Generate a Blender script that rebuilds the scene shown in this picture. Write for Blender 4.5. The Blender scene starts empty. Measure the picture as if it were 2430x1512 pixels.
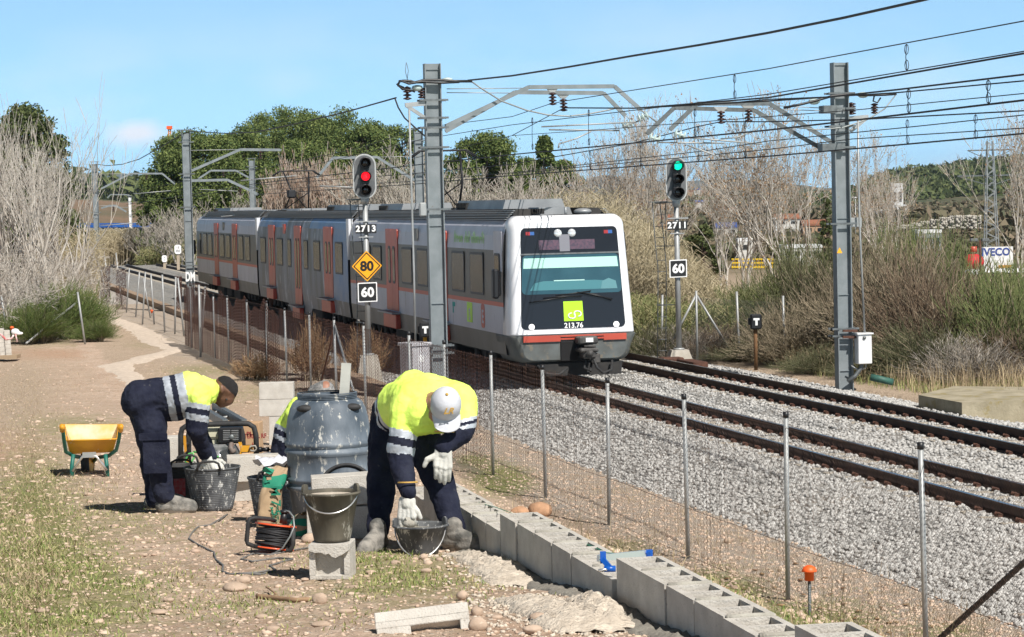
import bpy, bmesh, math, random
import numpy as np
from mathutils import Vector, Matrix
random.seed(7); rng = np.random.default_rng(7)
sc = bpy.context.scene
PI = math.pi
# ---------------------------------------------------------------- camera
FOC = 6000.0                      # focal length in photo units (2430 wide)
_p = math.atan(282/FOC); _r = math.atan(.023)
CAM = np.array([0, 0, 3.8])
FW = np.array([0, math.cos(_p), -math.sin(_p)]); R0 = np.array([1., 0, 0]); U0 = np.array([0, math.sin(_p), math.cos(_p)])
RT = math.cos(_r)*R0 - math.sin(_r)*U0; UP = math.sin(_r)*R0 + math.cos(_r)*U0
cam = bpy.data.cameras.new('camera'); co = bpy.data.objects.new('camera', cam); sc.collection.objects.link(co)
cam.sensor_width = 36; cam.lens = 36*FOC/2430; cam.clip_start = .5; cam.clip_end = 40000
co.matrix_world = Matrix(((RT[0], UP[0], -FW[0], CAM[0]), (RT[1], UP[1], -FW[1], CAM[1]), (RT[2], UP[2], -FW[2], CAM[2]), (0, 0, 0, 1)))
sc.camera = co
# ---------------------------------------------------------------- light
SUN = Vector((.35, -.55, .75)).normalized()
sl = bpy.data.lights.new('sun', 'SUN'); sl.energy = 5.0; sl.angle = math.radians(.5); sl.color = (1, .955, .89)
so = bpy.data.objects.new('sun', sl); sc.collection.objects.link(so)
so.rotation_euler = SUN.to_track_quat('Z', 'Y').to_euler(); so.location = (0, 0, 60)
w = bpy.data.worlds.new('World'); sc.world = w; w.use_nodes = True
nt = w.node_tree; nt.nodes.clear()
def wn(t, **k):
    n = nt.nodes.new(t)
    for a, b in k.items(): setattr(n, a, b)
    return n
sky = wn('ShaderNodeTexSky', sky_type='NISHITA', sun_disc=False)
sky.sun_elevation = math.asin(SUN.z); sky.sun_rotation = math.atan2(SUN.x, SUN.y)
sky.altitude = 0; sky.air_density = 1.0; sky.dust_density = .6; sky.ozone_density = 1.5
bg = wn('ShaderNodeBackground'); wo = wn('ShaderNodeOutputWorld'); bg.inputs[1].default_value = .12
tc = wn('ShaderNodeTexCoord'); mp = wn('ShaderNodeMapping'); mp.inputs['Scale'].default_value = (1, 1, 2.6)
nz = wn('ShaderNodeTexNoise'); nz.inputs['Scale'].default_value = 9; nz.inputs['Detail'].default_value = 7; nz.inputs['Roughness'].default_value = .55
cr = wn('ShaderNodeValToRGB'); cr.color_ramp.elements[0].position = .5; cr.color_ramp.elements[1].position = .72
sx = wn('ShaderNodeSeparateXYZ'); band = wn('ShaderNodeMapRange'); band.inputs[1].default_value = .085; band.inputs[2].default_value = .02; band.inputs[3].default_value = 0; band.inputs[4].default_value = .55
mul = wn('ShaderNodeMath', operation='MULTIPLY')
# a single small cumulus low in the sky to the left
vd = wn('ShaderNodeVectorMath', operation='SUBTRACT'); vs = wn('ShaderNodeVectorMath', operation='MULTIPLY'); vl = wn('ShaderNodeVectorMath', operation='LENGTH')
cd = np.array([(345-1215)/FOC, 1, (494-318)/FOC]); cd /= np.linalg.norm(cd); vd.inputs[1].default_value = tuple(cd); vs.inputs[1].default_value = (55, 10, 150)
c2 = wn('ShaderNodeMapRange'); c2.inputs[1].default_value = 1.0; c2.inputs[2].default_value = .15; c2.inputs[3].default_value = 0; c2.inputs[4].default_value = .95
n2 = wn('ShaderNodeTexNoise'); n2.inputs['Scale'].default_value = 70; n2.inputs['Detail'].default_value = 6
ad = wn('ShaderNodeMath', operation='MULTIPLY_ADD'); ad.inputs[1].default_value = 1.1; ad.inputs[2].default_value = -.55
sm = wn('ShaderNodeMath', operation='ADD'); mx2 = wn('ShaderNodeMath', operation='MAXIMUM')
mix = wn('ShaderNodeMix', data_type='RGBA'); tint = wn('ShaderNodeMix', data_type='RGBA', blend_type='MULTIPLY'); tint.inputs[0].default_value = 1
zr = wn('ShaderNodeValToRGB'); zr.color_ramp.elements[0].position = .13; zr.color_ramp.elements[0].color = (1, 1, 1, 1); zr.color_ramp.elements[1].position = .3; zr.color_ramp.elements[1].color = (.13, .1, .095, 1)
zm = wn('ShaderNodeMix', data_type='RGBA', blend_type='MULTIPLY'); zm.inputs[0].default_value = 1; zm.inputs[7].default_value = (1.82, 2.05, 1.8, 1)
nt.links.new(sx.outputs[2], zr.inputs[0]); nt.links.new(zr.outputs[0], zm.inputs[6]); nt.links.new(zm.outputs[2], tint.inputs[7])
L = nt.links.new
L(tc.outputs['Generated'], mp.inputs[0]); L(mp.outputs[0], nz.inputs[0]); L(nz.outputs[0], cr.inputs[0]); L(tc.outputs['Generated'], sx.inputs[0]); L(sx.outputs[2], band.inputs[0])
L(cr.outputs[0], mul.inputs[0]); L(band.outputs[0], mul.inputs[1])
L(tc.outputs['Generated'], vd.inputs[0]); L(vd.outputs[0], vs.inputs[0]); L(vs.outputs[0], vl.inputs[0]); L(tc.outputs['Generated'], n2.inputs[0])
L(n2.outputs[0], ad.inputs[0]); L(vl.outputs['Value'], sm.inputs[0]); L(ad.outputs[0], sm.inputs[1]); L(sm.outputs[0], c2.inputs[0])
L(c2.outputs[0], mx2.inputs[0]); L(mul.outputs[0], mx2.inputs[1]); L(mx2.outputs[0], mix.inputs[0])
vm = wn('ShaderNodeVectorMath', operation='MULTIPLY_ADD'); vm.inputs[1].default_value = (1, 1, 2.2); vm.inputs[2].default_value = (0, 0, .22); vn = wn('ShaderNodeVectorMath', operation='NORMALIZE')
L(tc.outputs['Generated'], vm.inputs[0]); L(vm.outputs[0], vn.inputs[0]); L(vn.outputs[0], sky.inputs[0])
L(sky.outputs[0], tint.inputs[6]); L(tint.outputs[2], mix.inputs[6]); mix.inputs[7].default_value = (6.6, 7.0, 7.7, 1)
L(mix.outputs[2], bg.inputs[0]); L(bg.outputs[0], wo.inputs[0])
sc.view_settings.view_transform = 'Standard'; sc.view_settings.look = 'None'; sc.view_settings.gamma = 1; sc.view_settings.exposure = 0.3
sc.cycles.max_bounces = 6; sc.cycles.transparent_max_bounces = 12
# ---------------------------------------------------------------- helpers
def ray(x, y): return FW + RT*(x-1215)/FOC - UP*(y-756)/FOC
def P(x, y, Y): d = ray(x, y); return CAM + d*(Y/d[1])          # point of the photo at depth Y
def Zp(x, y, z): d = ray(x, y); return CAM + d*((z-3.8)/d[2])
TO = np.array([.80, 52.3, 0]); TD = np.array([-.2274, .9738, 0]); TE = np.array([.9738, .2274, 0])
TROT = math.atan2(.2274, .9738)
def T(s, u, z=0): return TO + TD*s + TE*u + np.array([0, 0, z])
def Pd(x, y, u):                                                # on the vertical plane along the track at offset u
    q = ray(x, y); P0 = T(0, u); t = ((P0-CAM)@TE)/(q@TE); return CAM + q*t
def Pe(x, y, s):                                                # on the vertical plane across the track at s
    q = ray(x, y); P0 = T(s, 0); t = ((P0-CAM)@TD)/(q@TD); return CAM + q*t
def proj(V):
    v = np.asarray(V)-CAM; wz = v@FW; return (v@RT)*FOC/wz+1215, 756-(v@UP)*FOC/wz
def sstep(t): t = np.clip(t, 0, 1); return t*t*(3-2*t)
def terr(X, Y):
    X = np.asarray(X, float); Y = np.asarray(Y, float)
    a = 2.0-.055*(Y-11); k = .12
    zl = -.35 + k*np.logaddexp(0, (a+.35)/k)
    xf = -.35-.25*(Y-38)-.25; xw = .41-.2043*(Y-10.9)+.32
    t = sstep((xf-X)/np.maximum(xf-xw, 1.2))
    z = -.35+(zl+.35)*t
    u = (X-TO[0])*TE[0]+(Y-TO[1])*TE[1]
    z = np.where((u > -2.7) & (u < 6.4), -.5, z)
    z = z - np.clip((u-22)*.02, 0, 2.6)
    far = np.clip(1-Y/140, 0, 1)
    z = z + far*(.018*np.sin(X*2.1+Y*.7)+.014*np.sin(Y*1.9-X*1.3)+.008*np.sin(X*6.3+1)*np.sin(Y*5.1))
    return z
def tz(X, Y): return float(terr(X, Y))
def G(x, y, ymin=7, ymax=900):                                  # photo point dropped onto the ground
    q = ray(x, y); Ys = np.geomspace(ymin, ymax, 900); t = Ys/q[1]
    Xs = q[0]*t; Zs = 3.8+q[2]*t; b = Zs < terr(Xs, Ys)
    i = int(np.argmax(b)) if b.any() else len(Ys)-1
    return np.array([Xs[i], Ys[i], float(terr(Xs[i], Ys[i]))])
WL = {}
def thing(name, label, cat, loc=(0, 0, 0), rz=0, group=None):
    o = bpy.data.objects.new(name, None); sc.collection.objects.link(o); o.empty_display_size = .2
    o.location = tuple(float(v) for v in loc); o.rotation_euler = (0, 0, rz)
    o['label'] = label; o['category'] = cat
    if group: o['group'] = group
    return o
def tag(o, label=None, cat=None, group=None, kind=None):
    if label: o['label'] = label
    if cat: o['category'] = cat
    if group: o['group'] = group
    if kind: o['kind'] = kind
    return o
def off(root):                                                  # world offset of a (non-rotated) root
    r = root
    while r.parent: r = r.parent
    return np.array(r.location)
def copy_tree(o, parent=None):
    c = o.copy(); sc.collection.objects.link(c); c.parent = parent
    for ch in list(o.children): copy_tree(ch, c)
    return c
def mesh_obj(name, V, F, mats, parent=None, mi=None, smooth=False, local=False):
    me = bpy.data.meshes.new(name); V = np.asarray(V, float)
    if parent is not None and not local: V = V-off(parent)
    if isinstance(F, np.ndarray):
        n, k = F.shape
        me.vertices.add(len(V)); me.vertices.foreach_set('co', V.astype('f').ravel())
        me.loops.add(n*k); me.loops.foreach_set('vertex_index', F.astype('i').ravel())
        me.polygons.add(n); me.polygons.foreach_set('loop_start', np.arange(0, n*k, k, dtype='i')); me.polygons.foreach_set('loop_total', np.full(n, k, 'i'))
        me.update(calc_edges=True)
    else:
        me.from_pydata([tuple(v) for v in V], [], F); me.update()
    if not isinstance(mats, (list, tuple)): mats = [mats]
    for m in mats: me.materials.append(m)
    if mi is not None: me.polygons.foreach_set('material_index', np.asarray(mi, 'i'))
    if smooth: me.polygons.foreach_set('use_smooth', np.ones(len(me.polygons), bool))
    o = bpy.data.objects.new(name, me); sc.collection.objects.link(o)
    if parent is not None: o.parent = parent
    return o
def basis(d):
    d = np.asarray(d, float); d = d/(np.linalg.norm(d)+1e-12)
    a = np.array([0, 0, 1.]) if abs(d[2]) < .9 else np.array([1., 0, 0])
    x = np.cross(d, a); x /= np.linalg.norm(x); return x, np.cross(d, x), d
class MB:
    def __init__(s): s.v = []; s.f = []; s.m = []; s.k = 0; s.sm = []
    def add(s, V, F, smooth=False):
        b = len(s.v); s.v += [tuple(float(c) for c in p) for p in V]; s.f += [tuple(i+b for i in f) for f in F]; s.m += [s.k]*len(F); s.sm += [smooth]*len(F); return s
    def box(s, c, size, ax=None, bev=0):
        c = np.asarray(c, float); X, Y, Z = (np.array(a, float) for a in (ax or ((1, 0, 0), (0, 1, 0), (0, 0, 1))))
        hx, hy, hz = (t/2 for t in size)
        if bev <= 0:
            V = [c+X*hx*i+Y*hy*j+Z*hz*k for k in (-1, 1) for j in (-1, 1) for i in (-1, 1)]
            return s.add(V, [(0, 2, 3, 1), (4, 5, 7, 6), (0, 1, 5, 4), (2, 6, 7, 3), (0, 4, 6, 2), (1, 3, 7, 5)])
        V = []                                                  # chamfered box
        for k in (-1, 1):
            for j in (-1, 1):
                for i in (-1, 1):
                    V += [c+X*(hx-bev)*i+Y*(hy-bev)*j+Z*hz*k, c+X*(hx-bev)*i+Y*hy*j+Z*(hz-bev)*k, c+X*hx*i+Y*(hy-bev)*j+Z*(hz-bev)*k]
        I = lambda i, j, k, a: (((k > 0)*4+(j > 0)*2+(i > 0))*3+a)
        F = []
        for k in (-1, 1): q = [I(-1, -1, k, 0), I(1, -1, k, 0), I(1, 1, k, 0), I(-1, 1, k, 0)]; F.append(tuple(q if k > 0 else q[::-1]))
        for j in (-1, 1): q = [I(-1, j, -1, 1), I(1, j, -1, 1), I(1, j, 1, 1), I(-1, j, 1, 1)]; F.append(tuple(q if j < 0 else q[::-1]))
        for i in (-1, 1): q = [I(i, -1, -1, 2), I(i, 1, -1, 2), I(i, 1, 1, 2), I(i, -1, 1, 2)]; F.append(tuple(q if i > 0 else q[::-1]))
        for j in (-1, 1):
            for k in (-1, 1): F.append((I(-1, j, k, 0), I(1, j, k, 0), I(1, j, k, 1), I(-1, j, k, 1)))
        for i in (-1, 1):
            for k in (-1, 1): F.append((I(i, -1, k, 0), I(i, 1, k, 0), I(i, 1, k, 2), I(i, -1, k, 2)))
            for j in (-1, 1): F.append((I(i, j, -1, 1), I(i, j, 1, 1), I(i, j, 1, 2), I(i, j, -1, 2)))
        for i in (-1, 1):
            for j in (-1, 1):
                for k in (-1, 1): F.append((I(i, j, k, 0), I(i, j, k, 1), I(i, j, k, 2)))
        return s.add(V, F)
    def bar(s, a, b, w, h=None, up=(0, 0, 1)):
        a = np.asarray(a, float); b = np.asarray(b, float); d = b-a; l = np.linalg.norm(d); d = d/l
        x = np.cross(d, up); n = np.linalg.norm(x)
        if n < 1e-3: x = np.cross(d, (1, 0, 0)); n = np.linalg.norm(x)
        x /= n; return s.box((a+b)/2, (w, l, h or w), (x, d, np.cross(x, d)))
    def tube(s, pts, r, n=8, cap=True, smooth=True):
        pts = [np.asarray(p, float) for p in pts]; R = r if hasattr(r, '__len__') else [r]*len(pts); V = []; F = []; px = None
        for i, p in enumerate(pts):
            d = (pts[min(i+1, len(pts)-1)]-pts[max(i-1, 0)]); x, y, d = basis(d)
            if px is not None:
                x = px-d*(px@d); x /= (np.linalg.norm(x)+1e-9); y = np.cross(d, x)
            px = x
            V += [p+R[i]*(x*math.cos(t)+y*math.sin(t)) for t in (2*PI*k/n for k in range(n))]
        for i in range(len(pts)-1):
            for k in range(n): F.append((i*n+k, i*n+(k+1) % n, (i+1)*n+(k+1) % n, (i+1)*n+k))
        if cap: F += [tuple(range(n))[::-1], tuple((len(pts)-1)*n+k for k in range(n))]
        return s.add(V, F, smooth)
    def cyl(s, a, b, r0, r1=None, n=12): return s.tube([a, b], [r0, r0 if r1 is None else r1], n)
    def lathe(s, prof, c=(0, 0, 0), n=24, ax=None, smooth=True, a0=0, a1=2*PI, wob=0):
        c = np.asarray(c, float); X, Y, Z = (np.array(a, float) for a in (ax or ((1, 0, 0), (0, 1, 0), (0, 0, 1))))
        full = abs(a1-a0-2*PI) < 1e-6; m = n if full else n+1; V = []; F = []
        for r, z in prof: V += [c+(X*math.cos(t)+Y*math.sin(t))*r*(1+wob*math.sin(3*t+z*9))+Z*z for t in (a0+(a1-a0)*k/n for k in range(m))]
        for i in range(len(prof)-1):
            for k in range(n if full else n): F.append((i*m+k, i*m+(k+1) % m, (i+1)*m+(k+1) % m, (i+1)*m+k))
        return s.add(V, F, smooth)
    def prism(s, pts, dvec):                                    # polygon (3-D points) extruded
        n = len(pts); pts = [np.asarray(p, float) for p in pts]; dvec = np.asarray(dvec, float)
        return s.add(pts+[p+dvec for p in pts], [tuple(range(n))[::-1], tuple(range(n, 2*n))]+[(i, (i+1) % n, n+(i+1) % n, n+i) for i in range(n)])
    def plate(s, c, w, h, r, t, ax, n=5):                       # rounded plate; ax = right, up, outward normal
        X, U, N = (np.array(a, float) for a in ax); c = np.asarray(c, float); pts = []
        for (qx, qy, a0) in ((1, 1, 0), (-1, 1, PI/2), (-1, -1, PI), (1, -1, 1.5*PI)):
            for k in range(n+1):
                a = a0+PI/2*k/n; pts.append(c+X*(qx*(w/2-r)+r*math.cos(a))+U*(qy*(h/2-r)+r*math.sin(a)))
        return s.prism(pts, N*t)
    def sphere(s, c, r, n=10, m=7, sq=(1, 1, 1)):
        prof = [(max(r*math.sin(PI*i/m), 1e-4), -r*math.cos(PI*i/m)) for i in range(m+1)]
        b = len(s.v); s.lathe(prof, (0, 0, 0), n)
        for i in range(b, len(s.v)): v = s.v[i]; s.v[i] = (c[0]+v[0]*sq[0], c[1]+v[1]*sq[1], c[2]+v[2]*sq[2])
        return s
    def build(s, name, mats, parent=None, local=False):
        o = mesh_obj(name, s.v, s.f, mats, parent, s.m, local=local)
        o.data.polygons.foreach_set('use_smooth', s.sm); return o
# ---- vectorised strips: many tapered segments as one mesh
def seg_mesh(name, A, B, ra, rb, mat, parent=None, n=3):
    A = np.asarray(A); B = np.asarray(B); d = B-A; d /= (np.linalg.norm(d, axis=1)[:, None]+1e-9)
    a = np.where(np.abs(d[:, 2:3]) < .9, np.array([[0, 0, 1.]]), np.array([[1., 0, 0]]))
    x = np.cross(d, a); x /= np.linalg.norm(x, axis=1)[:, None]; y = np.cross(d, x)
    ang = np.arange(n)*2*PI/n; ra = np.broadcast_to(ra, len(A)); rb = np.broadcast_to(rb, len(A))
    ring = x[:, None]*np.cos(ang)[None, :, None]+y[:, None]*np.sin(ang)[None, :, None]
    V = np.concatenate([A[:, None]+ring*ra[:, None, None], B[:, None]+ring*rb[:, None, None]], 1).reshape(-1, 3)
    k = np.arange(n); q = np.stack([k, (k+1) % n, n+(k+1) % n, n+k], 1)
    F = (q[None]+(np.arange(len(A))*2*n)[:, None, None]).reshape(-1, 4)
    return mesh_obj(name, V, F, mat, parent)
def text(body, size, c, rt, up, mat, name, parent, ext=.002, offs=.0, shear=0, sx=1, local=False, spacing=1):
    cu = bpy.data.curves.new('t', 'FONT'); cu.body = body; cu.size = size; cu.align_x = 'CENTER'; cu.align_y = 'CENTER'; cu.extrude = ext; cu.offset = offs; cu.shear = shear; cu.space_character = spacing
    cu.resolution_u = 3
    o = bpy.data.objects.new('t', cu); sc.collection.objects.link(o); dg = bpy.context.evaluated_depsgraph_get(); dg.update()
    me = bpy.data.meshes.new_from_object(o.evaluated_get(dg)); V = np.array([v.co[:] for v in me.vertices]); F = [tuple(p.vertices) for p in me.polygons]
    bpy.data.objects.remove(o); bpy.data.curves.remove(cu); bpy.data.meshes.remove(me)
    rt = np.asarray(rt, float); up = np.asarray(up, float); n = np.cross(rt, up)
    V = np.asarray(c, float)+V[:, :1]*rt*sx+V[:, 1:2]*up+V[:, 2:]*n
    return mesh_obj(name, V, F, mat, parent, local=local)
# ---------------------------------------------------------------- materials
def nodes(name):
    m = bpy.data.materials.new(name); m.use_nodes = True; return m, m.node_tree, m.node_tree.nodes['Principled BSDF']
def pm(name, c, c2=None, sc_=6., rough=.7, metal=0., bump=0., bsc=40., isl=None, lo=.35, hi=.65, c3=None, sc3=30., th3=.6, spec=.5, trans=0., coat=0., emit=None, det=4, stretch=None):
    m, t, b = nodes(name); N = t.nodes.new; K = t.links.new
    tcn = N('ShaderNodeTexCoord'); src = tcn.outputs['Object']
    if stretch:
        mpp = N('ShaderNodeMapping'); mpp.inputs['Scale'].default_value = stretch; K(src, mpp.inputs[0]); src = mpp.outputs[0]
    col = None
    if c2 is not None:
        nn = N('ShaderNodeTexNoise'); nn.inputs['Scale'].default_value = sc_; nn.inputs['Detail'].default_value = det; K(src, nn.inputs[0])
        r_ = N('ShaderNodeValToRGB'); r_.color_ramp.elements[0].position = lo; r_.color_ramp.elements[1].position = hi
        r_.color_ramp.elements[0].color = (*c, 1); r_.color_ramp.elements[1].color = (*c2, 1); K(nn.outputs[0], r_.inputs[0]); col = r_.outputs[0]
    if isl is not None:
        g = N('ShaderNodeNewGeometry'); x = N('ShaderNodeMix'); x.data_type = 'RGBA'
        K(g.outputs['Random Per Island'], x.inputs[0]); x.inputs[7].default_value = (*isl, 1)
        if col: K(col, x.inputs[6])
        else: x.inputs[6].default_value = (*c, 1)
        col = x.outputs[2]
    if c3 is not None:
        nn = N('ShaderNodeTexNoise'); nn.inputs['Scale'].default_value = sc3; nn.inputs['Detail'].default_value = 8; nn.inputs['Roughness'].default_value = .7; K(src, nn.inputs[0])
        mr = N('ShaderNodeMapRange'); mr.inputs[1].default_value = th3; mr.inputs[2].default_value = th3+.06; K(nn.outputs[0], mr.inputs[0])
        x = N('ShaderNodeMix'); x.data_type = 'RGBA'; K(mr.outputs[0], x.inputs[0]); x.inputs[7].default_value = (*c3, 1)
        if col: K(col, x.inputs[6])
        else: x.inputs[6].default_value = (*c, 1)
        col = x.outputs[2]
    if col: K(col, b.inputs['Base Color'])
    else: b.inputs['Base Color'].default_value = (*c, 1)
    b.inputs['Roughness'].default_value = rough; b.inputs['Metallic'].default_value = metal; b.inputs['Specular IOR Level'].default_value = spec
    b.inputs['Coat Weight'].default_value = coat
    if emit: b.inputs['Emission Color'].default_value = (*emit[0], 1); b.inputs['Emission Strength'].default_value = emit[1]
    if bump:
        nb = N('ShaderNodeTexNoise'); nb.inputs['Scale'].default_value = bsc; nb.inputs['Detail'].default_value = 6; K(src, nb.inputs[0])
        bp = N('ShaderNodeBump'); bp.inputs['Strength'].default_value = 1; bp.inputs['Distance'].default_value = bump; K(nb.outputs[0], bp.inputs['Height']); K(bp.outputs[0], b.inputs['Normal'])
    return m
M = {}
M['steel'] = pm('galvanised_paint', (.23, .255, .27), (.17, .195, .205), 3, .55, .1, c3=(.16, .13, .1), sc3=9, th3=.68)
M['galv'] = pm('galvanised', (.4, .41, .41), (.3, .31, .31), 3, .5, .3)
M['galvd'] = pm('galvanised_dark', (.17, .185, .19), (.11, .12, .125), 9, .5, .4)
M['black'] = pm('black_plastic', (.012, .012, .014), rough=.45)
M['rubber'] = pm('black_rubber', (.02, .02, .022), (.035, .035, .035), 30, .7)
M['wire'] = pm('dark_wire', (.025, .025, .028), rough=.6, metal=.3)
M['wireg'] = pm('grey_wire', (.25, .27, .27), rough=.5, metal=.5)
M['insul'] = pm('brown_insulator', (.045, .022, .02), rough=.2)
M['glassy'] = pm('glass_insulator', (.5, .6, .58), rough=.08, spec=.8)
M['rust'] = pm('rust', (.12, .05, .032), (.07, .032, .022), 20, .85)
M['fencewire'] = pm('rusty_wire', (.16, .095, .07), (.075, .045, .035), 4, .7, .2)
M['conc'] = pm('concrete', (.46, .43, .38), (.36, .33, .28), 4, .9, bump=.004, bsc=60, c3=(.2, .17, .13), sc3=5, th3=.66)
M['block'] = pm('concrete_block', (.56, .53, .48), (.46, .43, .385), 9, .93, bump=.005, bsc=110, c3=(.3, .27, .235), sc3=70, th3=.6)
M['white'] = pm('white_paint', (.78, .78, .78), (.68, .68, .68), 2, .4)
M['signblack'] = pm('sign_black', (.012, .012, .013), rough=.5)
M['signorange'] = pm('sign_orange', (.95, .42, .01), rough=.45)
M['signwhite'] = pm('sign_white', (.85, .85, .85), rough=.5)
M['navy'] = pm('navy_cloth', (.011, .013, .028), (.024, .027, .046), 9, .93, bump=.02, bsc=11, c3=(.075, .075, .08), sc3=26, th3=.63, spec=.2)
M['hivis'] = pm('fluorescent_cloth', (.80, 1, .2), (.7, .97, .13), 5, .85, bump=.016, bsc=12, spec=.2)
M['reflect'] = pm('reflective_tape', (.5, .53, .58), (.42, .45, .5), 25, .5, .2, bump=.003, bsc=40)
M['skin1'] = pm('dark_skin', (.17, .085, .052), (.12, .058, .036), 12, .5)
M['skin2'] = pm('tan_skin', (.38, .2, .13), (.3, .14, .09), 12, .55)
M['hairb'] = pm('black_hair', (.012, .01, .01), rough=.9, bump=.006, bsc=180)
M['hairg'] = pm('grey_hair', (.12, .12, .12), (.3, .29, .28), 60, .8, bump=.006, bsc=120)
M['glove'] = pm('white_leather_glove', (.66, .65, .6), (.5, .49, .45), 9, .8, bump=.004, bsc=50, c3=(.32, .31, .28), sc3=16, th3=.6)
M['boot'] = pm('dusty_boot', (.1, .098, .09), (.3, .28, .25), 14, .9, lo=.4, hi=.62, bump=.006, bsc=60)
M['dirtygrey'] = pm('mortar_smeared_rubber', (.035, .038, .044), (.11, .115, .12), 12, .75, c3=(.5, .5, .48), sc3=42, th3=.56, stretch=(1, 1, .4))
M['barrel'] = pm('dusty_blue_barrel', (.04, .058, .08), (.19, .22, .255), 4, .6, c3=(.5, .49, .45), sc3=24, th3=.575, bump=.002, bsc=50, stretch=(1, 1, .45))
M['mortar'] = pm('mortar', (.4, .38, .33), (.3, .28, .24), 20, .95, bump=.006, bsc=60)
M['orange'] = pm('orange_plastic', (.9, .12, .02), rough=.5)
M['yellow'] = pm('yellow_paint', (.72, .35, .02), (.55, .24, .02), 4, .55, c3=(.5, .45, .37), sc3=11, th3=.6)
M['green'] = pm('green_paint', (.01, .13, .1), rough=.5)
M['kraft'] = pm('kraft_paper', (.46, .33, .2), (.38, .27, .17), 6, .85, bump=.006, bsc=12)
M['kraftg'] = pm('green_print', (.02, .25, .15), rough=.8, c3=(.45, .42, .32), sc3=22, th3=.62)
M['card'] = pm('cardboard', (.47, .3, .17), rough=.9)
M['blue'] = pm('blue_enamel', (.01, .1, .45), rough=.35)
M['alu'] = pm('aluminium', (.7, .7, .7), rough=.3, metal=.8)
M['blackmat'] = pm('dark_void', (.01, .01, .011), rough=.95)
M['gold'] = pm('gold_thread', (.6, .36, .08), rough=.6)
M['cap'] = pm('grey_white_cap', (.55, .56, .6), (.47, .48, .52), 9, .85, bump=.002, bsc=60)
M['barkw'] = pm('pale_bark', (.6, .56, .5), (.4, .36, .32), 5, .9, isl=(.42, .38, .33))
M['barkg'] = pm('grey_bark', (.55, .51, .45), (.36, .33, .28), 3, .9, isl=(.34, .3, .25))
M['barkr'] = pm('reddish_twig', (.46, .29, .2), (.34, .23, .17), 3, .9, isl=(.5, .43, .36))
M['barkd'] = pm('pine_trunk', (.09, .06, .045), rough=.95)
M['leafdry'] = pm('dry_leaf', (.22, .12, .06), rough=.8, isl=(.35, .24, .13))
M['pine'] = pm('pine_needles', (.05, .085, .025), rough=.75, isl=(.19, .225, .07), spec=.2)
M['pined'] = pm('dark_needles', (.04, .06, .022), rough=.75, isl=(.13, .15, .055), spec=.2)
M['reed'] = pm('dry_reed', (.3, .25, .15), rough=.8, isl=(.56, .48, .33), spec=.25)
M['reedg'] = pm('green_reed', (.12, .17, .05), rough=.8, isl=(.42, .37, .2), spec=.2)
M['broomt'] = pm('dry_broom', (.38, .31, .22), rough=.85, isl=(.075, .07, .04), spec=.2)  # dark random twigs put the shrub's inner self-shadow into the colour
M['broomg'] = pm('green_broom', (.08, .125, .035), rough=.8, isl=(.24, .24, .11), spec=.2)
M['broomgg'] = pm('bright_green_broom', (.06, .11, .025), rough=.8, isl=(.2, .23, .08), spec=.2)
M['drygrass'] = pm('dry_grass', (.55, .45, .28), rough=.85, isl=(.2, .14, .09), spec=.2)
M['grass'] = pm('green_grass', (.11, .19, .035), rough=.8, isl=(.44, .4, .19), spec=.2)
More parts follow.
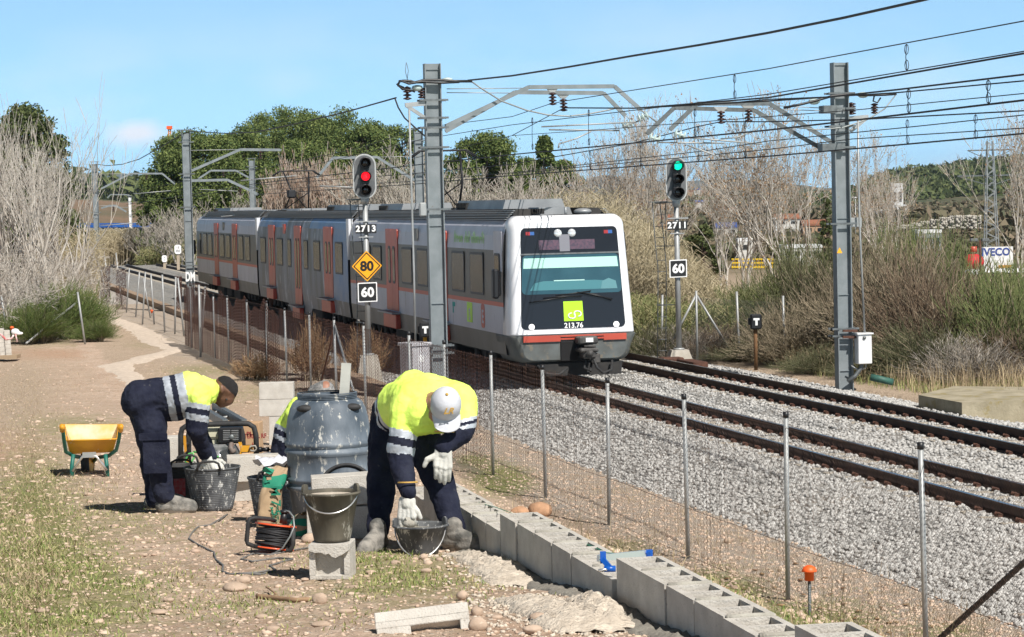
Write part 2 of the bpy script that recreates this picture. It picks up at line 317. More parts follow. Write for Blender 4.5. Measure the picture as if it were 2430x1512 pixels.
# ================================================================ GROUND
def ground_mat():
    m, t, b = nodes('earth'); N = t.nodes.new; K = t.links.new
    tcn = N('ShaderNodeTexCoord'); s = tcn.outputs['Object']
    def noise(scale, det=5, rough=.6):
        n = N('ShaderNodeTexNoise'); n.inputs['Scale'].default_value = scale; n.inputs['Detail'].default_value = det; n.inputs['Roughness'].default_value = rough; K(s, n.inputs[0]); return n.outputs[0]
    def ramp(v, a, b2, c1, c2):
        r = N('ShaderNodeValToRGB'); e = r.color_ramp.elements; e[0].position = a; e[1].position = b2; e[0].color = (*c1, 1); e[1].color = (*c2, 1); K(v, r.inputs[0]); return r.outputs[0]
    def mixc(f, a, c):
        x = N('ShaderNodeMix'); x.data_type = 'RGBA'; K(f, x.inputs[0])
        for v, i in ((a, 6), (c, 7)):
            if isinstance(v, tuple): x.inputs[i].default_value = (*v, 1)
            else: K(v, x.inputs[i])
        return x.outputs[2]
    def att(nm):
        a = N('ShaderNodeAttribute'); a.attribute_name = nm; return a.outputs['Fac']
    def comb(mask, scale, k=2.2, off_=-.6):       # mask broken up by noise
        mm = N('ShaderNodeMath'); mm.operation = 'MULTIPLY_ADD'; K(noise(scale, 7, .65), mm.inputs[0]); mm.inputs[1].default_value = k; mm.inputs[2].default_value = -k/2+off_
        ad = N('ShaderNodeMath'); ad.operation = 'ADD'; K(mm.outputs[0], ad.inputs[0]); mu = N('ShaderNodeMath'); mu.operation = 'MULTIPLY'; K(mask, mu.inputs[0]); mu.inputs[1].default_value = 1.6; K(mu.outputs[0], ad.inputs[1])
        cl = N('ShaderNodeClamp'); K(ad.outputs[0], cl.inputs[0]); return cl.outputs[0]
    dirt = ramp(noise(1.3, 6), .32, .66, (.42, .275, .185), (.68, .50, .375))
    pale = ramp(noise(14, 6, .7), .45, .66, (.3, .22, .16), (.7, .58, .47))
    base = mixc(noise(5, 4), dirt, pale)
    v = N('ShaderNodeTexVoronoi'); v.inputs['Scale'].default_value = 34; K(s, v.inputs['Vector'])
    st = N('ShaderNodeMapRange'); st.inputs[1].default_value = .42; st.inputs[2].default_value = .3; K(v.outputs['Distance'], st.inputs[0])
    sp = N('ShaderNodeSeparateColor'); K(v.outputs['Color'], sp.inputs[0])
    gt = N('ShaderNodeMath'); gt.operation = 'GREATER_THAN'; K(sp.outputs[0], gt.inputs[0]); gt.inputs[1].default_value = .55
    mu = N('ShaderNodeMath'); mu.operation = 'MULTIPLY'; K(st.outputs[0], mu.inputs[0]); K(gt.outputs[0], mu.inputs[1])
    stc = ramp(sp.outputs[1], .2, .9, (.5, .39, .3), (.78, .7, .6))
    base = mixc(mu.outputs[0], base, stc)
    base = mixc(comb(att('red'), 2.5), base, ramp(noise(9), .3, .7, (.36, .2, .12), (.56, .37, .26)))
    base = mixc(comb(att('grav'), 6, 1.2, 0), base, ramp(noise(40, 5, .8), .38, .62, (.2, .185, .17), (.62, .6, .57)))
    base = mixc(comb(att('dry'), 4, 1.8, -.2), base, ramp(noise(30, 6, .7), .35, .65, (.2, .145, .1), (.6, .48, .36)))
    base = mixc(comb(att('green'), 5), base, ramp(noise(25, 6, .7), .3, .7, (.1, .12, .035), (.36, .34, .15)))
    base = mixc(att('far'), base, ramp(noise(.05, 8, .7), .35, .65, (.075, .085, .04), (.2, .15, .1)))
    K(base, b.inputs['Base Color']); b.inputs['Roughness'].default_value = .95; b.inputs['Specular IOR Level'].default_value = .2
    bp = N('ShaderNodeBump'); bp.inputs['Distance'].default_value = .03; bp.inputs['Strength'].default_value = .8
    ad = N('ShaderNodeMath'); ad.operation = 'ADD'; K(noise(22, 7, .7), ad.inputs[0]); mh = N('ShaderNodeMath'); mh.operation = 'MULTIPLY'; mh.inputs[1].default_value = .6; K(mu.outputs[0], mh.inputs[0]); K(mh.outputs[0], ad.inputs[1])
    K(ad.outputs[0], bp.inputs['Height']); K(bp.outputs[0], b.inputs['Normal'])
    return m
Ys = np.concatenate([np.geomspace(3.5, 140, 620), np.geomspace(142, 9000, 130)])
ks = np.linspace(-.62, .62, 420)
YY, KK = np.meshgrid(Ys, ks, indexing='ij'); XX = YY*KK + np.sign(KK)*np.clip(12-YY, 0, 12)*abs(KK)
ZZ = terr(XX, YY) + np.where(YY < 60, rng.normal(0, .0035, YY.shape), 0)
V = np.stack([XX, YY, ZZ], -1).reshape(-1, 3); nr, nc = YY.shape
idx = (np.arange(nr-1)[:, None]*nc+np.arange(nc-1)[None]).ravel()
F = np.stack([idx, idx+1, idx+nc+1, idx+nc], 1)
ground = mesh_obj('ground', V, F, ground_mat(), smooth=True); ground['kind'] = 'structure'
xd, yd = proj(V)
def blob(cx, cy, rx, ry, a=1): return a*np.exp(-(((xd-cx)/rx)**2+((yd-cy)/ry)**2))
U_ = (V[:, 0]-TO[0])*TE[0]+(V[:, 1]-TO[1])*TE[1]; YV = V[:, 1]
lftm = np.where(V[:, 0] < .41-.2043*(YV-10.9)-.2, 1, 0)*sstep((95-YV)/25)
green = .27*lftm+sum(blob(*q) for q in [(40, 1300, 150, 130, 1), (120, 1420, 230, 110, .95), (90, 1130, 110, 80, .45), (470, 880, 120, 22, .7), (640, 930, 120, 30, .6), (960, 1370, 180, 70, .62), (1190, 1140, 90, 42, 1.3), (1120, 1090, 60, 20, .8),
    (340, 1230, 150, 60, .3), (1700, 1400, 130, 55, 1.2), (1950, 1470, 180, 50, 1.1), (1480, 1300, 80, 25, .8), (2250, 1500, 120, 30, .8), (180, 1010, 120, 30, .45), (520, 960, 60, 30, .4), (350, 820, 90, 20, .5), (740, 960, 60, 25, .5), (2330, 905, 120, 25, .5), (100, 800, 150, 25, .6), (600, 1440, 200, 60, .25), (1300, 1290, 60, 20, .6)])
red = .26*lftm+sum(blob(*q) for q in [(30, 1070, 90, 50, .8), (100, 840, 150, 14, .8), (560, 980, 90, 40, .6), (1250, 1215, 70, 26, .8), (270, 770, 50, 16, .6), (1500, 1290, 120, 26, .5), (1150, 1500, 120, 40, .5), (620, 1000, 60, 60, .4), (300, 1320, 120, 50, .25)])
xf = -.35-.25*(YV-38)
grav = np.where((V[:, 0] > xf-.2) & (U_ < -1.5) & (YV < 140), .55, 0)+sum(blob(*q) for q in [(560, 800, 120, 60, .5), (480, 760, 60, 40, .5), (440, 830, 60, 30, .4)])
xw = .41-.2043*(YV-10.9)
dry = .24*lftm+np.where((V[:, 0] > xw+.35) & (U_ < -2.5) & (YV < 110), .55, 0)+np.where(U_ > 6.0, .8, 0)+blob(30, 930, 100, 80, .5)+blob(60, 1220, 60, 300, .3)
far = sstep((YV-110)/60)*np.where((U_ > -3) & (U_ < 7) & (YV < 190), .2, 1)
for nm, a in (('green', green), ('red', red), ('grav', grav), ('dry', dry), ('far', far)):
    at = ground.data.attributes.new(nm, 'FLOAT', 'POINT'); at.data.foreach_set('value', np.clip(np.nan_to_num(a), 0, 1).astype('f'))
# ---- concrete footing path of the future wall, winding along the fence
def ribbon(name, pts, wd, mat, h=.012, jag=.14, parent=None):
    v = []; n = len(pts); P_ = [np.array(p[:2]) for p in pts]; fine = []
    for i in range(n-1):
        k = max(2, int(np.linalg.norm(P_[i+1]-P_[i])/.6)); fine += [(P_[i]*(1-j/k)+P_[i+1]*j/k, wd[i]*(1-j/k)+wd[i+1]*j/k) for j in range(k)]
    fine.append((P_[-1], wd[-1]))
    for i, (p, w_) in enumerate(fine):
        d = fine[min(i+1, len(fine)-1)][0]-fine[max(i-1, 0)][0]; d = d/np.linalg.norm(d); nn = np.array([d[1], -d[0]])
        for c in (-1, -.5, 0, .5, 1):
            q = p+nn*(w_/2*c+(random.uniform(-jag, jag) if abs(c) == 1 else 0)); v.append((q[0], q[1], tz(q[0], q[1])+(h+random.uniform(0, .03) if abs(c) < 1 else -.03)))
    f = [(i*5+c, i*5+c+1, i*5+c+6, i*5+c+5) for i in range(len(fine)-1) for c in range(4)]
    return mesh_obj(name, v, f, mat, parent, smooth=True)
M['footing'] = pm('pale_footing_concrete', (.64, .54, .44), (.5, .41, .33), 6, .95, bump=.01, bsc=25, c3=(.3, .2, .14), sc3=7, th3=.64)
pp = [G(*q) for q in ((224, 735), (258, 755), (331, 783), (372, 812), (424, 831))]
pp2 = [G(*q) for q in ((424, 831), (377, 843), (325, 858), (275, 869), (290, 882), (318, 905), (330, 925))]
tag(ribbon('path', pp, [.9, 1.0, 1.1, 1.1, .9], M['footing']), kind='structure')
tag(ribbon('path', pp2, [.9, .9, 1.1, 1.4, .8, .7, .8], M['footing'], h=.017), kind='structure')
# ---- ballast bed
def ballast_mat():
    m, t, b = nodes('ballast'); N = t.nodes.new; K = t.links.new; tcn = N('ShaderNodeTexCoord'); s = tcn.outputs['Object']
    v = N('ShaderNodeTexVoronoi'); v.inputs['Scale'].default_value = 17; K(s, v.inputs['Vector'])
    r = N('ShaderNodeValToRGB'); e = r.color_ramp.elements; e[0].position = 0; e[0].color = (.14, .135, .13, 1); e[1].position = 1; e[1].color = (.42, .41, .39, 1); e.new(.5).color = (.28, .275, .26, 1)
    sp = N('ShaderNodeSeparateColor'); K(v.outputs['Color'], sp.inputs[0]); K(sp.outputs[0], r.inputs[0])
    ed = N('ShaderNodeMapRange'); ed.inputs[1].default_value = .45; ed.inputs[2].default_value = .75; ed.inputs[3].default_value = 1; ed.inputs[4].default_value = .35; K(v.outputs['Distance'], ed.inputs[0])
    n = N('ShaderNodeTexNoise'); n.inputs['Scale'].default_value = .6; n.inputs['Detail'].default_value = 5; K(s, n.inputs[0])
    r2 = N('ShaderNodeMapRange'); r2.inputs[1].default_value = .5; r2.inputs[2].default_value = .7; r2.inputs[4].default_value = .35; K(n.outputs[0], r2.inputs[0])
    x2 = N('ShaderNodeMix'); x2.data_type = 'RGBA'; K(r2.outputs[0], x2.inputs[0]); K(r.outputs[0], x2.inputs[6]); x2.inputs[7].default_value = (.34, .27, .2, 1)
    mu = N('ShaderNodeMix'); mu.data_type = 'RGBA'; mu.blend_type = 'MULTIPLY'; mu.inputs[0].default_value = 1; K(x2.outputs[2], mu.inputs[6]); K(ed.outputs[0], mu.inputs[7])
    K(x2.outputs[2], b.inputs['Base Color']); b.inputs['Roughness'].default_value = .9; b.inputs['Specular IOR Level'].default_value = .25
    bp = N('ShaderNodeBump'); bp.inputs['Distance'].default_value = .05; bp.invert = True; K(v.outputs['Distance'], bp.inputs['Height']); K(bp.outputs[0], b.inputs['Normal'])
    return m
M['ballast'] = ballast_mat()
prof = [(-2.95, -.55), (-2.7, -.40), (-1.9, -.30), (-1.0, -.185), (-.7, -.165), (.5, -.165), (1.65, -.165), (2.1, -.20), (2.6, -.165), (3.6, -.165), (4.85, -.165), (5.1, -.19), (5.9, -.33), (6.5, -.42), (6.8, -.55)]
S_ = np.concatenate([np.arange(-40, 30, .35), np.arange(30, 128, 1.2)])
V = []
for s in S_:
    for u, z in prof: V.append(T(s, u+random.uniform(-.02, .02), z+(random.uniform(-.015, .015) if z < -.17 else random.uniform(-.008, .004))))
k = len(prof); F = [(i*k+j, i*k+j+1, (i+1)*k+j+1, (i+1)*k+j) for i in range(len(S_)-1) for j in range(k-1)]
tag(mesh_obj('ballast_bed', V, F, M['ballast'], smooth=True), kind='structure')
# ---- loose stones: jittered icosahedra merged into one mesh
PHI = (1+5**.5)/2
ICO = np.array([(-1, PHI, 0), (1, PHI, 0), (-1, -PHI, 0), (1, -PHI, 0), (0, -1, PHI), (0, 1, PHI), (0, -1, -PHI), (0, 1, -PHI), (PHI, 0, -1), (PHI, 0, 1), (-PHI, 0, -1), (-PHI, 0, 1)])/1.9
ICF = np.array([(0, 11, 5), (0, 5, 1), (0, 1, 7), (0, 7, 10), (0, 10, 11), (1, 5, 9), (5, 11, 4), (11, 10, 2), (10, 7, 6), (7, 1, 8), (3, 9, 4), (3, 4, 2), (3, 2, 6), (3, 6, 8), (3, 8, 9), (4, 9, 5), (2, 4, 11), (6, 2, 10), (8, 6, 7), (9, 8, 1)])
def rotm(n):
    q = rng.normal(size=(n, 4)); q /= np.linalg.norm(q, axis=1)[:, None]; a, b, c, d = q.T
    return np.stack([1-2*(c*c+d*d), 2*(b*c-d*a), 2*(b*d+c*a), 2*(b*c+d*a), 1-2*(b*b+d*d), 2*(c*d-b*a), 2*(b*d-c*a), 2*(c*d+b*a), 1-2*(b*b+c*c)], 1).reshape(-1, 3, 3)
def rocks(name, C, R, mat, flat=.7, jit=.22, smooth=False, spin=True, parent=None):
    n = len(C); V = ICO[None]*(1+rng.uniform(-jit, jit, (n, 12, 1)))*(rng.uniform(.75, 1.25, (n, 1, 3)))
    if spin: V = np.einsum('nij,nkj->nki', rotm(n), V)
    V[..., 2] *= flat; V = V*R[:, None, None]+C[:, None]
    F = (ICF[None]+(np.arange(n)*12)[:, None, None]).reshape(-1, 3)
    return mesh_obj(name, V.reshape(-1, 3), F, mat, parent, smooth=smooth)
M['stone'] = pm('ballast_stone', (.22, .215, .205), (.34, .33, .315), 3, .85, isl=(.52, .51, .49), c3=(.3, .22, .15), sc3=5, th3=.64, spec=.3)
M['pebble'] = pm('river_pebble', (.56, .4, .3), (.42, .31, .24), 4, .85, isl=(.62, .49, .38), spec=.3)
prU = np.array([p[0] for p in prof]); prZ = np.array([p[1] for p in prof])
def on_ballast(n, s0, s1, r0, r1, pw=2.):
    q = rng.uniform(0, 1, n); y0, y1 = s0+54, s1+54; Yq = 1/((1-q)/y0+q/y1) if pw == 2 else y0+q*(y1-y0)
    s = Yq-54; u = rng.uniform(-2.9, 6.5, n); ok = np.ones(n, bool)
    for ru in (0, 1.03, 3.12, 4.15): ok &= np.abs(u-ru) > .09
    for c0 in (.515, 3.635):                                     # keep the sleeper tops fairly clear
        ph = ((s+30) % .6); ok &= ~((np.abs(u-c0) < .95) & (np.abs(ph-.3) < .11) & (rng.uniform(size=n) < .85))
    s = s[ok]; u = u[ok]; r = rng.uniform(r0, r1, len(s)); z = np.interp(u, prU, prZ)+r*rng.uniform(-.25, .45, len(s))
    return TO[None]+TD[None]*s[:, None]+TE[None]*u[:, None]+np.array([0, 0, 1.])[None]*z[:, None], r
C_, R_ = on_ballast(85000, -33, 8, .02, .036)
tag(rocks('ballast_stones', C_, R_, M['stone'], .85, .28), kind='stuff')
def img_scatter(n, x0, x1, y0, y1, wfn=None):                     # even cover over the visible ground
    x = rng.uniform(x0, x1, n); y = rng.uniform(y0, y1, n)
    if wfn is not None: k = rng.uniform(size=n) < wfn(x, y); x = x[k]; y = y[k]
    D = FW[None]+RT[None]*((x-1215)/FOC)[:, None]-UP[None]*((y-756)/FOC)[:, None]
    Yg = np.geomspace(7.5, 160, 300); t = Yg[None]/D[:, 1:2]; Xg = D[:, :1]*t; Zg = 3.8+D[:, 2:3]*t; H = terr(Xg, np.broadcast_to(Yg, Xg.shape))
    b = Zg < H; i = b.argmax(1); ok = b.any(1); r = np.arange(len(x)); X = Xg[r, i]; Yo = Yg[i]*rng.uniform(.996, 1.004, len(x))
    return np.stack([X, Yo, terr(X, Yo)], 1)[ok]
pb = img_scatter(26000, -150, 2580, 860, 1620)
uu = (pb-TO)@TE; xwv = .41-.2043*(pb[:, 1]-10.9)
pb = pb[(uu < -2.9) & ~((np.abs(pb[:, 0]-xwv-.1) < .2))]
rr = (.0035+.014*rng.uniform(0, 1, len(pb))**2.2)*np.clip(pb[:, 1]/13, .7, 2.0)*np.where(rng.uniform(size=len(pb)) < .03, 2.0, 1); pb[:, 2] += rr*.05
tag(rocks('pebbles', pb, rr, M['pebble'], .5, .15, smooth=False), kind='stuff')
# fine pale gravel thrown over the slope between the wall and the fence
pg = img_scatter(15000, 900, 2580, 900, 1560); uu = (pg-TO)@TE; xwv = .41-.2043*(pg[:, 1]-10.9); pg = pg[(uu < -2.6) & (pg[:, 0] > xwv+.9)]
rr = rng.uniform(.009, .024, len(pg)); pg[:, 2] += rr*.1
tag(rocks('slope_gravel', pg, rr, M['pebble'], .7, .25), kind='stuff')
# ---- grass blades
def blades(name, C, hmin, hmax, wd, mat, lean=.5, per=1, spread=.03):
    C = np.repeat(C, per, 0); n = len(C); C = C+np.stack([rng.normal(0, spread, n), rng.normal(0, spread, n), np.zeros(n)], 1)
    h = rng.uniform(hmin, hmax, n); a = rng.uniform(0, 2*PI, n); l = rng.uniform(0, lean, n)*h; dx = np.cos(a)*l; dy = np.sin(a)*l
    b = rng.uniform(0, 2*PI, n); wx = np.cos(b)*wd/2; wy = np.sin(b)*wd/2; z = np.zeros(n)
    p0 = C-np.stack([wx, wy, z+.004], 1); p1 = C+np.stack([wx, wy, z-.004], 1); m0 = C+np.stack([dx*.4-wx*.7, dy*.4-wy*.7, h*.6], 1); m1 = C+np.stack([dx*.4+wx*.7, dy*.4+wy*.7, h*.6], 1); t = C+np.stack([dx, dy, h*(1-.25*l/h)], 1)
    V = np.stack([p0, p1, m1, m0, t], 1).reshape(-1, 3); k = (np.arange(n)*5)[:, None]
    F = np.concatenate([k+np.array([[0, 1, 2]]), k+np.array([[0, 2, 3]]), k+np.array([[3, 2, 4]])], 0)
    return mesh_obj(name, V, F, mat)
def gauss(L_):
    def f(x, y): return np.clip(sum(a*np.exp(-(((x-cx)/rx)**2+((y-cy)/ry)**2)) for cx, cy, rx, ry, a in L_), 0, 1)
    return f
GL = [(40, 1300, 140, 120, .7), (120, 1420, 240, 100, .7), (90, 1130, 110, 80, .3), (470, 880, 120, 22, .7), (640, 930, 120, 30, .6), (960, 1370, 170, 60, .6), (1190, 1140, 80, 36, 1), (1120, 1090, 60, 18, .8), (340, 1230, 150, 60, .2), (1700, 1400, 120, 50, 1), (1480, 1300, 80, 25, .6),
      (1950, 1470, 160, 46, .8), (180, 1010, 120, 30, .3), (740, 960, 60, 25, .7), (840, 1330, 90, 30, .7), (1290, 1290, 50, 16, .7), (600, 1440, 200, 60, .2), (380, 840, 100, 20, .4)]
c = img_scatter(70000, -100, 2520, 840, 1580, gauss(GL)); uu = (c-TO)@TE; c = c[uu < -3.1]; c = c[np.abs(c[:, 0]-(.41-.2043*(c[:, 1]-10.9)+.1)) > .2]
# clumps: keep where a coarse noise is high
cl = (np.sin(c[:, 0]*5+c[:, 1]*2.3)+np.sin(c[:, 1]*4.1-c[:, 0]*3)+np.sin(c[:, 0]*11+3)*.6)+rng.normal(0, .8, len(c)); c = c[cl > -.2]
tag(blades('grass', c, .008, .03, .006, M['grass'], 2.2, 4, .05), kind='stuff')
DL = [(1400, 1230, 400, 110, .5), (1750, 1380, 300, 80, .6), (2150, 1500, 300, 60, .9), (600, 900, 200, 50, .6), (760, 880, 90, 60, .9), (150, 800, 180, 20, .9), (1050, 1010, 100, 50, .4), (60, 950, 120, 90, .25), (60, 1180, 60, 200, .25), (1500, 1290, 200, 40, .6), (330, 815, 60, 20, .4)]
c = img_scatter(20000, -100, 2560, 740, 1580, gauss(DL)); uu = (c-TO)@TE; xwv = .41-.2043*(c[:, 1]-10.9); c = c[(uu < -2.95) & ((c[:, 0] > xwv+.5) | (c[:, 1] > 17) | (c[:, 0] < -2))]; c = c[rng.uniform(size=len(c)) < np.where(c[:, 1] < 34, .35, 1)]
tag(blades('dry_grass', c, .03, .13, .006, M['drygrass'], 1.1, 4, .06), kind='stuff')
c = img_scatter(2600, 1200, 2560, 1000, 1560, gauss([(1500, 1280, 300, 60, .6), (1900, 1430, 350, 60, .9), (2250, 1520, 200, 50, 1)])); uu = (c-TO)@TE; c = c[(uu < -2.6) & (c[:, 0] > .41-.2043*(c[:, 1]-10.9)+1.0)]
tag(blades('dry_stalks', c, .1, .3, .005, M['broomt'], .5, 2, .08), kind='stuff')
# straw lying flat on the left of the path
c = img_scatter(14000, -100, 700, 860, 1600, gauss([(30, 950, 110, 90, .8), (60, 1200, 110, 260, .7), (230, 1120, 160, 60, .3), (640, 950, 90, 40, .9), (420, 900, 140, 30, .4)]))
tag(blades('straw', c, .02, .07, .005, M['drygrass'], 2.6, 3, .06), kind='stuff')
# dry leaves
c = img_scatter(700, 1400, 2500, 1180, 1560, gauss([(1800, 1400, 140, 50, .8), (2050, 1500, 160, 40, .9), (1450, 1200, 120, 30, .3)])); c[:, 2] += .02
tag(rocks('fallen_leaves', c, rng.uniform(.02, .04, len(c)), M['leafdry'], .25, .4), kind='stuff')
# flat dirt weeds behind the right-hand track
def strip_scatter(n, s0, s1, u0, u1):
    s = s0+(s1-s0)*rng.uniform(0, 1, n)**1.3; u = rng.uniform(u0, u1, n); q = TO[None]+TD[None]*s[:, None]+TE[None]*u[:, None]; q[:, 2] = terr(q[:, 0], q[:, 1]); return q
tag(blades('dry_grass', strip_scatter(9000, -18, 40, 7.2, 13), .15, .75, .012, M['drygrass'], .6, 3, .12), kind='stuff')
tag(blades('grass', strip_scatter(5000, -20, 6, 7, 11), .06, .3, .01, M['grass'], .8, 3, .1), kind='stuff')
# ================================================================ TRACKS
def make_track(u0, label):
    r = thing('railway_track', label, 'railway track', T(0, u0+.515, 0), TROT, 'parallel railway tracks')
    M.setdefault('railhead', pm('polished_rail_head', (.42, .45, .5), rough=.22, metal=1)); M.setdefault('railside', pm('rusty_rail_side', (.035, .018, .012), (.06, .03, .018), 8, .8))
    M.setdefault('sleeper', pm('sleeper_concrete', (.4, .36, .3), (.32, .28, .23), 7, .9, bump=.004, bsc=50))
    for x in (-.515, .515):
        pr = [(-.062, -.15), (.062, -.15), (.062, -.138), (.01, -.118), (.01, -.042), (.034, -.034), (.034, -.004), (.03, 0), (-.03, 0), (-.034, -.004), (-.034, -.034), (-.01, -.042), (-.01, -.118), (-.062, -.138)]
        ss = np.linspace(-38, 124, 28); V = [(x+a, s, z) for s in ss for a, z in pr]; n = len(pr)
        F = [(i*n+j, i*n+(j+1) % n, (i+1)*n+(j+1) % n, (i+1)*n+j) for i in range(len(ss)-1) for j in range(n)]
        mi = [1 if j in (7,) else 0 for i in range(len(ss)-1) for j in range(n)]
        mesh_obj('rail', V, F, [M['railside'], M['railhead']], r, mi, local=True)
    sb = MB(); sb.prism([(-.85, -.11, -.26), (-.85, .11, -.26), (-.85, .09, -.155), (-.85, -.09, -.155)], (1.7, 0, 0))
    proto = sb.build('sleeper', M['sleeper'], r, local=True)
    clips = []
    for x in (-.515, .515):
        for sd in (-1, 1):
            cb = MB(); cb.tube([(x+sd*.07, -.05, -.13), (x+sd*.12, -.055, -.105), (x+sd*.15, 0, -.125), (x+sd*.12, .055, -.105), (x+sd*.07, .05, -.13)], .012, 5); cb.box((x+sd*.1, 0, -.14), (.07, .12, .03)); clips.append(cb.build('rail_clip', M['rust'], proto, local=True))
    ys = [-30.3+.6*i for i in range(250)]; proto.location = (0, ys[0], 0)
    for y in ys[1:100]:
        c = proto.copy(); sc.collection.objects.link(c); c.parent = r; c.location = (0, y, 0)
        if y < 2:
            for clip in clips: d = clip.copy(); sc.collection.objects.link(d); d.parent = c
    fb = MB()
    for y in ys[100:]: fb.prism([(-.85, y-.11, -.26), (-.85, y+.11, -.26), (-.85, y+.09, -.155), (-.85, y-.09, -.155)], (1.7, 0, 0))
    fb.build('sleeper', M['sleeper'], r, local=True)['kind'] = 'stuff'
    return r
make_track(0, 'nearer railway track with rusty rails that the train runs on')
make_track(3.12, 'farther railway track with black-sided rails beside the dry scrub')
# derail wedge / cable box next to far track
b = MB(); b.box(T(5.5, 4.75, -.1), (.35, 1.3, .12), (TE, TD, (0, 0, 1))); b.box(T(6.4, 4.5, -.08), (.5, .5, .16), (TE, TD, (0, 0, 1)), .02)
tag(b.build('track_box', M['rust']), 'low rusty box lying against the far rail of the farther track', 'trackside box')
# kerb / cable trough along the near toe of the ballast
b = MB()
for i in range(58):
    s = -6+1.6*i; b.box(T(s+.79, -3.05, -.28), (.34, 1.57, .32), (TE, TD, (0, 0, 1)), .012)
M['kerb'] = pm('ochre_kerb', (.34, .23, .15), (.26, .2, .15), 3, .95, bump=.006, bsc=30)
tag(b.build('cable_trough', M['kerb']), 'long low ochre concrete cable trough running along the foot of the ballast', 'trough')
# ================================================================ TRAIN  (local frame: x right, y backwards along track, z up)
tr = thing('train', 'white and grey three-car commuter train with red doors and a black-masked cab', 'train', T(.15, .515, 0), TROT)
M['tw'] = pm('train_white_shaded', (.5, .5, .56), (.42, .42, .47), 1.5, .45, c3=(.27, .26, .26), sc3=5, th3=.6, stretch=(1, 1, .25))  # carriage-side white darkened to carry its shade; the streaks are grime
M['tg'] = pm('train_grey', (.16, .16, .15), (.12, .12, .11), 1.3, .5); M['tb'] = pm('train_window_band', (.075, .068, .058), (.095, .085, .065), 1.2, .4)
M['to'] = pm('train_orange', (.5, .08, .035), rough=.4); M['tr'] = pm('train_red', (.5, .08, .045), (.42, .065, .04), 1.5, .4)
M['roof'] = pm('train_roof', (.16, .17, .18), (.11, .12, .13), 3, .6); M['slat'] = pm('roof_slat', (.3, .31, .32), rough=.5, metal=.3)
M['tglass'] = pm('reflection_painted_glass', (.012, .012, .012), (.1, .09, .07), 9, .25, lo=.5, hi=.7, spec=.4, c3=(.26, .23, .16), sc3=34, th3=.58, stretch=(1, 1, .4), det=8); M['tgs'] = pm('train_glass_dark', (.01, .011, .012), rough=.08, spec=.9)  # side panes: mottling and streaks in the colour stand in for reflections
M['gask'] = pm('window_gasket', (.012, .014, .02), rough=.5); M['under'] = pm('underframe', (.014, .014, .015), (.03, .028, .026), 5, .85)
M['graf'] = pm('grey_repainted_side', (.2, .22, .26), (.12, .12, .11), .9, .5, c3=(.42, .44, .5), sc3=1.6, th3=.56, stretch=(1, 1.4, .35)); M['grafb'] = pm('blue_repainted_side', (.1, .2, .38), (.2, .27, .38), 1.2, .45)
XA, YA, ZA = (1, 0, 0), (0, 1, 0), (0, 0, 1)
LEFT = ((0, -1, 0), (0, 0, 1), (-1, 0, 0))                      # right, up, outward for the left side
def shell(name, y0, y1, kind, parent):
    hz = [(.55, 1.30), (.98, 1.345), (1.56, 1.35), (1.65, 1.35), (2.0, 1.35), (2.74, 1.34), (3.05, 1.31), (3.24, 1.25), (3.36, 1.14), (3.44, .8), (3.47, 0)]
    mats = [M['tg'], M['tw'], M['to'], M['tb'], M['roof'], M['graf'], M['grafb'], M['blackmat']]
    strip = [0, 1, 2, 3, 3, 1, 1, 1, 4, 4] if kind == 'w' else [5, 5, 5, 5, 5, 5, 6, 6, 4, 4]
    ys = [y0, y1] if kind == 'w' else [y0, y0+2.6, y0+7.4, y0+12.5, y1]
    ring = [(-w_, z) for z, w_ in hz]+[(w_, z) for z, w_ in hz[::-1][1:]]; n = len(ring); V = [(x, y, z) for y in ys for x, z in ring]; F = []; mi = []
    st = strip+strip[::-1]
    for i in range(len(ys)-1):
        for j in range(n-1):
            F.append((i*n+j, i*n+j+1, (i+1)*n+j+1, (i+1)*n+j)); k = st[j]
            if kind != 'w' and k == 5 and i == 0 and 1 <= min(j, n-2-j): k = 6
            if kind != 'w' and k == 6 and i == 2: k = 5
            mi.append(k)
        F.append((i*n+n-1, i*n, (i+1)*n, (i+1)*n+n-1)); mi.append(7)
    F += [tuple(range(n)), tuple((len(ys)-1)*n+j for j in range(n))[::-1]]; mi += [7 if y0 else 1, 7]
    return mesh_obj(name, V, F, mats, parent, mi, smooth=False, local=True)
def window(par, ya, yb, z0, z1, glass='tglass', r=.09, x=-1.352):
    c = (x, (ya+yb)/2, (z0+z1)/2); wd = abs(yb-ya); b = MB(); b.plate(c, wd, z1-z0, r, .012, LEFT); b.k = 1; b.plate((x-.012, c[1], c[2]), wd-.1, z1-z0-.1, r*.7, .004, LEFT)
    return b.build('window', [M['gask'], M[glass]], par, local=True)
def door(par, ya, yb, z0=1.02, z1=3.12, win=(1.72, 2.68), step=True):
    c = (ya+yb)/2; wd = abs(ya-yb); b = MB()
    for sg in (-1, 1): b.plate((-1.34, c+sg*wd/4, (z0+z1)/2), wd/2-.012, z1-z0, .05, .022, LEFT)
    d = b.build('door', M['tr'], par, local=True); g = MB()
    for sg in (-1, 1):
        g.k = 0; g.plate((-1.362, c+sg*wd*.19, sum(win)/2), .34, win[1]-win[0], .1, .008, LEFT); g.k = 1; g.plate((-1.37, c+sg*wd*.19, sum(win)/2), .24, win[1]-win[0]-.12, .08, .003, LEFT)
    g.build('door_window', [M['gask'], M['tgs']], d, local=True)
    if step:
        s = MB(); s.box((-1.45, c, z0-.04), (.26, wd+.45, .04)); s.build('step', M['slat'], d, local=True)
        s = MB(); s.box((-1.385, c, z0-.26), (.14, wd+.1, .36), bev=.02); s.build('step_box', M['tr'], d, local=True)
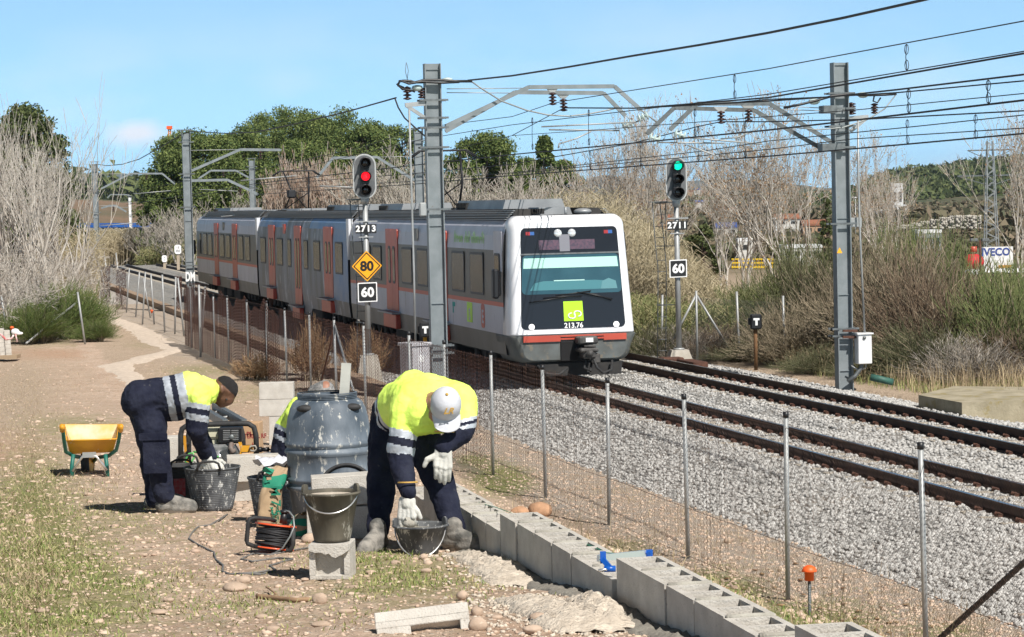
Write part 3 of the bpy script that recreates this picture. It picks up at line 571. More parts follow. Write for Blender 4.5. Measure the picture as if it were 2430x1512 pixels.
def louvres(par, ya, yb):
    b = MB()
    for sd in (-1, 1):
        for i in range(6):
            z = 3.385+i*.036; x = sd*(1.16-i*.035); b.box((x, (ya+yb)/2, z), (.05, yb-ya-.25*i*0-.3, .014))
        b.k = 1; b.prism([(sd*1.08, ya+.2, 3.37), (sd*.9, ya+.3, 3.59), (sd*.6, ya+.3, 3.6), (sd*.6, ya+.2, 3.4)], (0, yb-ya-.5, 0)); b.k = 0
    b.build('roof_louvre', [M['slat'], M['under']], par, local=True)
def unit(par, ya, yb, hgt=.33, x0=.75, name='air_conditioner'):
    b = MB(); z = 3.46; b.prism([(-x0, ya, z), (x0, ya, z), (x0*.85, ya, z+hgt), (-x0*.85, ya, z+hgt)], (0, yb-ya, 0)); b.k = 1
    for i in range(7): b.box((-x0*.9-.0, yb-.25-.16*i, z+hgt/2), (.12, .07, hgt*.7))
    b.build(name, [pm('roof_unit_grey', (.3, .31, .32), (.22, .23, .24), 2, .5), M['under']], par, local=True)
def underframe(par, ya, yb, bogies):
    b = MB(); b.box((0, (ya+yb)/2, .62), (2.2, yb-ya-1.2, .3))
    for y in bogies:
        b.box((-.95, y, .45), (.18, 2.6, .25), bev=.05); b.box((.95, y, .45), (.18, 2.6, .25), bev=.05); b.box((0, y, .5), (1.9, .5, .2))
        for dy in (-.95, 0, .95): b.box((-1.08, y+dy, .42), (.12, .3, .3), bev=.04)
    mid = (ya+yb)/2
    for dy, l in ((-3.2, 2.0), (-.6, 1.6), (2.2, 2.2)): b.box((-.9, mid+dy, .42), (.7, l, .42), bev=.03); b.box((.9, mid+dy, .42), (.7, l, .42), bev=.03)
    b.build('underframe', M['under'], par, local=True)
    for y in bogies:
        for dy in (-.9, .9):
            wv = MB()
            for sd in (-1, 1): wv.lathe([(.01, -.05), (.40, -.05), (.41, 0), (.43, .02), (.43, .05), (.01, .05)], (sd*.53, y+dy, .42), 20, ((0, 1, 0), (0, 0, 1), (1, 0, 0)))
            wv.cyl((-.5, y+dy, .42), (.5, y+dy, .42), .06); wv.build('wheelset', M['rust'], par, local=True)
def pantograph(par, y, h=1.35):
    b = MB(); z = 3.5
    for sd in (-1, 1):
        b.tube([(sd*.45, y+.7, z+.05), (sd*.3, y-.55, z+h*.5), (sd*.45, y+.35, z+h)], .03, 6); b.cyl((sd*.45, y+.7, z-.05), (sd*.45, y+.7, z+.15), .07); b.tube([(sd*.45, y+.7, z+.1), (-sd*.3, y-.55, z+h*.5)], .018, 5)
    for dy in (.2, .5): b.tube([(-.85, y+dy, z+h-.12), (-.6, y+dy, z+h+.05), (.6, y+dy, z+h+.05), (.85, y+dy, z+h-.12)], .025, 6)
    b.box((0, y+.7, z+.06), (1.3, .25, .12)); b.box((0, y-.2, z+.06), (1.3, 1.9, .05)); b.box((-.32, y-.5, z+h*.47), (.3, .3, .3), bev=.05)
    b.build('pantograph', M['wire'], par, local=True)
# car 1
c1 = shell('car_body', .55, 19.75, 'w', tr)
for a in ((16.0, 14.75), (17.6, 16.4), (11.86, 10.5), (9.83, 8.5), (5.71, 4.33), (3.74, 2.37)): window(c1, *a, 1.75, 2.67)
window(c1, 1.31, .80, 1.78, 2.68, 'tgs', .07)
door(c1, 14.05, 12.4); door(c1, 7.95, 6.25)
b = MB(); b.plate((-1.34, 1.0, 2.1), .8, 2.1, .05, .006, LEFT); b.build('cab_door', M['tw'], c1, local=True)
b = MB(); b.box((-1.5, .62, 2.05), (.14, .22, .62), bev=.04); b.build('wing_mirror', M['black'], c1, local=True)
louvres(c1, .8, 19.4); unit(c1, 3.2, 8.2, .34); unit(c1, 15.2, 18.6, .3); unit(c1, 1.4, 2.3, .16, .4); underframe(c1, .6, 19.7, (3.4, 16.6)); pantograph(c1, 12.6, 1.55)
text('(tren del silenci)', .48, (-1.327, 3.95, 2.93), (0, -1, 0), (0, 0, 1), pm('train_green_text', (.28, .5, .2), rough=.5), 'lettering', c1, .001, .012, local=True)
M['lime'] = pm('lime_logo', (.42, .75, .02), rough=.4)
b = MB(); b.box((-1.352, 3.9, 1.33), (.006, .55, .44)); b.build('logo_panel', M['lime'], c1, local=True)
text('S', .36, (-1.357, 3.9, 1.27), (0, -1, 0), (0, 0, 1), M['tw'], 'logo_letter', c1, .001, .01, local=True)
b = MB(); b.plate((-1.35, 2.55, 1.3), .36, .52, .1, .004, LEFT); b.build('emblem', M['tr'], c1, local=True); text('E', .4, (-1.357, 2.55, 1.27), (0, -1, 0), (0, 0, 1), M['tw'], 'emblem_letter', c1, .001, .01, local=True)
b = MB(); b.box((-1.352, 5.6, 1.45), (.006, .28, .1)); b.box((-1.352, 5.68, 1.33), (.006, .1, .16)); b.build('emblem', pm('teal_logo', (.05, .35, .32)), c1, local=True)
b = MB(); b.box((-1.352, 10.0, 3.0), (.02, .5, .3)); b.build('side_display', M['tg'], c1, local=True)
# car 2 (middle, repainted)
c2_ = shell('car_body', 20.15, 39.65, 'g', tr)
for a in ((38.94, 37.57), (34.68, 33.3), (32.11, 31.33), (28.53, 27.69), (26.51, 25.22), (22.34, 21.01)): window(c2_, *a, 1.75, 2.69)
door(c2_, 36.82, 35.25); door(c2_, 30.6, 29.13, .58, 3.12, (1.1, 2.72)); door(c2_, 24.48, 22.84)
b = MB(); b.prism([(-1.30, 27.4, .56), (-1.30, 32.6, .56), (-1.28, 32.2, .3), (-1.28, 27.8, .3)], (2.6, 0, 0)); b.build('low_floor_skirt', M['graf'], c2_, local=True)
louvres(c2_, 20.3, 39.5); unit(c2_, 22.3, 27.8, .3); unit(c2_, 33.5, 37.6, .2, .85, 'resistor_box'); underframe(c2_, 20.4, 39.4, (23.4, 36.4)); pantograph(c2_, 38.6, 1.45)
b = MB(); b.box((-1.33, 33.0, 3.0), (.03, .5, .32)); b.build('side_display', M['tr'], c2_, local=True)
text('TREN', .3, (-1.352, 23.6, 1.35), (0, -1, 0), (0, 0, 1), M['tw'], 'faded_lettering', c2_, .001, local=True) if False else None
# car 3
c3 = shell('car_body', 40.05, 60.3, 'w', tr)
for a in ((57.48, 56.14), (55.52, 54.23), (51.37, 49.99), (49.34, 47.99), (45.23, 43.91), (43.26, 41.9)): window(c3, *a, 1.74, 2.69)
window(c3, 58.8, 58.4, 1.76, 2.68, 'tgs', .06); door(c3, 53.43, 52.0); door(c3, 47.29, 45.84); louvres(c3, 40.4, 59.6); unit(c3, 53.5, 59, .26); unit(c3, 42, 51, .16, .8, 'resistor_box'); underframe(c3, 40.2, 60.1, (43.5, 56.8))
b = MB(); b.box((-1.33, 50.3, 3.0), (.03, .5, .32)); b.build('side_display', M['tb'], c3, local=True); b = MB(); b.box((-1.5, 59.9, 2.05), (.14, .22, .62), bev=.04); b.build('wing_mirror', M['black'], c3, local=True)
for y in (19.95, 39.85): b = MB(); b.box((0, y, 1.9), (2.2, .44, 2.6)); b.build('gangway', M['under'], tr, local=True)
M['fair'] = pm('white_fairing', (.7, .71, .74), rough=.35)
for y in (20.05, 39.95):                                        # curved corner fairings at the car ends
    b = MB(); b.prism([(-1.37, y+.15, 3.36), (-1.37, y-.3, 3.36), (-1.37, y-.3, 2.9), (-1.37, y-.05, 2.2), (-1.37, y+.1, 2.7)], (.12, 0, 0)); b.build('end_fairing', M['fair'], tr, local=True)
# cab front
def outline(wb, wt, z0, z1, r0, r1, n=6, y=0, rake=0):
    pts = []
    for qx, zc, r, a0 in ((1, z1, r1, 0), (-1, z1, r1, PI/2), (-1, z0, r0, PI), (1, z0, r0, 1.5*PI)):
        w_ = wt if zc == z1 else wb; sz = 1 if zc == z1 else -1
        for k in range(n+1):
            a = a0+PI/2*k/n; x = qx*(w_-r)+r*math.cos(a); z = zc-sz*r+r*math.sin(a); pts.append((x, y+rake*(z-.97)/2.45, z))
    return pts
def loft(name, rings, mat, par, cap0=True, cap1=True, smooth=True):
    n = len(rings[0]); V = [p for r in rings for p in r]; F = [(i*n+j, i*n+(j+1) % n, (i+1)*n+(j+1) % n, (i+1)*n+j) for i in range(len(rings)-1) for j in range(n)]
    sm_ = [smooth]*len(F)
    if cap0: F.append(tuple(range(n))[::-1]); sm_.append(False)
    if cap1: F.append(tuple((len(rings)-1)*n+j for j in range(n))); sm_.append(False)
    o = mesh_obj(name, V, F, mat, par, local=True); o.data.polygons.foreach_set('use_smooth', sm_); return o
M['cab'] = pm('cab_white', (.84, .84, .86), (.74, .74, .76), 2.5, .35, coat=.2, c3=(.5, .49, .48), sc3=6, th3=.68)
RK = .28
nose = loft('cab_front', [outline(1.20, 1.08, 1.00, 3.32, .05, .22, y=-.06, rake=RK), outline(1.28, 1.16, .98, 3.38, .04, .24, y=-.03, rake=RK), outline(1.33, 1.21, .97, 3.42, .04, .26, y=.06, rake=RK), outline(1.36, 1.24, .97, 3.45, .03, .24, y=.3, rake=RK*.4), outline(1.36, 1.27, .97, 3.46, .03, .22, y=.62)], M['cab'], tr)
M['mask'] = pm('cab_black_mask', (.008, .010, .016), rough=.1, spec=.35)
FN = np.array([0, -1, RK/2.45]); FN /= np.linalg.norm(FN); FU = np.cross((1, 0, 0), FN)*1.; FU = -FU if FU[2] < 0 else FU
def fp(x, z, d=0): return np.array([x, -.06+RK*(z-.97)/2.45, z])+FN*d    # point on the raked front plane
def fquad(name, q, d, t, mat, par=nose, r=.06):
    # q: (xb, xt, z0, z1) symmetrical trapezoid or list of (x,z)
    pts = q if isinstance(q, list) else [(p[0], p[2]) for p in outline(q[0], q[1], q[2], q[3], r, r)]
    b_ = MB(); b_.prism([fp(x, z, d) for x, z in pts], FN*t); return b_.build(name, mat, par, local=True)
mask = fquad('front_mask', (1.115, 1.035, 1.10, 3.2), .001, .012, M['mask'], r=.1)
M['wsg'] = pm('windscreen_glass', (.012, .06, .085), (.025, .09, .12), 1.5, .1, spec=.5)
ws = fquad('windscreen', (1.075, 1.04, 1.82, 2.63), .014, .006, M['wsg'], mask, .1)
fquad('sun_blind', [(-1.02, 2.36), (1.02, 2.36), (1.0, 2.57), (-1.0, 2.57)], .021, .003, pm('mint_blind', (.42, .72, .62), rough=.4), ws)
fquad('dashboard', [(-.9, 1.9), (.9, 1.9), (.75, 2.07), (.5, 2.09), (-.6, 2.09), (-.8, 2.05)], .021, .002, pm('cab_desk', (.06, .2, .23), rough=.3), ws)
fquad('driver_seat', [(.62, 1.9), (.98, 1.9), (.95, 2.06), (.8, 2.12), (.66, 2.06)], .0235, .002, pm('seat_back', (.1, .25, .28), rough=.4), ws)
fquad('desk_trim', [(-.38, 2.085), (.28, 2.085), (.28, 2.105), (-.38, 2.105)], .0235, .002, pm('desk_trim', (.45, .7, .65)), ws)
fquad('mask_joint', [(-1.06, 2.64), (1.05, 2.64), (1.05, 2.67), (-1.06, 2.67)], .014, .004, M['galvd'], mask)
fquad('destination_display', [(-.66, 2.74), (.54, 2.74), (.54, 2.94), (-.66, 2.94)], .014, .004, pm('display', (.13, .07, .10), (.06, .045, .07), 20, .3), mask)
fquad('centre_column', [(-.22, 2.7), (.0, 2.7), (.0, 3.05), (-.22, 3.05)], .0185, .004, pm('grey_column', (.2, .2, .23), rough=.4), mask)
for x, nm in ((-.24, 'upper_headlight'), (.06, 'upper_headlight')):
    b = MB(); b.lathe([(.001, .03), (.05, .028), (.075, .015), (.085, 0)], fp(x, 3.08, .013), 16, ((1, 0, 0), FU, FN)); b.build(nm, pm('lamp_glass', (.75, .78, .8), rough=.1, metal=.4), mask, local=True)
for x in (-.9, .92):
    b = MB(); b.lathe([(.001, .03), (.04, .026), (.06, .012), (.065, 0)], fp(x, 1.15, .013), 16, ((1, 0, 0), FU, FN)); b.build('headlight', pm('lamp_lit', (.9, .9, .88), rough=.1, emit=((1, 1, .95), .8)), mask, local=True)
for x in (-.93, .75):
    fquad('tail_lamp', [(x, 3.05), (x+.09, 3.05), (x+.09, 3.12), (x, 3.12)], .014, .006, pm('red_lens', (.35, .03, .03), rough=.2), mask); fquad('marker_lamp', [(x+.09, 3.05), (x+.18, 3.05), (x+.18, 3.12), (x+.09, 3.12)], .014, .006, pm('blue_lens', (.04, .12, .35), rough=.2), mask)
fquad('logo_panel', [(-.2, 1.25), (.22, 1.25), (.21, 1.66), (-.2, 1.66)], .014, .004, M['lime'], mask)
b = MB()                                                        # looping white mark on the green square
def arc(cx, cz, rx, rz, a0, a1, n=9): return [fp(cx+rx*math.cos(a0+(a1-a0)*k/n), cz+rz*math.sin(a0+(a1-a0)*k/n), .02) for k in range(n+1)]
b.tube(arc(-.03, 1.36, .075, .055, PI*.5, PI*1.5)+arc(.0, 1.36, .04, .055, -PI/2, PI*.3), .014, 6); b.tube(arc(.1, 1.395, .07, .055, PI*1.5, PI*2.5)+arc(.07, 1.395, .05, .055, PI/2, PI*1.25), .014, 6); b.build('logo_mark', M['signwhite'], mask, local=True)
text('213.76', .15, fp(0, 1.155, .015), (1, 0, 0), FU, M['signwhite'], 'fleet_number', mask, .002, .003, local=True)
for pts in ([(-.62, 1.74), (-.2, 1.765), (.2, 1.76)], [(-.92, 1.66), (-.55, 1.7), (-.1, 1.76)], [(-.35, 1.78), (.4, 1.86)], [(.2, 1.83), (.85, 1.68)], [(.1, 1.84), (.5, 1.78), (.84, 1.66)]):
    b = MB(); b.tube([fp(x, z, .05) for x, z in pts], .013, 5); b.build('wiper', M['black'], mask, local=True)
M['bump'] = pm('bumper_grey', (.12, .135, .135), (.08, .085, .08), 3, .6, c3=(.16, .14, .11), sc3=7, th3=.56)
bm = loft('bumper', [outline(1.1, 1.24, .46, .97, .22, .02, y=-.1), outline(1.2, 1.33, .42, .97, .25, .02, y=-.02), outline(1.26, 1.36, .4, .972, .25, .02, y=.15), outline(1.28, 1.36, .4, .972, .2, .02, y=1.3)], M['bump'], tr)
for a in ((-1.1, -.31), (.62, 1.11)):
    b = MB(); b.box(((a[0]+a[1])/2, -.115, .905), (a[1]-a[0], .05, .13)); b.build('red_bumper_panel', M['tr'], bm, local=True)
b = MB(); b.box((.155, -.12, .95), (.93, .05, .035)); b.box((.155, -.115, .89), (.93, .05, .035)); b.build('red_bumper_grille', M['tr'], bm, local=True)
b = MB(); b.box((.0, -.11, .63), (.62, .04, .42), bev=.015); b.build('coupler_recess', M['blackmat'], bm, local=True)
cp = MB(); cp.box((.2, -.3, .86), (.42, .34, .16), bev=.03); cp.box((.2, -.3, .66), (.4, .5, .09), bev=.03); cp.box((.22, -.32, .58), (.28, .4, .2), bev=.04); cp.cyl((.2, -.1, .6), (.2, -.62, .6), .09, .07); cp.box((.36, -.42, .48), (.18, .12, .22), bev=.03); cp.cyl((.1, -.5, .74), (.34, -.5, .74), .03)
cpo = cp.build('coupler', pm('coupler_iron', (.035, .034, .033), (.09, .085, .08), 9, .7), bm, local=True)
b = MB(); b.box((.22, -.475, .87), (.16, .02, .09)); b.build('coupler_plate', M['white'], cpo, local=True)
for pts in ([(.3, -.45, .5), (.36, -.5, .3), (.5, -.45, .17), (.72, -.3, .22), (.8, -.1, .4)], [(-.8, -.1, .35), (-.65, -.3, .18), (-.4, -.35, .17), (-.2, -.25, .3)], [(.15, -.4, .45), (.1, -.45, .3), (.25, -.4, .22), (.3, -.3, .4)]):
    b = MB(); b.tube(pts, .028, 7); b.build('air_hose', M['rubber'], bm, local=True)
b = MB(); b.prism([(-.75, -.02, .38), (1.05, -.02, .38), (1.0, -.05, .12), (-.6, -.05, .12)], (0, .12, 0)); b.box((0, .4, .38), (2.0, .7, .14)); b.build('obstacle_deflector', M['under'], bm, local=True)
b = MB(); b.tube([(.05, .6, 3.47), (.05, .62, 3.62)], .03, 6); b.sphere((.55, 1.1, 3.52), .2, sq=(1, 1, .35)); b.build('roof_antenna', M['slat'], c1, local=True)
# ================================================================ CATENARY MASTS
def insulator(par, top, n=4, r=.075, h=.3, mat=None, dr=(0, 0, -1), name='insulator'):
    b = MB(); dr = np.array(dr, float); dr /= np.linalg.norm(dr); x, y, d = basis(dr); pr = [(.02, 0)]
    for i in range(n):
        z = h*(.12+.76*i/(n-1) if n > 1 else .5); pr += [(.028, z-.025), (r, z), (r, z+.012), (.028, z+.03)]
    pr += [(.02, h)]; b.lathe([(a, c) for a, c in pr], top, 12, (x, y, d)); return b.build(name, mat or M['insul'], par)
def column(par, s, u, z0, z1, wd=.33, dp=.2, name='column', mat='steel'):
    b = MB(); c = T(s, u); h = z1-z0; zc = (z0+z1)/2; ax = (TE, TD, (0, 0, 1))
    b.box(c+[0, 0, zc], (wd-.044, .014, h), ax)
    for sg in (-1, 1): b.box(c+TE*sg*(wd/2-.011)+[0, 0, zc], (.022, dp, h), ax)
    for z in np.arange(z0+.5, z1, 1.6): b.box(c-TD*.02+[0, 0, z], (wd-.044, .026, .012), ax)
    return b.build(name, M[mat], par)
def collar(par, s, u, z, wd=.33, name='clamp_band'):
    b = MB(); c = T(s, u, z)
    for sg in (-1, 1): b.box(c+TD*sg*.125, (wd+.26, .03, .04), (TE, TD, (0, 0, 1)))
    for sg in (-1, 1): b.cyl(c+TE*sg*(wd/2+.06)-TD*.13, c+TE*sg*(wd/2+.06)+TD*.13, .014, n=6)
    return b.build(name, M['galvd'], par)
def channel(par, pts, name='cantilever_arm', w_=.085, mat='galv'):
    b = MB(); b.k = 0
    for i in range(len(pts)-1):
        a, c = np.array(pts[i], float), np.array(pts[i+1], float)
        b.bar(a, c, .035, w_)
        b.bar(a-[0, 0, .0]+TD*.03, c+TD*.03, .035, w_*.5)
    return b.build(name, M[mat], par)
def rod(par, a, c, r=.012, name='tie_rod', mat='galv', n=6):
    b = MB(); b.tube([a, c], r, n); return b.build(name, M[mat], par)
def clsn(par, pts, r, name, mat, n=6):
    b = MB(); b.tube(pts, r, n); return b.build(name, M[mat], par)
def SE(x, y, s): return Pe(x, y, s)
# ---- nearest mast, left of the train
s1, u1 = .24, -2.33
m1 = thing('catenary_mast', 'tall grey steel overhead-line mast standing in front of the first carriage', 'mast', T(s1, u1, -.35), group='overhead line masts')
column(m1, s1, u1, -.4, 6.62, .34, .2)
for y in (195, 238, 280, 303, 350, 497, 820, 838): collar(m1, s1, u1, float(SE(1030, y, s1)[2]), .34)
channel(m1, [SE(1057, 300, s1), SE(1255, 207, s1), SE(1458, 205, s1), SE(1522, 262, s1)], mat='steel'); channel(m1, [SE(1057, 312, s1+.5), SE(1222, 219, s1+.5), SE(1432, 221, s1+.5), SE(1484, 275, s1+.5)], mat='steel')
for (a, b_) in (((1060, 211), (1252, 209)), ((1060, 220), (1220, 221))): rod(m1, SE(*a, s1+.1), SE(*b_, s1+.1), .01)
for x, y, s in ((1311, 219, s1), (1337, 234, s1+.5)):
    insulator(m1, SE(x, y, s), 4, .085, .27); b = MB(); q = SE(x, y-7, s); b.prism([q+TE*-.16+[0, 0, .05], q+TE*.16+[0, 0, .05], q+TE*.05-[0, 0, .06], q-TE*.05-[0, 0, .06]], TD*.04); b.build('insulator_bracket', M['galv'], m1)
for (a, b_, s) in (((1285, 301), (1508, 290), s1), ((1303, 308), (1470, 310), s1+.5)): rod(m1, SE(*a, s), SE(*b_, s), .018, 'registration_tube')
for x, y, s in ((1510, 283), (1474, 303)) and ((1514, 282, s1), (1477, 301, s1+.5)): insulator(m1, SE(x, y, s), 3, .1, .22, M['glassy'], (1, 0, .35), 'glass_insulator')
for pts in (((1403, 312), (1367, 329), (1326, 342), (1325, 352)), ((1560, 291), (1522, 262)), ((1522, 285), (1480, 300), (1484, 275))): clsn(m1, [SE(*q, s1+.1) for q in pts], .018, 'steady_arm', 'galv')
# left bracket, post insulators, leads
c = [SE(*q, s1) for q in ((960, 250), (1007, 246), (1007, 280), (965, 252))]
b = MB(); b.bar(c[0]-TD*.06, c[1]-TD*.06, .06, .09); b.bar(c[3]-TD*.06, c[2]-TD*.06, .05, .07); b.build('side_bracket', M['galv'], m1)
insulator(m1, SE(966, 205, s1), 4, .09, .28); insulator(m1, SE(1000, 208, s1), 4, .08, .22)
for x, y in ((1062, 192), (990, 210)):
    b = MB(); q = SE(x, y, s1); b.lathe([(.002, -.06), (.07, -.05), (.115, 0), (.1, .05), (.03, .07), (.002, .07)], q, 18, (TE, TD, (0, 0, 1))); b.build('glass_disc', M['glassy'], m1)
clsn(m1, [SE(*q, s1-.12) for q in ((1120, 193), (1080, 193), (1040, 190), (1003, 191), (985, 196), (975, 193), (960, 192), (948, 193), (945, 203), (958, 209))], .028, 'cable_lead', 'black', 8)
clsn(m1, [SE(*q, s1-.16) for q in ((1090, 195), (1050, 197), (1000, 194), (970, 199), (952, 192), (942, 200), (955, 212), (975, 214), (985, 218))], .022, 'cable_lead', 'black', 8)
clsn(m1, [SE(*q, s1-.1) for q in ((937, 233), (945, 255), (960, 280), (985, 303), (1008, 323))], .016, 'cable_lead', 'wire', 8)
clsn(m1, [SE(*q, s1-.1) for q in ((1115, 191), (1150, 215), (1190, 240), (1250, 262), (1300, 273), (1350, 276), (1400, 270), (1440, 262), (1465, 256))], .016, 'jumper_cable', 'wireg', 8)
clsn(m1, [SE(*q, s1-.1) for q in ((971, 260), (975, 400), (982, 640), (986, 812))], .022, 'cable_conduit', 'galv', 8)
clsn(m1, [SE(*q, s1-.1) for q in ((964, 148), (962, 170), (967, 190))], .006, 'bird_spike', 'galvd', 4); clsn(m1, [SE(*q, s1-.1) for q in ((965, 150), (969, 168), (966, 190))], .006, 'bird_spike', 'galvd', 4)
for y in (497,): b = MB(); q = SE(1010, y, s1); b.box(q-TE*.1-TD*.2, (.14, .12, .28), (TE, TD, (0, 0, 1)), .02); b.build('junction_box', M['galv'], m1)
# ---- right mast
s2, u2 = -.72, 6.15
m2 = thing('catenary_mast', 'tall steel overhead-line mast on the right with a white box clamped to its foot', 'mast', T(s2, u2, -.35), group='overhead line masts')
column(m2, s2, u2, -.45, 6.5, .33, .24)
for y in (222, 258, 300, 350, 531, 780, 797): collar(m2, s2, u2, float(SE(1993, y, s2)[2]), .33)
channel(m2, [SE(1985, 345, s2), SE(1826, 246, s2), SE(1655, 246, s2), SE(1590, 308, s2)], mat='galvd'); channel(m2, [SE(1950, 353, s2+.5), SE(1790, 262, s2+.5), SE(1600, 256, s2+.5), SE(1535, 318, s2+.5)], mat='galvd')
for (a, b_) in (((1975, 258), (1826, 250)), ((1975, 264), (1800, 258))): rod(m2, SE(*a, s2), SE(*b_, s2), .01)
b = MB(); q = SE(1973, 350, s2); b.box(q, (.5, .3, .16), (TE, TD, (0, 0, 1))); b.build('arm_bracket', M['galvd'], m2); b = MB(); q = SE(1965, 260, s2); b.box(q, (.3, .3, .16), (TE, TD, (0, 0, 1))); b.build('arm_bracket', M['galvd'], m2)
for x, y, s in ((1711, 263, s2), (1776, 259, s2+.5)):
    insulator(m2, SE(x, y, s), 4, .085, .27); b = MB(); q = SE(x, y-4, s); b.prism([q+TE*-.16+[0, 0, .05], q+TE*.16+[0, 0, .05], q+TE*.05-[0, 0, .06], q-TE*.05-[0, 0, .06]], TD*.04); b.build('insulator_bracket', M['galv'], m2)
for x, y, s in ((1600, 316, s2), (1540, 325, s2+.5)): insulator(m2, SE(x, y, s), 3, .1, .24, M['glassy'], (1, 0, -.3), 'glass_insulator')
for (a, b_, s) in (((1615, 325), (1808, 342), s2), ((1560, 338), (1718, 340), s2+.5)): rod(m2, SE(*a, s), SE(*b_, s), .018, 'registration_tube')
clsn(m2, [SE(*q, s2) for q in ((1632, 345), (1700, 370), (1705, 380))], .018, 'steady_arm', 'galv')
clsn(m2, [SE(*q, s2) for q in ((1822, 285), (1790, 310), (1750, 326), (1710, 330))], .016, 'jumper_cable', 'wireg')
insulator(m2, SE(2020, 243, s2), 5, .1, .26); insulator(m2, SE(2075, 245, s2), 4, .08, .22)
for x, y in ((2048, 226), (1932, 242)):
    b = MB(); q = SE(x, y, s2); b.lathe([(.002, -.06), (.07, -.05), (.125, 0), (.11, .05), (.03, .07), (.002, .07)], q, 18, (TE, TD, (0, 0, 1))); b.build('glass_disc', M['glassy'], m2)
c = [SE(*q, s2) for q in ((2015, 282), (2060, 278), (2018, 312), (2055, 282))]
b = MB(); b.bar(c[0], c[1], .06, .1); b.bar(c[2], c[3], .05, .07); b.build('side_bracket', M['galv'], m2)
clsn(m2, [SE(*q, s2-.15) for q in ((2127, 223), (2100, 225), (2060, 226), (2010, 224), (1975, 228), (1940, 238), (1900, 248), (1860, 256))], .026, 'cable_lead', 'black', 8)
clsn(m2, [SE(*q, s2-.15) for q in ((2126, 225), (2100, 258), (2060, 283), (2000, 303), (1940, 308), (1890, 303))], .014, 'jumper_cable', 'wireg', 8)
clsn(m2, [SE(*q, s2-.1) for q in ((2075, 226), (2072, 240), (2082, 244), (2090, 232))], .018, 'cable_lead', 'black', 8)
clsn(m2, [SE(*q, s2-.15) for q in ((2036, 282), (2037, 420), (2041, 560), (2052, 790))], .022, 'cable_conduit', 'galv', 8)
b = MB(); q = SE(2028, 528, s2); b.box(q, (.3, .08, .2), (TE, TD, (0, 0, 1)), .01); b.build('conduit_bracket', M['galv'], m2)
b = MB(); q = SE(2048, 828, s2-.2); b.box(q, (.3, .26, .62), (TE, TD, (0, 0, 1)), .012); b.box(q+[0, 0, .325], (.36, .32, .03), (TE, TD, (0, 0, 1))); bx = b.build('equipment_box', M['white'], m2)
b = MB(); b.cyl(q-TD*.13+TE*-.02+[0, 0, .24], q-TD*.155+TE*-.02+[0, 0, .24], .035); b.build('box_lock', M['galvd'], bx)
for y in (785, 800): b = MB(); b.bar(SE(2000, y, s2-.2), SE(2034, y, s2-.2), .05, .05); b.build('box_clamp', M['rust'], m2)
clsn(m2, [SE(*q, s2-.2) for q in ((2045, 862), (2044, 872), (2030, 892), (2012, 905))], .045, 'lower_conduit', 'galvd', 8); clsn(m2, [SE(*q, s2-.2) for q in ((2055, 862), (2054, 873), (2040, 880), (2020, 868))], .014, 'lower_conduit', 'galv', 8)
b = MB(); q = SE(1987, 595, s2)-TD*.13; b.prism([q+TE*-.06-[0, 0, .05], q+TE*.06-[0, 0, .05], q+[0, 0, .07]], -TD*.004); b.build('danger_plate', M['signorange'], m2)
# ---- masts farther down the line
def far_mast(s, u, ztop, label, side, arms, mat='steel', wd=.33, plain=False):
    m = thing('catenary_mast', label, 'mast', T(s, u, -.4), group='overhead line masts'); column(m, s, u, -.45, ztop, wd, .2, mat=mat)
    for z in (ztop-.35, ztop-1.6, ztop-2.9, ztop-5.2): collar(m, s, u, z, wd)
    b = MB(); b.box(T(s, u, ztop+.12), (wd+.2, .2, .04), (TE, TD, (0, 0, 1))); b.box(T(s, u-wd/2, ztop+.02), (.03, .2, .2), (TE, TD, (0, 0, 1))); b.box(T(s, u+wd/2, ztop+.02), (.03, .2, .2), (TE, TD, (0, 0, 1))); b.build('head_bracket', M['galvd'], m)
    for a in arms:
        pts = [SE(x, y, s) for x, y in a]; channel(m, pts, w_=.1, mat='steel')
        q = (pts[1]+pts[2])/2; insulator(m, q-[0, 0, .06], 3, .1, .3)
        rod(m, T(s, u, pts[1][2]), pts[1], .014); rod(m, q+TE*-.8*side-[0, 0, 1.2], q+TE*1.4*side-[0, 0, 1.05], .025, 'registration_tube')
    return m
far_mast(49, -2.35, 6.7, 'grey steel mast with white graffiti at its foot just left of the rear carriage', 1, [((455, 405), (570, 355), (665, 356), (667, 357)), ((455, 429), (540, 427), (600, 455), (612, 462))])
gm = [o for o in sc.objects if o.name.startswith('catenary_mast')][-1]
text('DM', .5, T(49-.12, -2.35, -.0)+[0, 0, 1.05], TE, (0, 0, 1), M['signwhite'], 'graffiti', gm, .003, .02, sx=.5)
far_mast(102, -2.35, 6.5, 'grey steel mast beside the bare trees on the left where the rails vanish', 1, [((240, 448), (310, 412), (385, 412), (415, 437)), ((240, 494), (262, 488), (275, 488), (300, 503))])
far_mast(45, 6.15, 6.5, 'grey steel mast behind the first carriage, partly covered by the nearest mast', -1, [((990, 432), (895, 373), (790, 375), (752, 422))])
far_mast(95, 6.15, 6.4, 'grey steel mast rising behind the middle of the train in front of the pines', -1, [((606, 430), (560, 405), (500, 405), (470, 425))])
far_mast(146, 6.15, 5.6, 'pale far mast in front of the umbrella pine', -1, [((420, 432), (405, 427), (385, 427), (372, 438))], 'galv')
far_mast(182, 6.15, 4.8, 'whitish slim far mast standing alone before the yellow reeds', -1, [((312, 466), (300, 462), (262, 462), (255, 470))], 'white', .26)
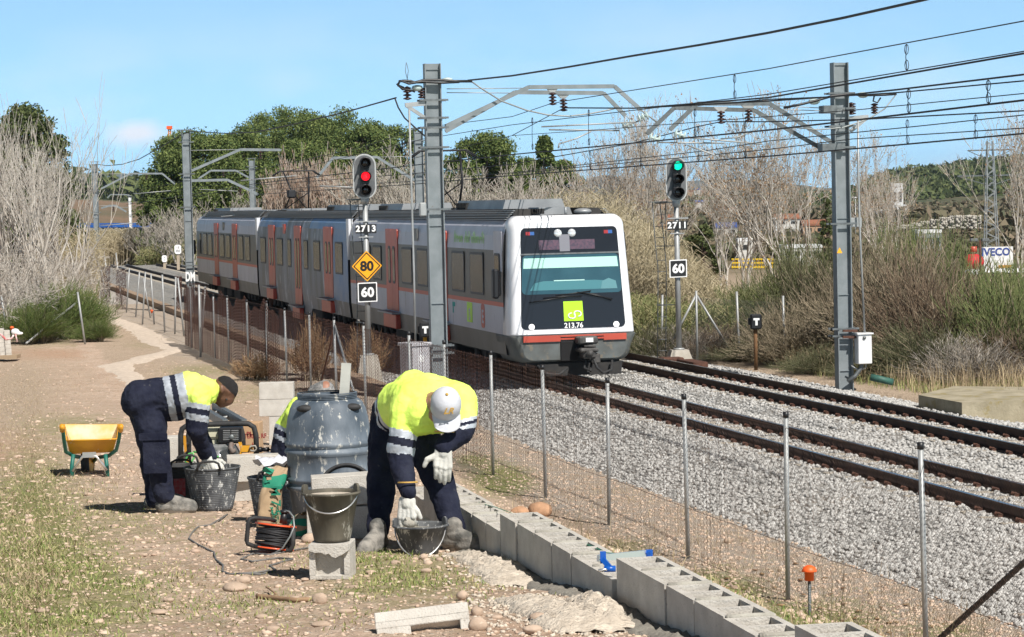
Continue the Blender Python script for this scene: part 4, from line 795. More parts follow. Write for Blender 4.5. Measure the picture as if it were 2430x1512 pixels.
# ================================================================ OVERHEAD WIRES
def wire(pts, u, r, name, par, mat='wire'):
    q = [Pd(x, y, u) for x, y in pts]; out = []
    for i in range(len(q)-1):
        for k in range(4): out.append(q[i]*(1-k/4)+q[i+1]*k/4)
    out.append(q[-1]); b = MB(); b.tube(out, r, 5); return b.build(name, M[mat], par)
def dropper(u, x, y0, y1, par, r=.006):
    a = Pd(x, y0, u); c = Pd(x+1, y1, u); b = MB(); b.tube([a, (a+c)/2+TD*.03, c], r, 4); L_ = np.linalg.norm(c-a)
    for q, sg in ((a, -1), (c, 1)): b.tube([q+TD*(.07*math.cos(t))+[0, 0, sg*(.07+.07*math.sin(t))] for t in np.linspace(0, 2*PI, 9)], r, 4)
    return b.build('dropper', M['wire'], par)
l1 = thing('overhead_line', 'contact and messenger wires strung over the nearer track', 'overhead wires', T(0, .515, 5), group='overhead wires')
wire([(330, 452), (450, 427), (607, 403), (847, 353), (1004, 303), (1215, 277), (1305, 247), (1340, 240), (1822.5, 163.4), (2430, 50)], .3, .0085, 'messenger_wire', l1)
wire([(1340, 256), (1508, 257), (1822.5, 232), (2430, 127)], .6, .014, 'messenger_wire', l1)
wire([(330, 465), (607, 424), (1004, 330), (1215, 296.5), (1822.5, 224), (2430, 122)], .3, .0085, 'messenger_wire', l1)
wire([(300, 486), (607, 436), (985, 392), (1215, 367), (1532, 337), (1822.5, 309), (2016, 287), (2430, 238)], .515, .014, 'contact_wire', l1)
wire([(1215, 322), (1337, 257)], .5, .009, 'messenger_wire', l1); wire([(985, 375), (1215, 322), (1462, 305), (1822.5, 277), (2022, 262), (2430, 222)], .7, .007, 'messenger_wire', l1)
wire([(1508, 257), (1822.5, 240), (1972, 230), (2129, 213), (2430, 177)], .6, .013, 'messenger_wire', l1)
for x, a, c in ((1743, 177, 235), (2151, 105, 167), (2156, 211, 268), (2345, 190, 246), (1263, 279, 356), (1397, 260, 345), (1649, 258, 324), (960, 320, 393), (870, 345, 404)): dropper(.5, x, a, c, l1)
l2 = thing('overhead_line', 'contact and messenger wires strung over the farther track', 'overhead wires', T(0, 3.635, 5), group='overhead wires')
wire([(400, 478), (607, 440), (985, 412), (1215, 390), (1502, 340), (1658, 300), (1712, 289), (1822, 289), (2056, 283), (2430, 263)], 3.6, .012, 'messenger_wire', l2)
wire([(607, 462), (985, 437), (1215, 417), (1822.5, 371), (2156, 342), (2430, 317)], 3.635, .014, 'contact_wire', l2)
wire([(607, 452), (985, 430), (1215, 410), (1675, 358), (1822.5, 335), (2156, 302), (2430, 273)], 3.5, .009, 'messenger_wire', l2)
wire([(1215, 412), (1822, 355), (2022, 330), (2430, 304)], 3.8, .009, 'contact_wire', l2)
for x, a, c in ((2153, 284, 341), (2315, 272, 330), (1657, 300, 382), (1768, 290, 375), (1520, 335, 394), (1400, 357, 402), (1290, 378, 410)): dropper(3.6, x, a, c, l2)
for x, y in ((1273, 399), (1240, 315), (1682, 303), (1700, 356)):
    pass
f1 = thing('feeder_cable', 'thick black feeder cable crossing the sky from the nearest mast to the top right', 'cable', T(0, -2.6, 6)); wire([(1110, 191), (1215, 180), (1350, 159), (1500, 133), (1660, 107), (1822.5, 78.4), (2000, 43), (2192.7, 0), (2330, -33)], -2.1, .017, 'cable', f1)
f2 = thing('feeder_cable', 'black feeder cable sloping from the nearest mast down to the graffitied mast', 'cable', T(20, -2.6, 6)); wire([(940, 232), (820, 266), (700, 294), (607.5, 313.5), (540, 317), (490, 314), (452, 312)], -2.5, .018, 'cable', f2)
f3 = thing('feeder_cable', 'sagging black feeder cable between the two left-hand masts', 'cable', T(70, -2.6, 6)); wire([(450, 312), (430, 320), (380, 350), (330, 378), (290, 390), (253, 393.5), (232, 390)], -2.45, .022, 'cable', f3)
f4 = thing('feeder_cable', 'pair of dark cables running to the right edge from the right-hand mast', 'cable', T(-10, 6.3, 6)); wire([(1600, 256), (1822.5, 236), (1972, 230), (2129, 220), (2430, 192)], 6.3, .014, 'cable', f4)
# ================================================================ SIGNALS
M['sgrey'] = pm('signal_grey', (.10, .105, .11), (.14, .145, .15), 6, .5); M['edge'] = pm('signal_edge', (.42, .43, .43), rough=.5)
SX = np.array([.995, .1, 0]); SX /= np.linalg.norm(SX); SN = np.array([SX[1], -SX[0], 0]); SZ = np.array([0, 0, 1.])   # signal faces the camera
def digits(body, size, c, par, mat, off_=.006, sx=1, sp=1, name='lettering', sh=None): return text(body, size, c, SX, SZ, mat, name, par, .002, off_, sx=sx, spacing=sp)
def signal(label, px, Y, ytop, yhb, ypl, ybase, lit, num, plate_y, ladder_dx, hw):
    base = P(px, ybase, Y); r = thing('railway_signal', label, 'railway signal', base, group='three-lamp railway signals')
    top = P(px, ytop, Y); hb = P(px, yhb, Y); pl = P(px, ypl, Y); X = base[0]; z0 = base[2]
    b = MB(); w1_, w2_ = .30, .20
    b.prism([base+SX*-w1_+SN*w1_-[0, 0, .15], base+SX*w1_+SN*w1_-[0, 0, .15], base+SX*w1_-SN*w1_-[0, 0, .15], base-SX*w1_-SN*w1_-[0, 0, .15]], (0, 0, .15))
    lo_ = [base+SX*a*w1_+SN*c*w1_ for a, c in ((-1, 1), (1, 1), (1, -1), (-1, -1))]; tp = np.array([X, base[1], pl[2]]); hi_ = [tp+SX*a*w2_+SN*c*w2_ for a, c in ((-1, 1), (1, 1), (1, -1), (-1, -1))]
    b.add(lo_+hi_, [(3, 2, 1, 0), (4, 5, 6, 7)]+[(i, (i+1) % 4, 4+(i+1) % 4, 4+i) for i in range(4)]); b.build('plinth', M['conc'], r)
    c0 = np.array([X, base[1], 0]); b = MB(); b.cyl(c0+[0, 0, pl[2]-.05], c0+[0, 0, hb[2]+.1], .068, .06, 14); b.cyl(c0+[0, 0, pl[2]], c0+[0, 0, pl[2]+.04], .13, .13, 12)
    b.cyl(c0+[0, 0, hb[2]-.12], c0+[0, 0, hb[2]+.06], .09, .09, 12); b.build('post', M['galv'], r)
    hc = c0+SN*.09+[0, 0, (top[2]+hb[2])/2]; H = top[2]-hb[2]
    b = MB(); b.plate(hc, hw+.04, H, hw/2+.019, .03, (SX, SZ, SN), 10); bb = b.build('backboard_rim', M['edge'], r)
    b = MB(); b.plate(hc+SN*.031, hw-.03, H-.07, hw/2-.016, .012, (SX, SZ, SN), 10); b.build('backboard', M['sgrey'], r)
    b = MB(); b.box(hc+SN*.07, (.19, .09, H*.72), (SX, SN, SZ), .01); b.build('lamp_housing', M['black'], r)
    for k, dz in enumerate((.31, 0, -.31)):
        cc = hc+SN*.10+SX*.02+[0, 0, dz*H/1.04]
        b = MB(); b.lathe([(.10, 0), (.135, .02), (.135, .05), (.115, .05)], cc, 20, (SX, SZ, SN)); 
        hood = [(.118, .03), (.118, .24), (.112, .24), (.112, .03)]
        b.lathe(hood, cc, 16, (SX, SZ, SN), a0=-.45, a1=PI+.45); ho = b.build('lamp_hood', M['black'], r)
        lens = MB(); lens.lathe([(.001, .045), (.06, .042), (.095, .03), (.1, .02)], cc, 18, (SX, SZ, SN))
        if k == lit[0]: mt = pm('lit_lens', lit[1], rough=.25, emit=(lit[1], 1.4))
        else: mt = M['glassdark'] if 'glassdark' in M else M.setdefault('glassdark', pm('dark_lens', (.015, .012, .012), rough=.15))
        lens.build('lens', mt, ho)
    npc = P(px-2, plate_y, Y); npc = np.array([X, base[1], npc[2]])+SN*.09; b = MB()
    for k in range(4): b.box(npc+SX*(-.183+.122*k), (.116, .012, .21), (SX, SN, SZ)); 
    pb_ = b.build('number_plate', M['signblack'], r)
    for k, ch in enumerate(num): digits(ch, .2, npc+SX*(-.183+.122*k)+SN*.009, pb_, M['signwhite'], .008)
    b = MB()                                                     # ladder with cage at the side
    lx = ladder_dx
    for sg in (0, .2):
        b.tube([c0+SX*(lx+sg-.05)-SN*.35+[0, 0, z0+.05], c0+SX*(lx+sg-.02)-SN*.3+[0, 0, z0+1.3], c0+SX*(lx+sg)-SN*.28+[0, 0, z0+2.2], c0+SX*(lx+sg*1.1-.06)-SN*.25+[0, 0, z0+2.8], c0+SX*(lx+sg*.9-.12)-SN*.2+[0, 0, hb[2]]], .012, 5)
    for k in range(16):
        z = z0+.25+.27*k
        if z < hb[2]: b.tube([c0+SX*(lx-.03)-SN*.3+[0, 0, z], c0+SX*(lx+.19)-SN*.3+[0, 0, z]], .009, 5)
    for z in (z0+1.35, z0+2.75, hb[2]-.02): b.bar(c0+SX*(lx-.05)-SN*.28+[0, 0, z], c0-SN*.05+[0, 0, z], .03, .02)
    b.box(c0+SX*(lx+.02)-SN*.25+[0, 0, hb[2]+.0], (.42, .3, .02), (SX, SN, SZ)); b.tube([c0+SX*(lx+.18)-SN*.12+[0, 0, hb[2]], c0+SX*(lx+.18)-SN*.12+[0, 0, hb[2]-1.1]], .01, 5)
    b.build('ladder', M['galvd'], r)
    b = MB(); b.box(c0+SX*.02+SN*.06+[0, 0, npc[2]+.17], (.5, .05, .03), (SX, SN, SZ)); b.box(c0+SX*.0+SN*.06+[0, 0, npc[2]-.19], (.34, .05, .025), (SX, SN, SZ)); b.build('plate_bracket', M['galv'], r)
    return r, c0
sg1, sc1 = signal('signal 2713 showing red, mounted on a grey post left of the nearest mast', 877, 58.5, 365, 472, 843, 903, (1, (.85, .01, .02)), '2713', 543, -.22, .5)
sg2, sc2 = signal('signal 2711 showing green, on a grey post right of the train', 1612, 60, 372, 478, 830, 858, (0, (.0, .75, .42)), '2711', 535, -.42, .47)
def square_sign(c, side, txt, label, inner='signblack', tcol='signwhite', edge='signwhite', rot=False, tsz=.3):
    r = thing('speed_sign', label, 'speed sign', c, group='speed signs')
    if rot: X_, Z_ = (SX+SZ)/2**.5, (SZ-SX)/2**.5
    else: X_, Z_ = SX, SZ
    tilt = .02; X_ = X_*math.cos(tilt)+Z_*math.sin(tilt)
    b = MB(); b.plate(c, side, side, .015, .01, (X_, Z_, SN), 3); b.build('panel', M[edge], r)
    if rot:
        b = MB(); b.plate(c+SN*.011, side-.05, side-.05, .01, .002, (X_, Z_, SN), 3); b.build('border', M['signblack'], r); b = MB(); b.plate(c+SN*.014, side-.1, side-.1, .01, .002, (X_, Z_, SN), 3); b.build('face', M['signorange'], r)
    else:
        b = MB(); b.plate(c+SN*.011, side-.05, side-.05, .01, .002, (X_, Z_, SN), 3); b.build('face', M[inner], r)
    text(txt, tsz, c+SN*.018-SZ*.01, SX, SZ, M[tcol], 'lettering', r, .002, .012)
    return r
q = P(880, 631, 58.5); square_sign(np.array([sc1[0], sc1[1], q[2]])+SN*.11, .5, '80', 'orange diamond speed sign reading 80 on the left signal post', 'signorange', 'signblack', 'signorange', True, .31)
q = P(880, 693, 58.5); square_sign(np.array([sc1[0], sc1[1], q[2]])+SN*.11, .45, '60', 'black square speed sign reading 60 under the orange diamond', tsz=.3)
q = P(1611, 637, 60); square_sign(np.array([sc2[0], sc2[1], q[2]])+SN*.11, .42, '60', 'black square speed sign reading 60 on the green signal post', tsz=.29)
def tmarker(px, Y, ytop, ybox, ybase, label, pmat):
    c = P(px, (ytop+ybox)/2, Y); h = abs(P(px, ytop, Y)[2]-P(px, ybox, Y)[2]); r = thing('t_marker', label, 'marker post', P(px, ybase, Y), group='T marker posts')
    b = MB(); b.cyl([c[0], c[1], P(px, ybase, Y)[2]-.1], [c[0], c[1], c[2]], .045, .045, 10); b.build('post', M[pmat], r)
    b = MB(); b.box(c+SN*.08, (h*.75, .14, h), (SX, SN, SZ), .03); b.box(c+SN*.02-SX*h*.3, (h*.35, .1, h*.45), (SX, SN, SZ), .01); bx_ = b.build('lamp_box', M['black'], r)
    b = MB(); z = c+SN*.156; b.box(z+SZ*h*.17, (h*.4, .006, h*.14), (SX, SN, SZ)); b.box(z-SZ*h*.07, (h*.15, .006, h*.34), (SX, SN, SZ)); b.build('letter_t', M['signwhite'], bx_)
tmarker(1008, 54, 764, 800, 880, 'black T marker box on a yellow post beside the nearest mast', 'yellow')
tmarker(1792, 58, 745, 781, 868, 'black T marker box on a rusty brown post among the dry weeds', 'rustp' if 'rustp' in M else M.setdefault('rustp', pm('ochre_post', (.2, .1, .04), (.13, .07, .03), 9, .8)) and 'rustp')
# distance markers far left
def kmpost(px, Y, yt, yb, ybase, label, lines):
    c = P(px, (yt+yb)/2, Y); h = abs(P(px, yt, Y)[2]-P(px, yb, Y)[2]); r = thing('distance_marker', label, 'distance marker', P(px, ybase, Y))
    b = MB(); w_ = h*.36; b.prism([c+SX*a*w_+SZ*d*h/2 for a, d in ((-1, -.6), (-.6, -1), (.6, -1), (1, -.6), (1, .7), (.5, 1), (-.5, 1), (-1, .7))], SN*.05); pn = b.build('panel', M['signwhite'], r)
    b = MB(); q0 = P(px, ybase, Y); b.box([c[0], c[1]+.03, (q0[2]-.2+c[2])/2], (.16, .05, c[2]-q0[2]+.2), (SX, SN, SZ)); b.build('post', pm('pale_wood', (.4, .33, .25), rough=.9), r)
    for i, t_ in enumerate(lines): text(t_, h*.33, c+SN*.056+SZ*h*(.2-.36*i), SX, SZ, M['signblack'], 'number', pn, .002)
kmpost(422, 140, 581, 603, 632, 'white numbered distance marker on a pale wooden post beside a far mast', ['13', '350'])
kmpost(390, 150, 606, 622, 631, 'small white kilometre marker on a low post by the far rails', ['4', '2'])
# trackside grey cabinet
cb_ = P(985, 868, 50.3); r = thing('trackside_cabinet', 'grey metal trackside cabinet behind the fence left of the nearest mast', 'cabinet', cb_-[0, 0, .3])
zt = P(985, 820, 50.3)[2]; M['cabg'] = pm('cabinet_grey', (.5, .49, .51), (.4, .39, .41), 4, .5); ca = math.radians(36); CX = np.array([math.cos(ca), math.sin(ca), 0]); CY = np.array([-math.sin(ca), math.cos(ca), 0]); AXC = (CX, CY, (0, 0, 1))
b = MB(); b.box([cb_[0], cb_[1], (zt-.35)/2], (.42, .46, zt+.35), AXC, .01); b.build('body', M['cabg'], r)
b = MB(); b.box([cb_[0], cb_[1], zt+.03], (.48, .52, .07), AXC, .01); b.build('lid', M['cabg'], r)
b = MB(); b.box(np.array([cb_[0], cb_[1], zt-.25])+CX*.0-CY*.233, (.1, .006, .13), AXC); b.build('label_plate', M['white'], r); b = MB(); b.box(np.array([cb_[0], cb_[1], .0])-CX*.19-CY*.233, (.012, .008, .8), AXC); b.build('door_seam', M['galvd'], r)
# ================================================================ NEAR FENCE (posts every 3 m, rusty chain link)
def FX(Y): return -.35-.25*(Y-38)
pX = [(2185, 1055), (1857, 982), (1621, 939), (1434, 901), (1284, 870), (1160.4, 835.7), (1050.5, 810.7), (969, 789.7), (861.3, 767.4), (793, 754), (732.4, 742.4), (675.8, 732.5), (628, 715.8), (586, 713), (540, 703), (507, 700), (476, 690), (452, 676)]
def fence_Y(x):
    q = ray(x, 700); k = q[0]/q[1]; return (-.35+.25*38)/(k+.25)
fence = thing('chain_link_fence', 'long rusty chain-link fence on galvanised posts between the workers and the track', 'fence', (FX(38), 38, -.35))
FD = np.array([-.25, 1, 0]); FD /= np.linalg.norm(FD); pts_ = []
for x, y in pX:
    Y = fence_Y(x); pts_.append((np.array([FX(Y), Y, tz(FX(Y), Y)]), P(x, y, Y)[2]))
nb = (np.array([FX(19.7), 19.7, tz(FX(19.7), 19.7)]), pts_[0][1]); pts_ = [nb]+pts_
for q, zt in pts_:
    zt = min(max(zt, 1.2), 1.75); ln = rng.normal(0, .012); b = MB(); b.cyl(q-[0, 0, .05], [q[0]+ln, q[1], zt], .025, n=10); po = b.build('post', M['galv'], fence); b = MB(); b.cyl([q[0]+ln, q[1], zt-.04], [q[0]+ln, q[1], zt+.02], .031, n=10); b.build('post_cap', M['black'], po)
def mesh_panel(Y0, Y1, cell, r, ztop=1.47, zb=.02, par=fence, xf=FX, sag=0, name='chain_link_mesh', mat='fencewire', torn=None):
    n = int((Y1-Y0)*1.03/cell); A = []; B = []
    s_ = np.linspace(Y0, Y1, n); rows = int((ztop+.38)/cell)
    for i in range(n-1):
        Ya, Yb = s_[i], s_[i+1]; z = tz(xf(Ya), Ya)+zb-(rng.uniform(0, cell) if Y0 > 30 else 0); k = 0; top_ = ztop+sag*math.sin(i*.13)+(torn(Ya) if torn else 0)
        lo_, hi_ = (Ya, Yb); rx = rng.normal(0, .004)
        while z < top_:
            a = (xf(lo_)+rx, lo_, z) if k % 2 == 0 else (xf(hi_)+rx, hi_, z); z2 = z+cell*.5*1.1; c = (xf(hi_)+rx, hi_, z2) if k % 2 == 0 else (xf(lo_)+rx, lo_, z2); A.append(a); B.append(c); z = z2; k += 1
    return seg_mesh(name, np.array(A), np.array(B), r, r, M[mat], par, 3)
mesh_panel(19.7, 38, .052, .0016, 1.44)
M['meshd'] = pm('dark_rusty_mesh', (.10, .04, .028), (.06, .028, .02), 6, .8)
mesh_panel(38, 58, .055, .0027, 1.42, mat='meshd')
mesh_panel(58, 76, .07, .0056, 1.45, mat='meshd', torn=lambda y: .12*math.sin(y*1.7)+.08*math.sin(y*4.1)-.1)
for zz in (1.42, .6, .05):
    b = MB(); b.tube([[FX(Y), Y, tz(FX(Y), Y)+.35+(zz-.35) if zz < 1 else zz] for Y in np.linspace(19.7, 84, 40)], .003, 4); b.build('line_wire', M['fencewire'], fence)
b = MB(); a = P(2197, 1545, 22.4); c = P(2436, 1330, 20.6); b.tube([a+(c-a)*t+np.array([0, 0, .004*math.sin(t*160)]) for t in np.linspace(0, 1, 50)], .027, 8); b.build('diagonal_brace', M['rubber'], fence)
for (x0, y0, x1, y1, Y) in ((797, 765, 858, 905, None), (797, 770, 745, 905, None)):
    Ya = fence_Y(793); a = np.array([FX(Ya), Ya, 1.35]); c = np.array([FX(Ya+(-2.6 if x1 > 800 else 2.4)), Ya+(-2.6 if x1 > 800 else 2.4), -.35]); b = MB(); b.cyl(a, c, .022, n=8); b.build('brace', M['galv'] if x1 > 800 else M['rust'], fence)
b = MB(); 
for t in np.linspace(0, 1, 9): pass
# leaning remains of the old fence farther left
of = thing('old_fence', 'row of leaning bare posts with torn rusty netting beside the footing, far left', 'fence', (-14, 95, -.35))
for (xb, yb, xt, yt) in ((242, 725, 232, 615), (259, 745, 240, 640), (300, 742, 307, 636), (338, 770, 345, 645), (366, 770, 358, 650), (391, 790, 385, 652), (415, 795, 417, 657), (437, 800, 422, 660), (322, 752, 331, 645), (289, 725, 275, 600), (262, 710, 247, 600), (357, 755, 340, 660), (476, 850, 472, 676), (478, 815, 487, 680)):
    Yq = (4.15*6000)/(yb-494); a = P(xb, yb, Yq); c = P(xt, yt, Yq); b = MB(); b.cyl(a, c, .03, n=8); b.build('post', M['galv'], of)
for (x0, x1, yt, yb) in ((240, 262, 632, 720), (275, 300, 640, 735), (448, 476, 672, 800), (415, 432, 655, 735)):
    A = []; B = []; Yq = (4.15*6000)/(790-494) if x0 > 400 else 95
    for i in range(26):
        for j in range(34):
            if rng.uniform() < .25: continue
            f0 = i/26+(j % 2)*.5/26; f1 = i/26+((j+1) % 2)*.5/26; A.append(P(x0+(x1-x0)*f0, yt+(yb-yt)*j/34, Yq)); B.append(P(x0+(x1-x0)*f1, yt+(yb-yt)*(j+1)/34, Yq))
    seg_mesh('torn_netting', np.array(A), np.array(B), .006, .006, M['meshd'], of, 3)
# second fence on the far side of the tracks
rf = thing('far_fence', 'chain-link fence with braced corner posts in the dry grass behind the green signal', 'fence', P(1655, 855, 66))
for xb, yb, xt, yt in ((1655, 855, 1652, 690), (1755, 855, 1748, 692), (1862, 868, 1858, 702), (2254, 850, 2249, 722), (1570, 845, 1572, 700)):
    Yq = (4.15*6000)/(yb-458); a = P(xb, yb, min(Yq, 66)); c = P(xt, yt, min(Yq, 66)); b = MB(); b.cyl(a, c, .03, n=8); b.build('post', M['galv'], rf)
for a, c in (((1654, 702), (1745, 852)), ((1652, 700), (1590, 820))): b = MB(); b.cyl(P(*a, 63.5), P(*c, 63.5), .028, n=8); b.build('brace', M['galv'], rf)
b = MB(); A = []; B = []
for i in range(150):
    for j in range(22):
        x = 1640+i*2.6; A.append(P(x+(j % 2)*1.3, 705+j*6.5+(x-1640)*.06, 63)); B.append(P(x+((j+1) % 2)*1.3, 705+(j+1)*6.5+(x-1640)*.06, 63))
seg_mesh('chain_link_mesh', np.array(A), np.array(B), .0022, .0022, M['wireg'], rf, 3)
# concrete slab, green pipe, stones on the right
b = MB(); q = P(2310, 975, 45.5); zt = P(2300, 957, 45.5)[2]+.09; zb_ = -.5
b.prism([P(2180, 968, 46.5)[:2].tolist()+[zt-.0], P(2283, 985, 44.6)[:2].tolist()+[zt], P(2520, 990, 45.0)[:2].tolist()+[zt], P(2500, 935, 47.6)[:2].tolist()+[zt], P(2262, 932, 48.4)[:2].tolist()+[zt]], (0, 0, zb_-zt)); r = thing('concrete_slab', 'low mossy concrete chamber cover at the right edge beside the track', 'slab', q)
b.build('chamber', pm('mossy_concrete', (.4, .35, .25), (.27, .235, .16), 3, .95, c3=(.27, .22, .1), sc3=2.5, th3=.56, bump=.01, bsc=20), r)
b = MB(); b.cyl(P(2066, 895, 50.5), P(2119, 907, 50.5), .07, n=12); tag(b.build('pipe', pm('dull_green_pipe', (.04, .13, .1), (.03, .08, .06), 8, .6)), 'short green plastic pipe lying under the bushes beside the white box', 'pipe')
# ================================================================ TREES
def bare_tree_data(seed, H, spread, upness=.6, depth=5, r0=.11, lean=(0, 0), fork=3, twig=3, base_stems=1, tipr=.005, dens=.28, wig=.12):
    R = random.Random(seed); A = []; B = []; ra = []; rb = []; tips = []
    def rnd(): return np.array([R.gauss(0, 1), R.gauss(0, 1), R.gauss(0, 1)])
    def grow(p, d, L_, r, lev):
        n = 4 if lev < 2 else 3; seg = L_/n; pts = [p]
        for i in range(n):
            d = d+rnd()*wig+np.array([0, 0, upness*.12]); d = d/np.linalg.norm(d); q = p+d*seg; r2 = max(r*(1-.16), tipr); A.append(p); B.append(q); ra.append(r); rb.append(r2)
            p = q; r = r2; pts.append(p)
            if lev >= 1 and lev < depth and i > 0 and R.random() < dens: side(p, d, L_, r, lev)
            if lev == 0 and i >= 1:
                for _ in range(2): side(p, d, L_, r, lev)
        if lev < depth:
            for k in range(fork): side(p, d, L_, r, lev, .85)
        else:
            tips.append(p)
    def side(p, d, L_, r, lev, big=.62):
        t = rnd(); t -= d*(t@d); t /= np.linalg.norm(t)+1e-9; a = spread*R.uniform(.45, 1.1); nd = d*math.cos(a)+t*math.sin(a); nd[2] += upness*.35; nd /= np.linalg.norm(nd)
        grow(p, nd, L_*R.uniform(.5, .78)*(1.1 if big > .7 else 1), max(r*big, tipr), lev+1)
    for s in range(base_stems):
        a = 2*PI*s/base_stems+R.random(); k = .0 if base_stems == 1 else R.uniform(.1, .35)
        d0 = np.array([lean[0]+k*math.cos(a), lean[1]+k*math.sin(a), 1.]); d0 /= np.linalg.norm(d0); grow(np.array([k*math.cos(a)*.6, k*math.sin(a)*.6, -.1]), d0, H*(.36 if depth > 3 else .5), r0*R.uniform(.75, 1.1), 0)
    A = np.array(A); B = np.array(B); zmax = B[:, 2].max(); f = H/zmax
    return A*f, B*f, np.array(ra), np.array(rb), np.array(tips)*f
def seg_local(name, A, B, ra, rb, mat, par, n=3): o = seg_mesh(name, A, B, ra, rb, mat, None, n); o.parent = par; return o
def leaf_tris(name, C, size, mat, par, flat=False):
    n = len(C); a = rng.normal(size=(n, 3)); b = rng.normal(size=(n, 3)); a /= np.linalg.norm(a, axis=1)[:, None]; b -= a*(a*b).sum(1)[:, None]; b /= np.linalg.norm(b, axis=1)[:, None]
    s = (size*rng.uniform(.6, 1.4, n))[:, None]; V = np.stack([C+a*s, C-a*s*.5+b*s*.5, C-a*s*.5-b*s*.5], 1).reshape(-1, 3); F = np.arange(3*n).reshape(-1, 3)
    o = mesh_obj(name, V, F, mat); o.parent = par; return o
def bare_tree(name, label, cat, loc, rz, data, mat, group, leaves=0, split=.05, sx=1.):
    A, B, ra, rb, tips = data; t = thing(name, label, cat, loc, rz, group); big = ra > split
    if not big.any(): big = ra >= np.quantile(ra, .9)
    seg_local('trunk', A[big], B[big], ra[big], rb[big], mat, t, 6); seg_local('crown', A[~big], B[~big], ra[~big], rb[~big], mat, t, 3)
    if leaves and len(tips):
        k = rng.integers(0, len(B), leaves); C = B[k]+rng.normal(0, .06, (leaves, 3)); C = C[C[:, 2] > 1.5]; leaf_tris('dry_leaves', C, .055, M['leafdry'], t)
    t.scale = (sx, sx, 1); return t
def again(t, loc, rz, sc_, label):
    c = copy_tree(t); c.location = loc; c.rotation_euler = (0, 0, rz); c.scale = sc_; c['label'] = label; return c
def base(px, Y): q = P(px, 756, Y); return (float(q[0]), float(Y), tz(q[0], Y)-.05)
def hgt(ytop, px, Y): return float(P(px, ytop, Y)[2])-tz(P(px, ytop, Y)[0], Y)
LG = 'bare pale trees on the left'
d1 = bare_tree_data(3, hgt(155, 40, 92), .5, .8, 4, .14, base_stems=3, fork=2, tipr=.0072, dens=.26, wig=.13)
d2 = bare_tree_data(8, hgt(195, 150, 96), .5, .8, 4, .13, base_stems=3, fork=2, tipr=.0072, dens=.16, wig=.13)
A1 = bare_tree('bare_tree', 'bare pale tree at the left edge with the topmost twigs', 'tree', base(42, 92), 0, d1, M['barkw'], LG, split=.06)
A2 = bare_tree('bare_tree', 'bare pale multi-stemmed tree leaning over the green shrub by the footing', 'tree', base(105, 88), .4, d2, M['barkw'], LG, split=.06)
again(A2, base(75, 96), 2.4, (1.1, 1.1, .98), 'bare pale tree between the topmost one and the leaning one')
again(A1, base(125, 100), 4.0, (.8, .8, .84), 'bare pale tree with twigs reaching toward the far left mast')
d3 = bare_tree_data(21, 2.4, .9, .2, 4, .03, base_stems=4, fork=2, tipr=.006)
A3 = bare_tree('bare_bush', 'low tangled bare bush at the foot of the left trees', 'bush', base(60, 84), 0, d3, M['barkw'], 'tangled bare bushes', split=.02)
for i, (px, Y, s, lb) in enumerate([(130, 86, 1.3, 'low tangled bare bush under the leaning bare tree'), (-5, 80, 1.5, 'tangled bare bush at the left edge above the stacked blocks'), (190, 95, 1.3, 'tangled bare bush next to the leaning old fence posts'), (100, 92, 1.5, 'big tangled bare bush between the bare tree stems')]): again(A3, base(px, Y), i*1.3+1, (s, s, s), lb)
# pines: cloud of needle triangles on many sub-blobs
def pine_data(seed, H, W, cb, n, blobs, shape='umbrella', size=.2):
    R = np.random.default_rng(seed); C = []; sub = []
    for i in range(blobs):
        t = R.uniform(0, 1); a = R.uniform(0, 2*PI)
        if shape == 'umbrella': z = cb+(H-cb)*t; rad = W/2*math.sqrt(max(0, 1-((t-.35)/.7)**2))*R.uniform(.55, .95)
        elif shape == 'round': z = cb+(H-cb)*t; rad = W/2*math.sqrt(max(.02, 1-(2*t-1)**2))*R.uniform(.4, .95)
        else: z = cb+(H-cb)*t; rad = W/2*(1.05-t)**.8*R.uniform(.5, 1)
        br = W*(.125 if shape != 'cone' else .11)*R.uniform(.7, 1.35); sub.append((rad*math.cos(a), rad*math.sin(a), z-br*.4, br))
    k = n//blobs
    for x, y, z, br in sub:
        v = R.normal(size=(k, 3)); v /= np.linalg.norm(v, axis=1)[:, None]; v *= (R.uniform(0, 1, (k, 1))**.4); v[:, 2] *= .72; v *= (1+.25*np.sin(v[:, :1]*7+x)*np.sin(v[:, 1:2]*6+y)); C.append(np.array([x, y, z])+v*br)
    return np.concatenate(C), sub
def pine_tree(label, px, Y, ytop, W, cbf, seed, shape, n, blobs, mat='pine', size=.13, name='pine_tree', cat='pine tree', group='pines behind the line'):
    H = hgt(ytop, px, Y); t = thing(name, label, cat, base(px, Y), 0, group); C, sub = pine_data(seed, H, W, H*cbf, n, blobs, shape)
    b = MB(); b.tube([(0, 0, -.1), (.1, 0, H*.3), (-.05, .1, H*.6), (0, 0, H*.88)], [W*.03, W*.025, W*.018, .03], 7)
    for x, y, z, br in sub[::2]: b.tube([(0, 0, max(z-.35*math.hypot(x, y), H*.15)), (x*.6, y*.6, z-.1*math.hypot(x, y)), (x, y, z)], [.07, .045, .02], 4)
    o = b.build('trunk', M['barkd'], t, local=True); leaf_tris('crown', C, size*1.0, M[mat], t); return t
pine_tree('broad dark green umbrella pine left of the train behind the graffitied mast', 478, 190, 312, 8.2, .22, 4, 'umbrella', 60000, 170, size=.12)
pine_tree('small low pine at the left foot of the umbrella pine', 370, 186, 470, 3.2, .05, 5, 'round', 9000, 26, size=.13)
pine_tree('dark conifer behind the bare trees at the left edge', 75, 112, 246, 4.6, .02, 6, 'round', 40000, 130, 'pined', .1, 'conifer', 'conifer', None)
